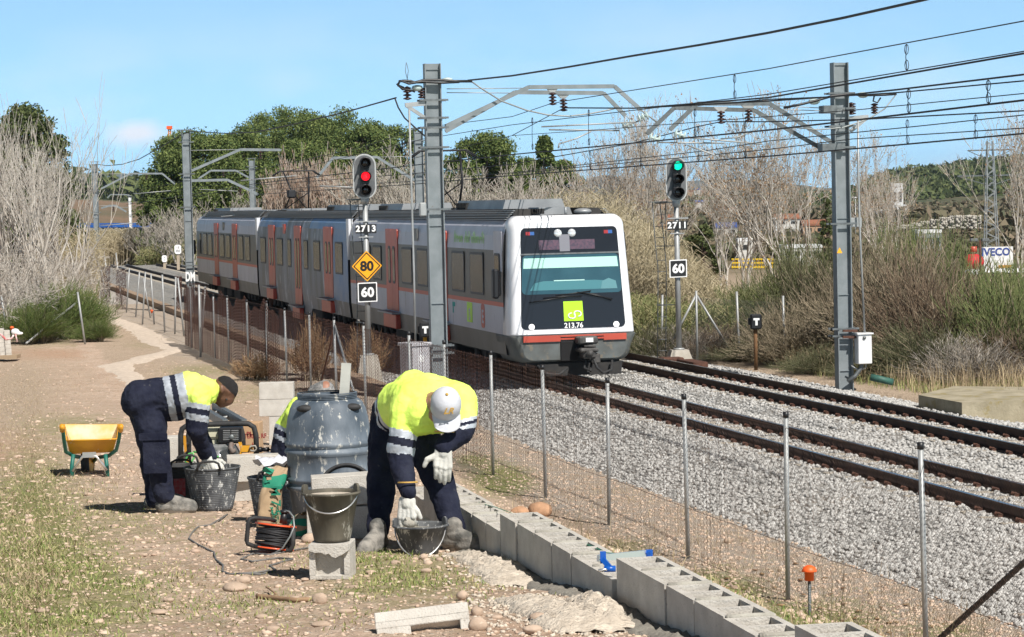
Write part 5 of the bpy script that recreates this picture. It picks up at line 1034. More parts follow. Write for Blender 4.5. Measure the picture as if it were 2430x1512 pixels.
for i, (px, yt, W, Y, lb) in enumerate([(590, 300, 4.6, 225, 'leftmost pine of the green clump right of the umbrella pine'), (690, 246, 6.2, 232, 'tallest pine of the clump behind the middle carriage'), (748, 262, 5.4, 238, 'pointed pine beside the tallest of the clump'), (835, 256, 6.4, 230, 'rounded pine of the clump above the red signal'), (900, 290, 5.0, 236, 'rightmost pine of the green clump above the red signal'), (640, 268, 5.2, 240, 'pine tucked behind the left part of the clump'), (965, 295, 4.4, 234, 'small pine between the clump and the nearest mast'), (560, 318, 4.4, 238, 'low pine at the left end of the clump'), (790, 285, 6.0, 242, 'pine filling the saddle in the middle of the clump'), (870, 300, 5.6, 228, 'lower pine right behind the red signal'), (720, 330, 6.0, 222, 'lower pine in front of the tallest one of the clump')]):
    pine_tree(lb, px, Y, yt, W*1.5, .05, 11+i, 'round', 26000, 110, size=.13)
for i, (px, yt, W, Y, lb) in enumerate([(1165, 312, 5.6, 190, 'round green pine right of the nearest mast'), (1120, 335, 4.0, 192, 'lower green pine just right of the nearest mast'), (1210, 345, 3.8, 194, 'green pine at the right of the round one'), (1260, 375, 3.4, 190, 'low green pine left of the pointed conifer'), (1345, 380, 3.2, 186, 'low green pine right of the pointed conifer')]): pine_tree(lb, px, Y, yt, W*1.3, .05, 31+i, 'round', 22000, 90, size=.12)
pine_tree('pointed green conifer above the train roof', 1303, 170, 318, 3.2, .08, 41, 'cone', 14000, 60, size=.13)
pine_tree('slim dark cypress beside the right mast', 1966, 120, 452, .95, .02, 42, 'cone', 9000, 60, 'pined', .09, 'cypress', 'cypress', None)
pine_tree('round green tree in the town behind the green signal', 1672, 110, 534, 1.9, .05, 43, 'round', 7000, 26, 'pined', .08, 'round_tree', 'tree', None)
# bare pale trees behind the train
MG = 'bare trees behind the train'
e1 = bare_tree_data(51, 6.6, .33, 1.1, 4, .09, base_stems=4, fork=2, tipr=.014, wig=.09, dens=.22); e2 = bare_tree_data(52, 6.2, .55, .7, 4, .11, base_stems=3, fork=2, tipr=.014, wig=.16, dens=.25)
B1 = bare_tree('bare_tree', 'reddish upright bare tree left of the red signal', 'tree', base(805, 165), 0, e1, M['barkr'], MG, split=.04)
B2 = bare_tree('bare_tree', 'pale spreading bare tree right of the nearest mast above the train', 'tree', base(1075, 130), 0, e2, M['barkg'], MG, split=.04)
NM = ['leftmost of the reddish row left of the red signal', 'reddish tree second in the row left of the signal', 'reddish tree third in the row left of the signal', 'reddish tree just behind the red signal head', 'reddish low tree at the far left of the row', 'pale tree touching the right rim of the red signal', 'pale tree midway between red signal and nearest mast', 'tall pale tree left of the nearest mast', 'pale tree behind the back-side mast', 'low pale tree partly hidden by the nearest mast', 'pale tree under the lower green pine', 'low pale tree above the roof unit of the first carriage', 'pale tree right of the round green pine', 'pale tree under the cantilever insulators', 'pale tree left of the pointed conifer', 'pale tree right of the pointed conifer', 'pale tree above the cab roof', 'pale tree squeezed between mast and round pine', 'small pale tree at the foot of the umbrella pine', 'small pale tree left of the graffitied mast', 'small pale tree behind the graffitied mast', 'pale tree over the rear carriage roof', 'smallest pale tree beside the whitish slim mast', 'pale tree over the gap of the rear carriages', 'pale tree beside the pantograph of the middle carriage', 'low pale bush rising from the reeds by the cab']
k = 0
for px, Y, yt, src in [(700, 172, 345, 1), (735, 168, 340, 1), (770, 170, 338, 1), (840, 165, 352, 1), (655, 170, 400, 1), (875, 160, 360, 2), (910, 150, 330, 2), (945, 148, 300, 2), (985, 145, 310, 2), (1020, 140, 330, 2), (1115, 128, 345, 2), (1150, 132, 365, 2), (1195, 130, 345, 2), (1240, 128, 360, 2), (1280, 126, 350, 2), (1325, 124, 372, 2), (1365, 118, 340, 2), (1050, 150, 345, 2), (430, 175, 455, 2), (395, 178, 470, 2), (455, 165, 470, 2), (500, 172, 450, 2), (350, 180, 490, 2), (560, 176, 430, 2), (605, 176, 425, 2), (1405, 100, 400, 2)]:
    H = hgt(yt, px, Y); k += 1; s = H/6.5
    again(B1 if src == 1 else B2, base(px, Y), k*1.7, (s*1.15, s*1.15, s), 'bare '+NM[k-1])
# plane trees with hanging brown leaves
PG = 'leggy bare trees with brown leaves'
f_1 = bare_tree_data(61, 9.6, .48, .85, 4, .11, base_stems=2, fork=3, tipr=.009, wig=.15, dens=.12); f_2 = bare_tree_data(64, 8.2, .5, .8, 4, .10, base_stems=2, fork=3, tipr=.009, wig=.17, dens=.1)
yb = 100
Q1 = bare_tree('plane_tree', 'tall leggy tree with brown leaves just left of the green signal', 'tree', base(1535, 98), .3, f_1, M['barkw'], PG, 1700, .045); H = hgt(212, 1535, 98); Q1.scale = (H/9.6*.9, H/9.6*.9, H/9.6)
Q2 = bare_tree('plane_tree', 'tall leggy tree with brown leaves halfway between green signal and right mast', 'tree', base(1850, 84), 1.2, f_2, M['barkw'], PG, 1700, .045); H = hgt(185, 1850, 84); Q2.scale = (H/8.2, H/8.2, H/8.2)
for px, Y, yt, rz, src, sc2, lb in [(1470, 104, 285, 2.2, 1, .9, 'leggy brown-leaved tree behind the cab roof of the train'), (1585, 108, 330, 4.1, 2, .9, 'thin leggy tree partly hidden by the green signal head'), (1780, 92, 300, 3.3, 2, 1, 'leaning leggy tree right of the green signal'), (1905, 96, 290, 5.2, 1, 1, 'leggy brown-leaved tree just left of the right mast'), (2090, 100, 292, .7, 2, .85, 'leggy brown-leaved tree beside the white tower'), (1500, 100, 300, .9, 2, 1, 'slim leggy tree between the cab roof and the ladder'), (1720, 95, 330, 2.9, 1, .9, 'slim leggy tree just right of the green signal head'), (2130, 96, 380, 4.4, 1, .8, 'shorter leggy tree touching the white tower'), (2440, 78, 225, 2.7, 1, 1.0, 'leggy brown-leaved tree at the right picture edge'), (1420, 110, 380, 1.1, 2, 1, 'low brown-leaved tree rising out of the reeds')]:
    H = hgt(yt, px, Y); h0 = 9.6 if src == 1 else 8.2; again(Q1 if src == 1 else Q2, base(px, Y), rz, (H/h0*sc2, H/h0*sc2, H/h0), lb)
# ================================================================ REEDS AND SHRUBS
def reeds(name, X, Y, h, mat, par=None, thick=.016):
    n = len(X); z = terr(X, Y); a = rng.uniform(0, 2*PI, n); l = rng.uniform(.02, .22, n)*h; A = []; 
    p0 = np.stack([X, Y, z], 1); p1 = p0+np.stack([np.cos(a)*l*.35, np.sin(a)*l*.35, h*.6], 1); p2 = p0+np.stack([np.cos(a)*l, np.sin(a)*l, h], 1)
    As = [p0, p1]; Bs = [p1, p2]; ra = [np.full(n, thick*.55), np.full(n, thick*.4)]; rb = [np.full(n, thick*.4), np.full(n, thick*.2)]
    for k in range(7):                                            # drooping leaves
        t = rng.uniform(.3, 1, n)[:, None]; b = p0+(p2-p0)*t; aa = rng.uniform(0, 2*PI, n); ll = rng.uniform(.2, .55, n); m = b+np.stack([np.cos(aa)*ll*.6, np.sin(aa)*ll*.6, ll*.45], 1); e = m+np.stack([np.cos(aa)*ll*.5, np.sin(aa)*ll*.5, -ll*.35], 1)
        As += [b, m]; Bs += [m, e]; ra += [np.full(n, thick*.5), np.full(n, thick*.65)]; rb += [np.full(n, thick*.65), np.full(n, .002)]
    o = seg_mesh(name, np.concatenate(As), np.concatenate(Bs), np.concatenate(ra), np.concatenate(rb), mat, par, 3); o['kind'] = 'stuff'; return o
def poly_scatter(n, px0, px1, Y0, Y1, jitter=0):
    Y = rng.uniform(Y0, Y1, n); px = rng.uniform(px0, px1, n); return (px-1215)/FOC*Y, Y, px
def ytop_h(px, Y, xs, ys):
    yt = np.interp(px, xs, ys); zt = 3.8+((474-.023*(px-1215))-yt)*Y/FOC; return np.maximum(zt-terr((px-1215)/FOC*Y, Y), .5)
X, Y, px = poly_scatter(3600, 1330, 1725, 68, 88); h = ytop_h(px, Y, [1330, 1420, 1455, 1500, 1580, 1640, 1700, 1735], [475, 462, 470, 515, 565, 625, 680, 730])*rng.uniform(.6, 1.06, len(X)); uq = (X-TO[0])*TE[0]+(Y-TO[1])*TE[1]; k_ = uq > 7.2; reeds('reed_bed', X[k_], Y[k_], h[k_], M['reed'])
X, Y, px = poly_scatter(1500, 1480, 1760, 66, 72); h = ytop_h(px, Y, [1480, 1760], [700, 740])*rng.uniform(.6, 1.0, len(X)); reeds('reed_bed', X, Y, h, M['reedg'])
X, Y, px = poly_scatter(2600, 225, 335, 190, 235); h = ytop_h(px, Y, [225, 270, 320, 345], [560, 548, 548, 575])*rng.uniform(.7, 1.05, len(X)); reeds('reed_bed', X, Y, h, M['reed'], thick=.035)
X, Y, px = poly_scatter(1300, 90, 235, 104, 135); h = ytop_h(px, Y, [90, 150, 235], [520, 535, 560])*rng.uniform(.5, 1.05, len(X)); reeds('reed_bed', X, Y, h, M['reed'], thick=.02)
X, Y, px = poly_scatter(1500, 335, 470, 178, 200); h = ytop_h(px, Y, [335, 470], [590, 560])*rng.uniform(.5, 1.0, len(X)); reeds('reed_bed', X, Y, h, M['reedg'], thick=.035)
M['dense'] = M['broomt']
def shrub_proto(n, H, W, mat, seed, twig=.006, arch=.5, base_n=26):
    R = np.random.default_rng(seed); A = []; B = []; ra = []; rb = []
    bases = R.normal(0, W*.16, (base_n, 2)); k = R.integers(0, base_n, n); a = R.uniform(0, 2*PI, n); el = R.uniform(.25, 1, n)
    p0 = np.concatenate([bases[k], np.zeros((n, 1))], 1); lob = R.uniform(.5, 1.15, 11); ph = a/(2*PI)*11; a = (np.floor(ph)+.5+np.sign((ph % 1)-.5)*abs((ph % 1)-.5)**1.6*1.5)/11*2*PI; L_ = H*R.uniform(.35, 1.0, n)**.6*lob[np.floor(ph).astype(int) % 11]; sp = W/2*R.uniform(0, 1, n)**.6
    p2 = p0+np.stack([np.cos(a)*sp, np.sin(a)*sp, np.maximum(L_*np.sqrt(np.clip(1-(sp/(W*.58))**2, .08, 1)), .15)], 1); p1 = (p0+p2)/2+np.stack([-np.cos(a)*sp*.12, -np.sin(a)*sp*.12, L_*.16], 1)
    st = R.uniform(size=n) < .12                                  # stems reach the ground; the rest are sprays near the surface
    q0 = np.where(st[:, None], p0, p0*.35+p2*.65+R.normal(0, .04, (n, 3)))
    A = [np.where(st[:, None], p0, q0)[st], p1[st]]; B = [p1[st], p2[st]]; ra = [np.full(st.sum(), twig*2), np.full(st.sum(), twig*1.5)]; rb = [np.full(st.sum(), twig*1.5), np.full(st.sum(), twig)]
    for f in range(4):
        d = (p2-q0); d /= np.linalg.norm(d, axis=1)[:, None]+1e-9; l = R.uniform(.22, .55, n)[:, None]*H*.34; s = p0+(p2-p0)*R.uniform(.45, 1, n)[:, None]; d2 = d+R.normal(0, .28, (n, 3)); d2 /= np.linalg.norm(d2, axis=1)[:, None]; m = s+d2*l*.6; d3 = d2+R.normal(0, .15, (n, 3)); d3[:, 2] += .15; e = m+d3*l*.5
        A += [s, m]; B += [m, e]; ra += [np.full(n, twig), np.full(n, twig*.8)]; rb += [np.full(n, twig*.8), np.full(n, twig*.3)]
    return np.concatenate(A), np.concatenate(B), np.concatenate(ra), np.concatenate(rb), st
def make_shrub(label, name, cat, loc, data, mats, group):
    A, B, ra, rb, st = data; t = thing(name, label, cat, loc, 0, group); n = 2*int(st.sum())
    seg_local('stems', A[:n], B[:n], ra[:n], rb[:n], M['broomt'], t); seg_local('crown', A[n:], B[n:], ra[n:], rb[n:], mats, t); return t
SG = 'dry broom shrubs beyond the farther track'
sp1 = shrub_proto(1500, 2.4, 3.0, None, 71, .0075); sp2 = shrub_proto(1700, 2.6, 2.4, None, 72, .0075)
S1 = make_shrub('big grey-brown dry broom shrub just right of the white box on the mast', 'broom_shrub', 'shrub', base(2120, 58), sp1, M['broomt'], SG)
S2 = make_shrub('bright green broom shrub at the right edge above the concrete slab', 'broom_shrub', 'shrub', base(2385, 54), sp2, M['broomg'], 'green broom shrubs beyond the farther track')
M['broomo'] = pm('olive_broom', (.2, .2, .11), rough=.85, isl=(.055, .06, .03), spec=.2); M['brooms'] = pm('silver_broom', (.5, .45, .39), rough=.85, isl=(.13, .11, .09), spec=.2); M['broomb'] = pm('brown_broom', (.26, .19, .13), rough=.85, isl=(.07, .05, .035), spec=.2)  # darker twig tones again paint the self-shadow inside the crowns
tcount = [0]
def tint_(o):
    tcount[0] += 1
    for ch in o.children:
        if ch.name.startswith('crown') and o['group'] == SG:
            ch.material_slots[0].link = 'OBJECT'; ch.material_slots[0].material = [M['broomo'], M['broomt'], M['broomb'], M['brooms'], M['broomo']][tcount[0] % 5]
def sh(src, px, Y, yt, wd, lb, rz=0):
    yt += 36 if px < 2300 else 14
    H = hgt(yt, px, Y); h0 = 2.4 if src is S1 else 2.6; w0 = 3.0 if src is S1 else 2.4; s = wd/w0; o = again(src, base(px, Y), rz, (s*1.05, s*1.05, H/h0*1.1), lb); tint_(o)
Hs = hgt(560, 2120, 60)
S1.location = base(2120, 60); S1.scale = (1.15, 1.15, Hs/2.4); S2.location = base(2385, 56); S2.scale = (1.0, 1.0, hgt(645, 2385, 56)/2.6)
for a in [(S1, 2050, 62, 545, 3.2, 'tall dry broom shrub immediately behind the conduit of the right mast', 1), (S1, 2215, 57, 590, 3.0, 'dry broom shrub in the middle of the right-hand thicket', 2.4), (S2, 2235, 61, 555, 2.2, 'upright green broom sprouting from the middle of the thicket', .8), (S1, 2190, 55, 735, 2.3, 'low silvery dry shrub by the short fence post', 3.1),
          (S1, 2330, 60, 640, 2.6, 'dry broom shrub left of the bright green one', 5), (S2, 2440, 60, 640, 2.6, 'green broom shrub cut by the right picture edge', 2), (S1, 2400, 55, 745, 2.4, 'brown undershrub at the foot of the bright green broom', .3), (S1, 2300, 54, 790, 2.2, 'low brown shrub behind the short right-hand fence post', 1.9),
          (S1, 1940, 64, 560, 2.8, 'dry broom shrub directly left of the right mast', 4), (S2, 1905, 66, 575, 2.2, 'greenish broom shrub left of the right mast', 1.2), (S1, 1880, 61, 690, 2.4, 'low dry shrub between the T marker and the right mast', 2.2), (S2, 1820, 67, 640, 2.4, 'greenish broom shrub behind the right-hand T marker', 3.4), (S2, 1755, 69, 665, 2.0, 'small greenish broom shrub left of the T marker', 5.1),
          (S1, 1960, 58, 780, 1.9, 'low dark dry shrub at the very foot of the right mast', .7), (S1, 2080, 56, 800, 1.8, 'low dry shrub beside the green pipe', 3.9), (S2, 2130, 64, 540, 2.0, 'greenish broom top behind the big dry shrub', 4.4), (S1, 1700, 64, 735, 2.2, 'low dry bramble beside the braced fence corner', 1.4), (S1, 1620, 64, 745, 2.2, 'low dry bramble behind the green signal plinth', 2.9), (S1, 1790, 63, 760, 2.0, 'low dry bramble behind the right-hand T marker', 4.7), (S1, 1540, 64, 735, 2.0, 'low dry bramble beside the ladder of the green signal', 5.6)]: sh(*a)
# left: bright green broom clump by the path
S3 = make_shrub('bright green broom clump inside the old fence on the left', 'broom_shrub', 'shrub', base(160, 80), sp2, M['broomgg'], 'green broom clumps on the left'); S3.location = (G(155, 805)[0], G(155, 805)[1], G(155, 805)[2]); S3.scale = (1.05, 1.05, hgt(683, 155, S3.location[1])/2.6)
for px, py, yt, wd, lb in [(85, 815, 725, 2.0, 'green broom clump left of the slanting grey pole'), (200, 800, 715, 1.6, 'green broom clump touching the pale footing path'), (225, 812, 760, 1.2, 'small green broom clump at the corner of the path'), (40, 800, 740, 1.8, 'darker green broom clump near the stacked blocks')]:
    g_ = G(px, py); H = hgt(yt, px, g_[1]); again(S3, tuple(g_), px, (wd/2.4, wd/2.4, H/2.6), lb)
b3 = shrub_proto(500, .8, .9, None, 75, .006); S4 = make_shrub('reddish-brown dead weed climbing the near fence left of the signal', 'dry_weed', 'weed', tuple(G(738, 905)), b3, M['leafdry'], 'dead weeds on the fence'); S4.scale = (.9, .9, 2.1)
again(S4, tuple(G(868, 905)), 1, (1.1, 1.1, 1.9), 'dead weed tangled round the foot of the signal post'); again(S4, tuple(G(610, 903)), 2, (1.2, 1.2, .9), 'low dead weed at the fence foot behind the stacked blocks')
# slanting poles and stakes inside the left enclosure
lf = thing('old_enclosure', 'grey steel posts and a slanting brace around the green broom on the left', 'fence', tuple(G(150, 805)))
for xb, yb_, xt, yt in ((18, 800, 3, 702), (47, 740, 38, 657), (53, 740, 45, 657), (62, 742, 50, 658), (68, 744, 60, 662), (42, 742, 36, 655), (202, 818, 184, 693), (176, 782, 166, 700), (118, 690, 113, 653), (95, 690, 92, 660)):
    Yq = (4.15*6000)/(max(yb_, 760)-497); b = MB(); b.cyl(P(xb, yb_, Yq), P(xt, yt, Yq), .032, n=8); b.build('post', M['galv'], lf)
b = MB(); Yq = 80; b.cyl(P(62, 815, 78), P(186, 715, 81), .035, n=8); b.build('brace', M['galv'], lf)
# ================================================================ FAR LANDSCAPE
def ridge(name, Y, xs, ys, ybot, mat, depth=60, seed=1, rough=3, label=None, step=6):
    R = np.random.default_rng(seed); px = np.arange(xs[0], xs[-1], step); yt = np.interp(px, xs, ys); n = len(px)
    for f, a in ((.11, 1), (.27, .6), (.63, .4)): yt = yt+rough*a*np.sin(px*f*.3+R.uniform(0, 6))*.6+R.normal(0, rough*.12, n)
    V = []; rows = 12
    for j in range(rows+1):
        t = j/rows; Yj = Y-depth*(1-t)*1.0
        for i in range(n):
            top = P(px[i], yt[i], Y); X = (px[i]-1215)/FOC*Yj; zt = -2.9+(top[2]+2.9)*math.sin(t*PI/2)**1.1+(R.normal(0, .006)*(top[2]+3) if 0 < j < rows else 0); V.append((X, Yj, zt))
    V = np.array(V); F = np.array([(j*n+i, j*n+i+1, (j+1)*n+i+1, (j+1)*n+i) for j in range(rows) for i in range(n-1)])
    o = mesh_obj(name, V, F, mat, smooth=True); o['kind'] = 'structure'; return o
M['hillg'] = pm('scrubby_hill', (.045, .065, .028), (.14, .11, .06), .02, .95, lo=.42, hi=.62, det=10, c3=(.3, .15, .08), sc3=.006, th3=.66, bump=1.5, bsc=.12)
M['mount'] = pm('mountain', (.06, .09, .07), (.12, .12, .1), .0015, .95, det=8, bump=8, bsc=.01)
M['fieldr'] = pm('red_field', (.2, .13, .08), (.06, .08, .035), .012, .95, lo=.45, hi=.6, det=9, bump=.6, bsc=.2)
ridge('mountains', 9000, [-600, 0, 180, 230, 330, 420, 480, 700, 1000, 1400, 1440, 1520, 1600, 1690, 1760, 1840, 1920, 2000, 2100, 2300, 3000], [430, 425, 425, 408, 416, 420, 440, 450, 440, 425, 416, 424, 432, 428, 424, 434, 440, 448, 452, 455, 450], 0, M['mount'], 2500, 3, 1.5)
ridge('hills', 2600, [1300, 1450, 1600, 1720, 1850, 1950, 2100, 2600], [470, 452, 448, 444, 440, 446, 450, 450], 0, M['hillg'], 500, 4, 3)
ridge('hills', 1500, [2010, 2080, 2120, 2180, 2240, 2290, 2340, 2400, 2500, 2900], [470, 436, 420, 412, 410, 398, 392, 388, 378, 360], 0, M['hillg'], 700, 5, 3)
ridge('hills', 1300, [-600, 60, 200, 300, 380, 520, 700], [430, 432, 436, 434, 440, 452, 470], 0, M['hillg'], 250, 6, 2.5)
ridge('hills', 700, [-400, 60, 160, 240, 330, 420, 520], [470, 470, 470, 474, 478, 482, 500], 0, M['fieldr'], 330, 7, 1.5)
# woodland clumps on the right hill (one mass)
def far_wood(n, pxr, Yr, zf, size, mat, name='far_wood'):
    px = rng.uniform(*pxr, n); Y = rng.uniform(*Yr, n); X = (px-1215)/FOC*Y; z = zf(px, Y); m = 14; C = np.repeat(np.stack([X, Y, z], 1), m, 0)+rng.normal(0, 1, (n*m, 3))*np.array([1.6, 1.6, 1.1])*size; 
    o = mesh_obj(name, *(lambda V: (V, np.arange(len(V)).reshape(-1, 3)))((np.repeat(C, 3, 0)+rng.normal(0, size*.9, (len(C)*3, 3)))), mat); o['kind'] = 'stuff'; return o
def hill_z(px, Y): yt = np.interp(px, [2010, 2080, 2120, 2180, 2240, 2290, 2340, 2400, 2500, 2900], [470, 436, 420, 412, 410, 398, 392, 388, 378, 360]); t = 1-(1500-Y)/700; zt = 3.8+((474-.023*(px-1215))-yt)*1500/FOC; return -2.9+(zt+2.9)*np.sin(np.clip(t, 0, 1)*PI/2)**1.1+.6
far_wood(3000, (2030, 2560), (900, 1500), hill_z, 1.1, M['pined'])
M['farwood'] = pm('winter_wood', (.07, .08, .04), rough=.9, isl=(.2, .15, .1))
def flat_z(px, Y): return terr((px-1215)/FOC*Y, Y)+1.0
far_wood(1300, (1350, 2560), (170, 330), lambda px, Y: flat_z(px, Y)-.5, .3, M['farwood']); far_wood(2600, (1350, 2560), (330, 800), lambda px, Y: flat_z(px, Y)+.6, .6, M['farwood']); far_wood(900, (1350, 2100), (900, 1900), lambda px, Y: flat_z(px, Y)+1, 1.5, M['pined'])
far_wood(500, (-150, 700), (1040, 1290), lambda px, Y: 3.8+((474-.023*(px-1215))-440)*Y/FOC-2+rng.normal(0, 2, len(px)), 1.8, M['pined'])
# ---- buildings and industrial things far right
def bld(name, label, cat, px0, px1, ytop, ybot, Y, wall, roofm=None, dep=None, wins=0, group=None, gable=False):
    xm = (px0+px1)/2; a = P(px0, ybot, Y); c = P(px1, ytop, Y); wd = c[0]-a[0]; dep = dep or wd*.8; zb = min(a[2], tz(a[0], Y))-.3; zt = c[2]; o = np.array([(a[0]+c[0])/2, Y+dep/2, zb]); r = thing(name, label, cat, o, 0, group)
    b = MB(); b.box([o[0], o[1], (zb+zt)/2], (wd, dep, zt-zb)); wl = b.build('wall', wall, r)
    b = MB()
    if gable: b.prism([(o[0]-wd*.54, Y-dep*.05, zt), (o[0]+wd*.54, Y-dep*.05, zt), (o[0]+wd*.54, Y+dep/2, zt+wd*.16), (o[0]-wd*.54, Y+dep/2, zt+wd*.16)], (0, 0, .2)); b.prism([(o[0]-wd*.54, Y+dep*1.05, zt), (o[0]+wd*.54, Y+dep*1.05, zt), (o[0]+wd*.54, Y+dep/2, zt+wd*.16), (o[0]-wd*.54, Y+dep/2, zt+wd*.16)], (0, 0, .2))
    else: b.box([o[0], o[1], zt+.1], (wd*1.03, dep*1.03, .2))
    b.build('roof', roofm or wall, r)
    for i in range(wins):
        b = MB(); x = o[0]-wd/2+wd*(i+.5)/wins; hh = (zt-a[2])*.32; b.box([x, Y-.02, a[2]+(zt-a[2])*.6], (wd/wins*.5, .06, hh)); b.build('window', M['tgs'], r)
    return r
MW = pm('render_white', (.62, .6, .56), (.5, .48, .44), .5, .9); MT = pm('terracotta', (.3, .12, .07), (.22, .1, .06), 1, .9); MO = pm('ochre_render', (.42, .27, .17), (.35, .22, .14), .5, .9); MGm = pm('grey_cladding', (.3, .31, .33), (.22, .23, .25), .6, .8); MB_ = pm('blue_roof', (.06, .1, .3), rough=.6)
bld('white_tower', 'tall white industrial tower in front of the wooded hill', 'tower', 2117, 2143, 437, 512, 520, M['white'], M['white'], 2.2, 2); r = bld('annex_building', 'white annex block at the foot of the white tower', 'building', 2128, 2151, 488, 512, 515, M['white'], M['white'], 3, 1)
bld('white_shed', 'small white building with a dark doorway behind the reeds', 'building', 1752, 1786, 573, 606, 150, MW, M['white'], 1.4, 1)
bld('clad_building', 'grey louvred industrial block right of the right mast', 'building', 2178, 2234, 553, 600, 150, MGm, M['white'], 2, 3)
bld('long_shed', 'long low white shed half hidden by the leggy trees', 'shed', 1860, 1950, 588, 620, 160, MW, M['white'], 3, 4)
hs = [(1610, 1626, 452, 466, 1400), (1628, 1646, 455, 468, 1350), (1648, 1662, 450, 464, 1450), (1664, 1684, 456, 470, 1300), (1690, 1706, 463, 476, 1200), (1712, 1730, 468, 480, 1100), (1740, 1762, 470, 484, 1000), (1775, 1795, 476, 488, 900), (1560, 1590, 478, 490, 900), (1500, 1530, 482, 494, 850), (1450, 1478, 480, 492, 900), (1810, 1835, 480, 494, 800), (1650, 1672, 480, 494, 700), (1705, 1745, 500, 516, 420), (1760, 1810, 505, 520, 400), (1840, 1900, 520, 540, 300), (1905, 1962, 535, 560, 240), (1700, 1750, 540, 560, 260), (1560, 1608, 520, 540, 300), (2060, 2110, 500, 515, 420), (1980, 2020, 505, 520, 420)]
HN = ['tiny white house left of the green signal head on the slope', 'tiny ochre house touching the green signal head', 'tiny blue-roofed white house behind the signal head', 'tiny ochre house at the right rim of the signal head', 'tiny flat grey house right of the signal head', 'small white house on the slope behind leggy trees', 'small ochre house behind the leaning leggy tree', 'small blue-roofed house right of the leaning leggy tree', 'small ochre house above the reeds by the ladder', 'flat grey house above the cab roof', 'white house above the reeds at the train roof corner', 'ochre house between the two tallest leggy trees', 'blue-roofed house just under the signal head', 'ochre house in the middle of the town', 'flat grey house in the middle of the town', 'white house behind the leggy trees left of the right mast', 'ochre red-roofed house touching the right mast', 'blue-roofed house behind the number plate 2711', 'ochre house behind the ladder of the green signal', 'flat grey block right of the right mast', 'white house right behind the right mast']
for i, (a, c, yt, yb_, Y) in enumerate(hs):
    w_ = [MW, MO, MW, MO, MGm][i % 5]; rf_ = [MT, MT, MB_, MT, MW][i % 5]
    bld('house', HN[i], 'house', a, c, yt, yb_, Y, w_, rf_, None, 2 if Y < 500 else 0, 'houses of the far town', gable=(i % 5 != 4))
# truck, red tank, lettered panel, yellow railing, pylon, lamps
r = thing('sign_board', 'white commercial vehicle board lettered in blue behind the right-hand shrubs', 'sign', P(2365, 645, 140)); a = P(2332, 660, 140); c = P(2402, 585, 140); b = MB(); b.box((a+c)/2, (c[0]-a[0], .4, c[2]-a[2])); pn = b.build('panel', M['white'], r); text('IVECO', .58, (a+c)/2+[-.12, -.21, .56], (1, 0, 0), (0, 0, 1), pm('blue_letters', (.03, .06, .25)), 'lettering', pn, .003, .02, sx=.95)
b = MB(); q = P(2385, 640, 139.7); b.box(q, (.7, .1, .5)); b.build('yellow_mark', M['yellow'], r)
r = thing('red_tank', 'red rounded tank beside the white lettered board', 'tank', P(2312, 650, 138)); b = MB(); q = P(2310, 622, 138); b.sphere(q, .55, sq=(1.1, 1, .85)); b.build('shell', pm('red_paint', (.5, .02, .03)), r); b = MB(); b.cyl(q+[0, 0, .55], q+[0, 0, .85], .2); b.build('lid', M['tr'], r); b = MB(); b.box(q-[0, 0, 1.2], (1.6, 1, 1.2)); b.build('base', M['white'], r)
r = thing('white_van', 'white vehicle roof beneath the lettered board at the right edge', 'van', P(2400, 660, 136)); b = MB(); b.box(P(2395, 655, 136), (4.6, 1.8, .8), bev=.15); bd = b.build('body', M['white'], r); b = MB(); b.box(P(2395, 652, 136)-[0, .92, 0], (3.6, .04, .3)); b.build('windows', M['tgs'], bd)
r = thing('yellow_railing', 'yellow steel railing in the yard behind the leggy trees', 'railing', P(1785, 650, 140)); 
b = MB()
for i in range(16): b.bar(P(1738+i*6.3, 614, 140), P(1738+i*6.3, 640, 140), .05, .05)
b.build('uprights', pm('yellow_rail', (.75, .5, .02), rough=.5), r)
for y in (615, 624, 634): b = MB(); b.bar(P(1736, y, 139.9), P(1836, y, 139.9), .06, .06); b.build('rail', pm('yellow_rail2', (.75, .5, .02), rough=.5), r)
def pylon(px, Y, yt, yb_, label, wd=.9):
    r = thing('pylon', label, 'pylon', P(px, yb_, Y)); zt = P(px, yt, Y)[2]; zb = tz(P(px, yb_, Y)[0], Y); X = P(px, yb_, Y)[0]; b = MB(); h = zt-zb
    cs = lambda z, i, j: np.array([X+i*wd/2*(1-.6*(z-zb)/h), Y+j*wd/2*(1-.6*(z-zb)/h), z])
    for i in (-1, 1):
        for j in (-1, 1): b.bar(cs(zb, i, j), cs(zt, i, j), .06, .06)
    zs = np.linspace(zb, zt, 22)
    for k in range(21):
        for j in (-1, 1): b.bar(cs(zs[k], -1 if k % 2 else 1, j), cs(zs[k+1], 1 if k % 2 else -1, j), .03, .03)
    b.build('lattice_mast', M['galv'], r)
    for z, l in ((zt-.6, 1.5), (zt-2.3, 2.2)): b = MB(); b.bar([X-l, Y, z], [X+l, Y, z], .09, .09); b.bar([X-l, Y, z], [X, Y, z-.7], .05, .05); b.bar([X+l, Y, z], [X, Y, z-.7], .05, .05); b.build('cross_arm', M['galvd'], r)
pylon(2352, 170, 335, 560, 'tall lattice pylon at the right in front of the wooded hill'); 
r = thing('yard_lamp', 'twin floodlight on a dark pole right of the louvred block', 'lamp', P(2326, 650, 120)); b = MB(); b.cyl(P(2326, 660, 120), P(2326, 570, 120), .05); b.build('pole', M['rust'], r)
for dx in (-15, 12): b = MB(); b.box(P(2326+dx, 570, 120), (.36, .3, .16), bev=.03); b.build('floodlight', M['galvd'], r)
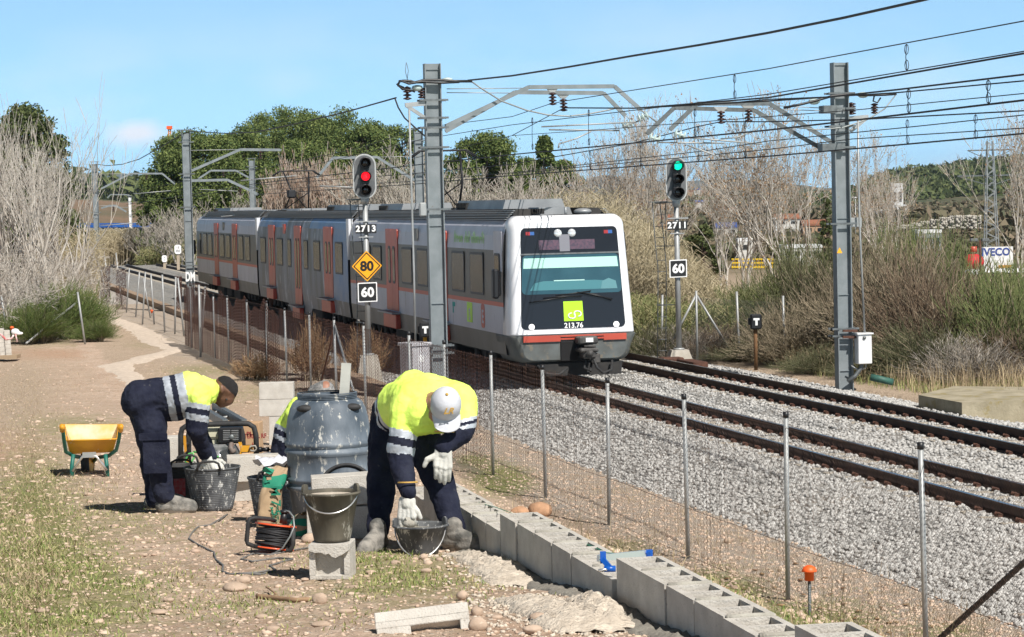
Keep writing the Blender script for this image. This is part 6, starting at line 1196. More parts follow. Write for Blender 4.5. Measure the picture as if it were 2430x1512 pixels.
for i, (px, yt, Y, lb) in enumerate([(1842, 520, 200, 'thin lamp post among the leggy trees'), (1990 + 40, 470, 260, 'thin lamp post right of the right mast'), (1735, 500, 240, 'thin lamp post right of the green signal')]):
    r = thing('street_lamp', lb, 'street lamp', P(px, 560, Y), group='far street lamps'); b = MB(); b.cyl(P(px, 600, Y), P(px, yt, Y), .05); b.build('pole', M['galv'], r); b = MB(); b.sphere(P(px-3, yt-1, Y), .18, sq=(1.6, 1, .5)); b.build('lamp_head', M['white'], r)
r = thing('rock_wall', 'pale boulder retaining wall on the far bank at the right', 'retaining wall', P(2240, 545, 300)); V = []; 
C = np.array([P(x, y, 300+rng.uniform(0, 1)) for x in np.arange(2130, 2330, 5) for y in np.arange(515, 545, 4.5) if y > 545-(x-2100)*.2])+rng.normal(0, .05, (1, 3)); o = rocks('boulders', C-np.array(r.location), rng.uniform(.14, .22, len(C)), M['conc'], 1, .2); o.parent = r
# blue-railed road bridge far left and orange crane
r = thing('road_bridge', 'blue-railed bridge deck crossing behind the yellow reeds on the left', 'bridge', P(270, 540, 260)); b = MB(); b.bar(P(120, 545, 262), P(420, 542, 258), .5, .35); b.build('deck', M['conc'], r)
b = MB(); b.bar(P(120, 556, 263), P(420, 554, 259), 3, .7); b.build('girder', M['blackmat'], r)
bb = MB()
for y in (531, 535, 538): bb.bar(P(150, y+1, 261.5), P(400, y-1, 257.5), .06, .13)
bb.build('railing', pm('blue_rail', (.03, .14, .5), rough=.5), r)
b = MB()
for x in range(150, 400, 9): b.bar(P(x, 530, 259.5), P(x, 541, 259.5), .08, .08)
b.build('railing_posts', pm('blue_rail_dark', (.03, .1, .35), rough=.5), r)
r = thing('crane', 'orange crane top rising above the umbrella pine', 'crane', P(402, 330, 240)); b = MB()
for dx in (-2.5, 3.5): b.bar(P(402+dx, 500, 240), P(402+dx*.8, 300, 240), .1, .1)
for i in range(12): b.bar(P(399.5, 300+i*5, 240), P(405.5, 305+i*5, 240), .06, .06)
b.build('lattice', pm('orange_paint', (.6, .22, .06), rough=.6), r); b = MB(); b.box(P(402, 303, 240), (.5, .4, .3)); b.build('cab', M['orange'], r)
# ================================================================ PEOPLE
def swept(b, p0, p1, r0, r1, n=14):
    p0 = np.asarray(p0, float); p1 = np.asarray(p1, float); x, y, d = basis(p1-p0); L_ = np.linalg.norm(p1-p0); prof = []
    for a in np.linspace(-PI/2, 0, 5): prof.append((max(r0*math.cos(a), 1e-4), r0*math.sin(a)))
    for a in np.linspace(0, PI/2, 5): prof.append((max(r1*math.cos(a), 1e-4), L_+r1*math.sin(a)))
    b.lathe(prof, p0, n, (x, y, d))
def organic(name, bones, voxel, parent, mats, matfn, smooth=4, wr=0, wsc=.06, ell=()):
    b = MB()
    for p0, p1, r0, r1 in bones: swept(b, p0, p1, r0, r1)
    for c, r, sq in ell: b.sphere(c, r, 16, 12, sq)
    tmp = mesh_obj('tmp', b.v, b.f, mats[0]); m = tmp.modifiers.new('r', 'REMESH'); m.mode = 'VOXEL'; m.voxel_size = voxel; m.use_smooth_shade = True
    s = tmp.modifiers.new('s', 'SMOOTH'); s.factor = .5; s.iterations = smooth
    if wr:
        tx = bpy.data.textures.new('w', 'CLOUDS'); tx.noise_scale = wsc; tx.noise_depth = 3; d = tmp.modifiers.new('d', 'DISPLACE'); d.texture = tx; d.strength = wr; d.mid_level = .5; d.texture_coords = 'GLOBAL'
    dg = bpy.context.evaluated_depsgraph_get(); dg.update(); me = bpy.data.meshes.new_from_object(tmp.evaluated_get(dg)); bpy.data.objects.remove(tmp)
    V = np.empty(len(me.vertices)*3, 'f'); me.vertices.foreach_get('co', V); V = V.reshape(-1, 3).astype(float)
    me.materials.clear()
    for m_ in mats: me.materials.append(m_)
    C = np.empty(len(me.polygons)*3, 'f'); me.polygons.foreach_get('center', C); C = C.reshape(-1, 3).astype(float)
    D = []; Tt = []
    for p0, p1, r0, r1 in bones:
        p0 = np.asarray(p0, float); p1 = np.asarray(p1, float); d = p1-p0; t = np.clip(((C-p0)@d)/(d@d+1e-9), 0, 1); dist = np.linalg.norm(C-(p0+t[:, None]*d), axis=1)-(r0+(r1-r0)*t); D.append(dist); Tt.append(t)
    D = np.array(D); bi = D.argmin(0); t = np.array(Tt)[bi, np.arange(len(C))]; mi = matfn(bi, t, C, *proj(C)) if matfn else np.zeros(len(C), int)
    me.polygons.foreach_set('material_index', np.asarray(mi, 'i')); me.polygons.foreach_set('use_smooth', np.ones(len(me.polygons), bool))
    o = bpy.data.objects.new(name, me); sc.collection.objects.link(o)
    if parent is not None:
        off_ = off(parent); me.vertices.foreach_set('co', (V-off_).astype('f').ravel()); o.parent = parent
    me.update(); return o
def unit_(v): v = np.asarray(v, float); return v/np.linalg.norm(v)
def glove(par, w_, d, n, th, curl=(.35, .4, .4, .45), name='glove', sc_=1.0, thc=.9, bk=.04):
    d = unit_(d); n = unit_(n-d*(np.dot(n, d))); s = np.cross(d, n); B_ = []
    B_.append((w_-d*bk, w_+d*.02, .03*sc_, .031*sc_))
    for k, (o_, ln) in enumerate(((-.034, .066), (-.0115, .079), (.0115, .083), (.034, .074))):
        o2 = o_*th*-1; kn = w_+d*(.092-.006*abs(k-2))*sc_+s*o2*sc_; B_.append((w_+s*o2*.7*sc_, kn, .020*sc_, .0165*sc_)); p = kn; dd = d.copy()
        for j in range(3):
            a = curl[k]*(1 if j else .8); dd = dd*math.cos(a)-n*math.sin(a); n2 = np.cross(s, dd); q = p+dd*ln*(.46, .31, .23)[j]*sc_; B_.append((p, q, (.0125-.001*j)*sc_, (.0118-.001*j)*sc_)); p = q
            n_ = n2
    tb = w_+d*.028*sc_+s*.030*th*sc_; t1 = tb+(d*.55+s*th*thc-n*.15)*.045*sc_; t2 = t1+(d*.85+s*th*.35-n*.3)*.036*sc_
    B_ += [(w_+d*.01, tb, .02*sc_, .018*sc_), (tb, t1, .017*sc_, .0145*sc_), (t1, t2, .0135*sc_, .012*sc_)]
    return organic(name, B_, .0045, par, [M['glove']], None, smooth=2)
def glove_cuff(par, w_, d, r=.05):
    d = unit_(d); x, y, d = basis(d); b = MB(); b.lathe([(r*.92, -.058), (r*1.02, -.058), (r*1.02, -.05), (r*.92, -.05)], w_, 18, (x, y, d)); return b.build('glove_cuff', M['gold'], par)
def boot(par, ank, fd, zg, ln=.2, name='boot'):
    fd = unit_([fd[0], fd[1], 0]); a = np.array([ank[0], ank[1], zg]); up = np.array([0, 0, 1.]); B_ = [(a+up*.055-fd*.03, a+up*.14, .046, .05), (a+up*.05-fd*.04, a+up*.05+fd*(ln-.05), .048, .045), (a+up*.09, a+up*.055+fd*ln*.75, .05, .042)]
    sd = np.array([fd[1], -fd[0], 0])
    for k in (-1, 1): B_.append((a+up*.032+fd*.06+sd*.018*k, a+up*.032+fd*(ln-.035)+sd*.018*k, .034, .032))
    bo = organic(name, B_, .008, par, [M['boot']], None, smooth=3)
    b = MB(); pts = []
    for t in np.linspace(0, 2*PI, 20, endpoint=False):
        l = math.cos(t); w = math.sin(t); pts.append(a+fd*(.062+l*(ln*.5+.035))+sd*w*(.047+.007*l)+up*-.005)
    b.prism(pts, up*.028); b.build('sole', pm('boot_sole', (.16, .13, .1), rough=.9), bo); return bo
# ---- worker 1: bent to the right over the tub
def W1(zx, zy, Y): return P(284.8+zx*.2551, 860.2+zy*.2551, Y-.28)
w1 = thing('person', 'bare-headed worker bent sideways, gloved hands in the streaked black tub', 'person', [*W1(400, 1400, 18.3)[:2], tz(*W1(400, 1400, 18.3)[:2])], group='bending workers')
S1a, E1a, H1a = W1(735, 300, 18.14), W1(712, 610, 18.16), W1(790, 850, 18.34); S1b, E1b, H1b = W1(735, 330, 18.58), W1(725, 620, 18.62), W1(835, 880, 18.5)
bn = [(W1(265, 440, 18.24), W1(330, 850, 18.18), .128, .088), (W1(330, 850, 18.18), W1(415, 1235, 18.2), .092, .074), (W1(255, 450, 18.5), W1(300, 880, 18.55), .125, .088), (W1(300, 880, 18.55), W1(330, 1270, 18.6), .09, .075),
      (W1(205, 350, 18.26), W1(440, 320, 18.26), .15, .145), (W1(205, 350, 18.46), W1(440, 320, 18.46), .15, .145), (W1(440, 320, 18.26), W1(640, 285, 18.22), .15, .15), (W1(440, 320, 18.46), W1(640, 285, 18.48), .15, .15),
      (W1(640, 280, 18.22), W1(790, 270, 18.24), .15, .10), (W1(640, 280, 18.48), W1(790, 270, 18.46), .15, .10), (W1(780, 265, 18.35), W1(890, 262, 18.35), .11, .072), (W1(430, 420, 18.3), W1(520, 415, 18.3), .10, .10),
      (S1a, E1a, .09, .078), (E1a, H1a, .078, .047), (S1b, E1b, .09, .075), (E1b, H1b, .075, .047),
      (W1(890, 265, 18.35), W1(945, 275, 18.35), .066, .07), (W1(965, 235, 18.35), W1(1005, 255, 18.35), .083, .078), (W1(955, 290, 18.35), W1(985, 318, 18.35), .076, .066), (W1(930, 345, 18.35), W1(942, 372, 18.35), .05, .036), (W1(990, 350, 18.35), W1(960, 386, 18.35), .036, .026), (W1(1012, 350, 18.35), W1(992, 384, 18.35), .016, .02), (W1(965, 392, 18.35), W1(955, 400, 18.35), .014, .014), (W1(1025, 318, 18.35), W1(1020, 330, 18.35), .03, .028)]
def mf1(bi, t, C, px, py):
    zx = (px-284.8)/.2551; zy = (py-860.2)/.2551; mi = np.zeros(len(C), int); tor = (bi >= 4) & (bi <= 11); q = zx-(zy-120)*.2
    m = np.where(q > 590, 1, np.where((q > 510) | ((q > 390) & (q < 455)), 2, 0)); mi = np.where(tor, m, mi)
    arm = np.isin(bi, (12, 14)); z2 = zy-(zx-640)*.18; mi = np.where(arm, np.where(z2 < 365, 1, np.where((z2 < 415) | ((z2 > 470) & (z2 < 530)), 2, 0)), mi)
    hd = bi >= 16; hair = (zy < 182+(zx-930)*.95) & (zx > 915); mi = np.where(hd, np.where(hair, 4, 3), mi); mi = np.where((bi == 16) & (zx < 912), 1, mi); return mi
body1 = organic('body', bn, .0078, w1, [M['navy'], M['hivis'], M['reflect'], M['skin1'], M['hairb']], mf1, 4, .034, .11)
b = MB(); b.sphere(W1(944, 250, 18.265), .03, 12, 9, (.62, .5, 1.05)); b.build('ear', M['skin1'], w1)
b = MB(); b.sphere(W1(990, 345, 18.285), .008, 8, 6); b.build('eye', M['black'], w1)
b = MB(); c = W1(310, 690, 18.07); b.plate(c, .2, .05, .01, .02, ((1, 0, 0), (0, 0, 1), (0, -1, 0))); b.plate(c-[-.02, -.005, .14], .19, .24, .015, .014, ((1, 0, 0), (0, 0, 1), (0, -1, 0))); b.build('trouser_pocket', M['navy'], w1)
b = MB(); b.lathe([(.066, -.03), (.082, -.028), (.086, .02), (.074, .03)], W1(888, 268, 18.35), 20, basis(W1(945, 285, 18.35)-W1(888, 268, 18.35))); b.build('collar', M['hivis'], w1)
glove(w1, H1a+np.array([.01, 0, -.03]), (.25, -.05, -1), (-.5, -.9, 0), 1, (.6, .65, .65, .6), sc_=1.0); glove_cuff(w1, H1a+np.array([.0, 0, -.015]), (.2, 0, -1), .05)
glove(w1, H1b+np.array([.0, 0, -.02]), (.75, -.1, -.8), (.3, -.6, .8), -1, (.5, .5, .55, .55), sc_=1.12)
zg1 = lambda p: tz(p[0], p[1])
q = W1(440, 1330, 18.2); boot(w1, q, (1, -.05), zg1(q), .22); q = W1(335, 1320, 18.6); boot(w1, q, (1, .1), zg1(q), .22)
b = MB(); q = W1(640, 1020, 18.1); 
# ---- worker 2: bent toward the camera, cap down
w2 = thing('person', 'bent worker in a white cap, one glove on his knee, one above a bucket', 'person', [*P(990, 1310, 14.2)[:2], tz(*P(990, 1310, 14.2)[:2])], group='bending workers')
sL, eL, hL = P(962, 965, 14.12), P(950, 1083, 14.08), P(968, 1168, 13.93); sR, eR, hR = P(1100, 950, 14.12), P(1097, 1024, 14.02), P(1054, 1060, 13.93)
bn = [(P(925, 1010, 14.6), P(907, 1134, 14.42), .118, .085), (P(907, 1134, 14.42), P(897, 1256, 14.22), .085, .066), (P(990, 1010, 14.6), P(1040, 1138, 14.26), .118, .09), (P(1040, 1138, 14.26), P(1077, 1250, 14.15), .09, .064),
      (P(935, 992, 14.66), P(958, 960, 14.4), .14, .15), (P(985, 992, 14.66), P(1030, 955, 14.4), .14, .155), (P(958, 960, 14.4), P(985, 955, 14.18), .15, .135), (P(1030, 955, 14.4), P(1080, 955, 14.18), .155, .125), (P(985, 955, 14.2), P(1080, 955, 14.2), .14, .125), (P(985, 940, 14.42), P(1020, 945, 14.28), .15, .14),
      (P(1000, 985, 14.1), P(1040, 985, 14.08), .12, .11),
      (sL, eL, .088, .076), (eL, hL, .074, .05), (sR, eR, .083, .07), (eR, hR, .066, .05),
      (P(1030, 955, 14.1), P(1045, 960, 13.98), .062, .065), (P(1052, 955, 13.95), P(1057, 965, 13.9), .08, .075), (P(1040, 985, 13.95), P(1046, 1000, 13.93), .055, .04)]
def mf2(bi, t, C, px, py):
    mi = np.zeros(len(C), int); tor = (bi >= 4) & (bi <= 10)
    q = px+(C[:, 1]-14.2)*-260                                    # position along the stooped back
    d = np.hypot((C[:, 0]-(P(935, 990, 14.66)[0]))*1.0, (C[:, 1]-14.66)) ; d = (P(935, 992, 14.66)[1]-C[:, 1])+(C[:, 0]-P(935, 992, 14.66)[0])*.55+(C[:, 2]-P(935, 992, 14.66)[2])*.35
    mi = np.where(tor, np.where(d > .27, 1, np.where((d > .215) | ((d > .12) & (d < .17)), 2, 0)), mi)
    aL = bi == 11; z2 = py-(px-925)*.2; mi = np.where(aL, np.where(z2 < 1014, 1, np.where((z2 < 1033) | ((z2 > 1052) & (z2 < 1074)), 2, 0)), mi)
    aR = bi == 13; z3 = py+(px-1085)*.25; mi = np.where(aR, np.where(z3 < 998, 1, np.where((z3 < 1006) | ((z3 > 1014) & (z3 < 1024)), 2, 0)), mi)
    mi = np.where(bi >= 15, 3, mi); return mi
organic('body', bn, .0078, w2, [M['navy'], M['hivis'], M['reflect'], M['skin2']], mf2, 4, .034, .11)
CC = P(1058, 958, 13.90); ax_ = unit_([.10, -.80, .60]); fr = unit_(np.array([.08, -.35, -1.])-ax_*np.dot([.08, -.35, -1.], ax_)); sd = np.cross(fr, ax_)
b = MB(); prof = [(.088, -.035), (.089, -.01), (.087, .02), (.078, .05), (.06, .073), (.035, .088), (.001, .094)]; n0 = len(b.v); b.lathe(prof, CC, 28, (fr*1.06, sd*.97, ax_)); cap = b.build('cap', M['cap'], w2)
b = MB(); V = []; 
for j in range(9):
    a = (j-4)/4*1.12
    for i in range(6):
        t = i/5; r_ = .086+t*.075*math.cos(a*.62); V.append(CC+fr*(r_*math.cos(a*(1-.45*t)))+sd*(.088*math.sin(a)*(1-.12*t*t))+ax_*(-.028-.012*t-.018*(a*a)*.6))
F = [(j*6+i, j*6+i+1, j*6+i+7, j*6+i+6) for j in range(8) for i in range(5)]; V2 = [v-ax_*.005 for v in V]; n = len(V); F2 = [tuple(x+n for x in f[::-1]) for f in F]
edge = [j*6+5 for j in range(9)]; F3 = [(edge[k], edge[k+1], edge[k+1]+n, edge[k]+n) for k in range(8)]+[(i, i+1, i+1+n, i+n) for i in range(5)]+[(48+i, 48+i+1, 48+i+1+n, 48+i+n) for i in range(5)]
b.add(V+V2, F+F2+F3, True); b.build('cap_brim', M['cap'], cap)
b = MB(); b.sphere(CC+ax_*.095, .009, 10, 6); b.build('cap_button', M['gold'], cap)
nn_ = unit_(ax_*.55+fr*.85); text('LR', .05, CC+nn_*.1+sd*-.0, unit_(np.cross(unit_(np.cross(nn_, sd)), nn_))*1.0 if False else -sd if sd[0] < 0 else sd, unit_(np.cross(nn_, (-sd if sd[0] < 0 else sd))), M['gold'], 'cap_monogram', cap, .002, .001, shear=.4)
b = MB(); b.sphere(P(1022, 956, 13.9), .024, 10, 8, (.5, .7, 1.1)); b.build('ear', M['skin2'], w2)
glove(w2, hR+np.array([-.005, -.01, -.015]), (-.05, -.12, -1), (.05, -1, .1), 1, (.3, .3, .32, .35), sc_=1.1, thc=1.1, bk=.0); glove_cuff(w2, hR+np.array([-.0, -.005, .03]), (-.05, -.1, -1), .055)
glove(w2, hL+np.array([-.005, -.0, -.045]), (-.05, -.1, -1), (-.3, -1, .1), -1, (.75, .7, .6, .25), sc_=1.12, thc=.5, bk=.075); glove_cuff(w2, hL+np.array([-.0, -.0, -.0]), (.0, -.1, -1), .055)
q = P(897, 1280, 14.1); boot(w2, q, (-.3, -.95), tz(q[0], q[1])-.005, .25); q = P(1078, 1280, 14.1); boot(w2, q, (.75, -.6), tz(q[0], q[1])+.0, .23)
# ---- worker 3: crouching behind the barrel
w3 = thing('person', 'crouching grey-haired worker mostly hidden behind the blue barrel', 'person', [*P(710, 1180, 19.3)[:2], tz(*P(710, 1180, 19.3)[:2])])
bn = [(P(693, 1090, 19.3), P(700, 1030, 19.3), .175, .17), (P(745, 1090, 19.35), P(740, 1030, 19.35), .175, .17), (P(700, 1030, 19.3), P(715, 980, 19.25), .165, .125), (P(740, 1030, 19.3), P(760, 975, 19.25), .165, .125), (P(745, 965, 19.2), P(758, 940, 19.15), .07, .07),
      (P(758, 935, 19.1), P(770, 930, 19.05), .088, .085), (P(690, 1100, 19.3), P(720, 1120, 18.9), .12, .09), (P(720, 1120, 18.9), P(705, 1180, 19.15), .08, .065), (P(750, 1100, 19.3), P(790, 1110, 18.9), .12, .09), (P(790, 1110, 18.9), P(775, 1180, 19.15), .08, .065),
      (P(700, 985, 19.15), P(735, 1060, 18.95), .08, .07), (P(735, 1060, 18.95), P(780, 1100, 18.75), .065, .045), (P(770, 980, 19.2), P(810, 1060, 18.95), .08, .07), (P(810, 1060, 18.95), P(800, 1100, 18.75), .065, .045)]
def mf3(bi, t, C, px, py):
    q = py-.5*(px-642); mi = np.where(q < 998, 1, np.where((q < 1009) | ((q > 1023) & (q < 1034)), 2, 0)); mi = np.where(np.isin(bi, (6, 7, 8, 9, 11, 13)), 0, mi); hd = bi == 5
    bald = np.hypot(px-774, py-913) < 9; return np.where(hd, np.where(bald, 4, 3), mi)
organic('body', bn, .012, w3, [M['navy'], M['hivis'], M['reflect'], M['hairg'], M['skin2']], mf3, 3, .025, .09)
for hx in (785, 803): glove(w3, P(hx, 1105, 18.75), (.2, -.5, -.8), (.1, -.8, .5), 1, (.5,)*4)
for hx in (705, 775): q = P(hx, 1180, 19.2); boot(w3, q, (.2, -1), tz(q[0], q[1]), .2)
# ================================================================ BLOCK WALL
DW = np.array([-.2002, .9798, 0]); NW = np.array([.9798, .2002, 0]); W0 = np.array([.41, 10.9, 0])
wall = thing('block_wall', 'stepped course of hollow grey concrete blocks being laid across the foreground', 'block wall', (.41, 10.9, tz(.41, 10.9)))
def block_parts(b, c, ax, L_=.396, Wd=.2, H=.2, t=.028, cells=2, floor=True):
    X, Y, Z = (np.array(a, float) for a in ax)                  # X length, Y width, Z height ; c centre
    for s in (-1, 1): b.box(c+Y*s*(Wd/2-t/2), (L_, t, H), (X, Y, Z))
    xs = [-L_/2+t/2, L_/2-t/2]+([0] if cells == 2 else [])
    for x in xs: b.box(c+X*x, (t, Wd-2*t, H), (X, Y, Z))
    if floor: b.box(c-Z*(H/2-.075), (L_-2*t-.001, Wd-2*t-.001, .02), (X, Y, Z))
grp = [(4.95, 2, 1.93), (2.5, 6, 2.04), (0, 6, 2.145), (-2.53, 6, 2.25), (-4.6, 5, 2.36)]
M['blockshade'] = M['block']
for g0, n, zt in grp:
    for i in range(n):
        t0 = g0+.41*(i+.5); c = W0+DW*t0+NW*(.1+random.uniform(-.007, .007)); c[2] = zt-.1+random.uniform(-.005, .004); b = MB(); block_parts(b, c, (DW, NW, (0, 0, 1)), floor=False); b.build('block', M['block'], wall)
        if i: b = MB(); c2 = W0+DW*(g0+.41*i)+NW*.1; b.box([c2[0], c2[1], zt-.105], (.0135, .172, .19), (DW, NW, (0, 0, 1))); b.tube([[*(W0+DW*(g0+.41*i)+NW*x)[:2], zt-.004+random.uniform(0, .004)] for x in (.01, .07, .13, .19)], .013, 5); b.build('mortar_joint', M['mortar'], wall)
# mortar bedding and spilled dry mortar on the near side
def heap(name, line, wds, hs, mat, label=None, cat=None, seed=0, kind=None):
    R = np.random.default_rng(seed); V = []; m = 15; P_ = [np.array(p[:2]) for p in line]; fine = []
    for i in range(len(P_)-1):
        k = max(3, int(np.linalg.norm(P_[i+1]-P_[i])/.045)); fine += [(P_[i]+(P_[i+1]-P_[i])*j/k, wds[i]+(wds[i+1]-wds[i])*j/k, hs[i]+(hs[i+1]-hs[i])*j/k) for j in range(k)]
    for i, (p, w_, h) in enumerate(fine):
        d = fine[min(i+1, len(fine)-1)][0]-fine[max(i-1, 0)][0]; d = d/(np.linalg.norm(d)+1e-9); nn = np.array([d[1], -d[0]]); e = math.sin(PI*min(1, (i+.5)/6)/2)*math.sin(PI*min(1, (len(fine)-i)/6)/2)
        for j in range(m):
            c = -1+2*j/(m-1); q = p+nn*w_/2*c*(1+.15*math.sin(i*.6)); z = tz(q[0], q[1])+h*e*max(0, 1-c*c)**.8*(1+R.uniform(-.35, .35))+R.uniform(-.006, .006)-(.03 if abs(c) > .95 else .0); V.append((q[0], q[1], z))
    F = [(i*m+j, i*m+j+1, i*m+j+m+1, i*m+j+m) for i in range(len(fine)-1) for j in range(m-1)]; o = mesh_obj(name, V, F, mat, None, smooth=True)
    if label:
        tag(o, label, cat); q = np.array([fine[R.integers(0, len(fine))][0] for _ in range(500)]); q = q+R.normal(0, wds[-1]*.42, q.shape); C = np.stack([q[:, 0], q[:, 1], terr(q[:, 0], q[:, 1])+.003], 1); k = (q[:, 0] < W0[0]+DW[0]/DW[1]*(q[:, 1]-10.9)-.02); tag(rocks('mortar_crumbs', C[k], R.uniform(.004, .015, k.sum()), mat, .7, .3), kind='stuff')
    if kind: o['kind'] = kind
    return o
M['drym'] = pm('dry_mortar', (.66, .58, .48), (.5, .43, .35), 12, .95, bump=.02, bsc=45, c3=(.62, .56, .47), sc3=60, th3=.6)
M['darkm'] = pm('dark_mortar', (.2, .18, .155), (.28, .26, .22), 20, .95, bump=.012, bsc=50)  # darker grey mortar for the strip along the wall foot
def wl(t, o): q = W0+DW*t-NW*o; return q
heap('mortar_bed', [wl(5.0, -.0), wl(2.5, .0), wl(0, -.0), wl(-2.5, .0), wl(-4, 0)], [.3, .3, .3, .3, .3], [.015, .02, .025, .03, .03], M['darkm'], kind='structure', seed=2)
heap('dry_mortar_heap', [G(1090, 1316), G(1180, 1350), G(1225, 1395)], [.2, .34, .28], [.02, .055, .025], M['drym'], 'pale crumbly mortar heap by the boot of the worker in the cap', 'mortar heap', 3)
heap('dry_mortar_heap', [G(1200, 1420), G(1270, 1440), G(1330, 1470), G(1420, 1510)], [.2, .3, .34, .4], [.015, .04, .05, .04], M['drym'], 'pale crumbly mortar heap running along the block wall at the bottom', 'mortar heap', 4)
heap('dry_mortar_heap', [G(1370, 1422), G(1410, 1445), G(1450, 1500)], [.12, .22, .3], [.03, .06, .05], M['drym'], 'small pale mortar mound under the step of the block wall', 'mortar heap', 5)
c = np.concatenate([np.array(G(random.gauss(1290, 100), random.gauss(1440, 40)))[None] for _ in range(260)]); tag(rocks('mortar_crumbs', c, rng.uniform(.006, .016, len(c)), M['drym'], .7, .3), kind='stuff')
# ---- single blocks
def block(label, c, ax, group='loose concrete blocks', L_=.4, Wd=.2, H=.2, mat='block', solid=False):
    b = MB(); c = np.asarray(c, float)
    if solid: b.box(c, (L_, Wd, H), ax, .003)
    else: block_parts(b, c, ax, L_, Wd, H)
    o = b.build('concrete_block', M[mat]); return tag(o, label, 'concrete block', group)
XW, YW, ZW = np.array([1., 0, 0]), np.array([0, 1., 0]), np.array([0, 0, 1.])
def rotz(a): return (np.array([math.cos(a), math.sin(a), 0]), np.array([-math.sin(a), math.cos(a), 0]), ZW)
# lintel-like U block in the bottom foreground
g0 = G(1000, 1500); g0 = P(1003, 1475, 10.35); ax = rotz(.06); gz = tz(g0[0], g0[1]); b = MB(); R1 = ax
tl = .30; X_ = np.array([math.cos(.06), math.sin(.06), .09]); X_ /= np.linalg.norm(X_); Z_ = unit_(np.cross(X_, YW*.8+ZW*-.6)*1); Yv = np.cross(Z_, X_)
if Z_[2] < 0: Z_ = -Z_; Yv = np.cross(Z_, X_)
c = g0+[0, 0, -.02]
b.box(c+Yv*.0-Z_*.025, (.385, .2, .03), (X_, Yv, Z_), .003)
for s in (-1, 1): b.box(c+Yv*s*.068-Z_*.0+Z_*.015, (.385, .055, .05), (X_, Yv, Z_), .004)
b.box(c-Z_*.11-X_*.12+Yv*.0, (.14, .2, .14), (X_, Yv, Z_), .003); b.box(c-Z_*.11+X_*.172, (.04, .2, .14), (X_, Yv, Z_), .003)
b.build('channel_block', M['block']); tag([o for o in sc.objects if o.name.startswith('channel_block')][-1], 'pale grooved concrete block lying in the very bottom foreground', 'concrete block', 'loose concrete blocks')
# pedestal block with bucket
q = P(790, 1390, 12.5); zc = tz(q[0], q[1]); A_ = rotz(-.08); bc = np.array([P(789, 1340, 12.6)[0], 12.62, zc+.0]); b = MB(); Xb, Yb = A_[0], A_[1]
b.box(bc+ZW*.165, (.205, .2, .03), (Xb, Yb, ZW), .003); b.box(bc+ZW*.012, (.205, .2, .024), (Xb, Yb, ZW), .003)
for s in (-1, 1): b.box(bc+Xb*s*.0875+ZW*.087, (.03, .2, .126), (Xb, Yb, ZW))
b.box(bc-Yb*.055+ZW*.087, (.145, .02, .126), (Xb, Yb, ZW))
pts = [bc-Yb*.1+Xb*(-.1+.2*i/12)+ZW*(.15) for i in range(13)]; jag = [0, .004, .01, .008, .012, .02, .014, .03, .036, .028, .022, .01, 0]
b.prism([p-Yb*.028 for p in (bc-Yb*.1+Xb*-.1+ZW*.18, bc-Yb*.1+Xb*.1+ZW*.18)]+[pts[12-i]-Yb*.028-ZW*jag[12-i] for i in range(13)], Yb*.03)
tag(b.build('concrete_block', M['block']), 'broken-edged concrete block standing on end under the tall mortar bucket', 'concrete block', 'loose concrete blocks')
def bucket(label, c, zb, rt, rb, H, mat, name='bucket', rim=.012, ribs=0, fill=None, bail=None, ears=True, tilt=0, group=None, wob=.01, hnd=0):
    c = np.array([c[0], c[1], zb]); r = thing(name, label, name.replace('_', ' '), c, group=group); b = MB(); prof = [(.001, .004), (rb*.96, .004), (rb, .02)]
    if ribs:
        for k in range(ribs): t = (k+.5)/ribs; rr_ = rb+(rt-rb)*t; prof += [(rr_, .02+(H-.03)*t), (rr_+.003, .02+(H-.03)*(t+.25/ribs)), (rr_, .02+(H-.03)*(t+.5/ribs))]
    prof += [(rt, H-.012), (rt+rim, H-.01), (rt+rim, H), (rt-.002, H+.001), (rt-.006, H-.01), (rb-.004, .03), (.001, .03)]
    b.lathe(prof, c, 36, wob=wob); b.build('shell', M[mat], r)
    if fill: b = MB(); rf_ = rb+(rt-rb)*fill[0]-.008; b.lathe([(.001, H*fill[0]+.012), (rf_*.5, H*fill[0]+.006), (rf_, H*fill[0])], c, 24, wob=.03); b.build('mortar_fill', M[fill[1]], r)
    if ears:
        for s in (-1, 1): b = MB(); b.plate(c+XW*s*(rt*.9)-YW*(rt*.1)+ZW*(H+.015), .045, .05, .018, .012, ((.5, -.86*s, 0), (0, 0, 1), (.86*s, .5, 0))); b.build('handle_lug', M[mat], r)
    if bail is not None:
        drop, fwd = bail; pts = [c+XW*(rt*.97*math.cos(a))-YW*(rt*fwd*math.sin(a))+ZW*(H-.0-drop*math.sin(a)**1.0) for a in np.linspace(PI, 0, 19)]; b = MB(); b.tube(pts, .004, 6); b.build('wire_handle', M['alu'], r)
    for k in range(hnd):
        a = -PI/2+k*PI; o_ = c+XW*math.cos(a)*rt+YW*math.sin(a)*rt; sd_ = XW*math.sin(a)-YW*math.cos(a); b = MB(); b.tube([o_-sd_*.085+ZW*(H-.01), o_-sd_*.07+ZW*(H+.04), o_-sd_*.04+ZW*(H+.055), o_+sd_*.04+ZW*(H+.055), o_+sd_*.07+ZW*(H+.04), o_+sd_*.085+ZW*(H-.01)], .009, 7); b.build('handle', M['rubber'], r)
    return r
M['buckm'] = pm('mortar_caked_bucket', (.045, .04, .03), (.13, .115, .085), 7, .75, c3=(.42, .4, .34), sc3=16, th3=.6, bump=.003, bsc=40, stretch=(1, 1, .4))
bucket('tall black bucket caked in mortar standing on the upright block', bc+np.array([.0, .0, 0]), zc+.181, .138, .094, .25, 'buckm', rim=.013, fill=(.93, 'drym'), bail=(.095, .98), group='mortar buckets')
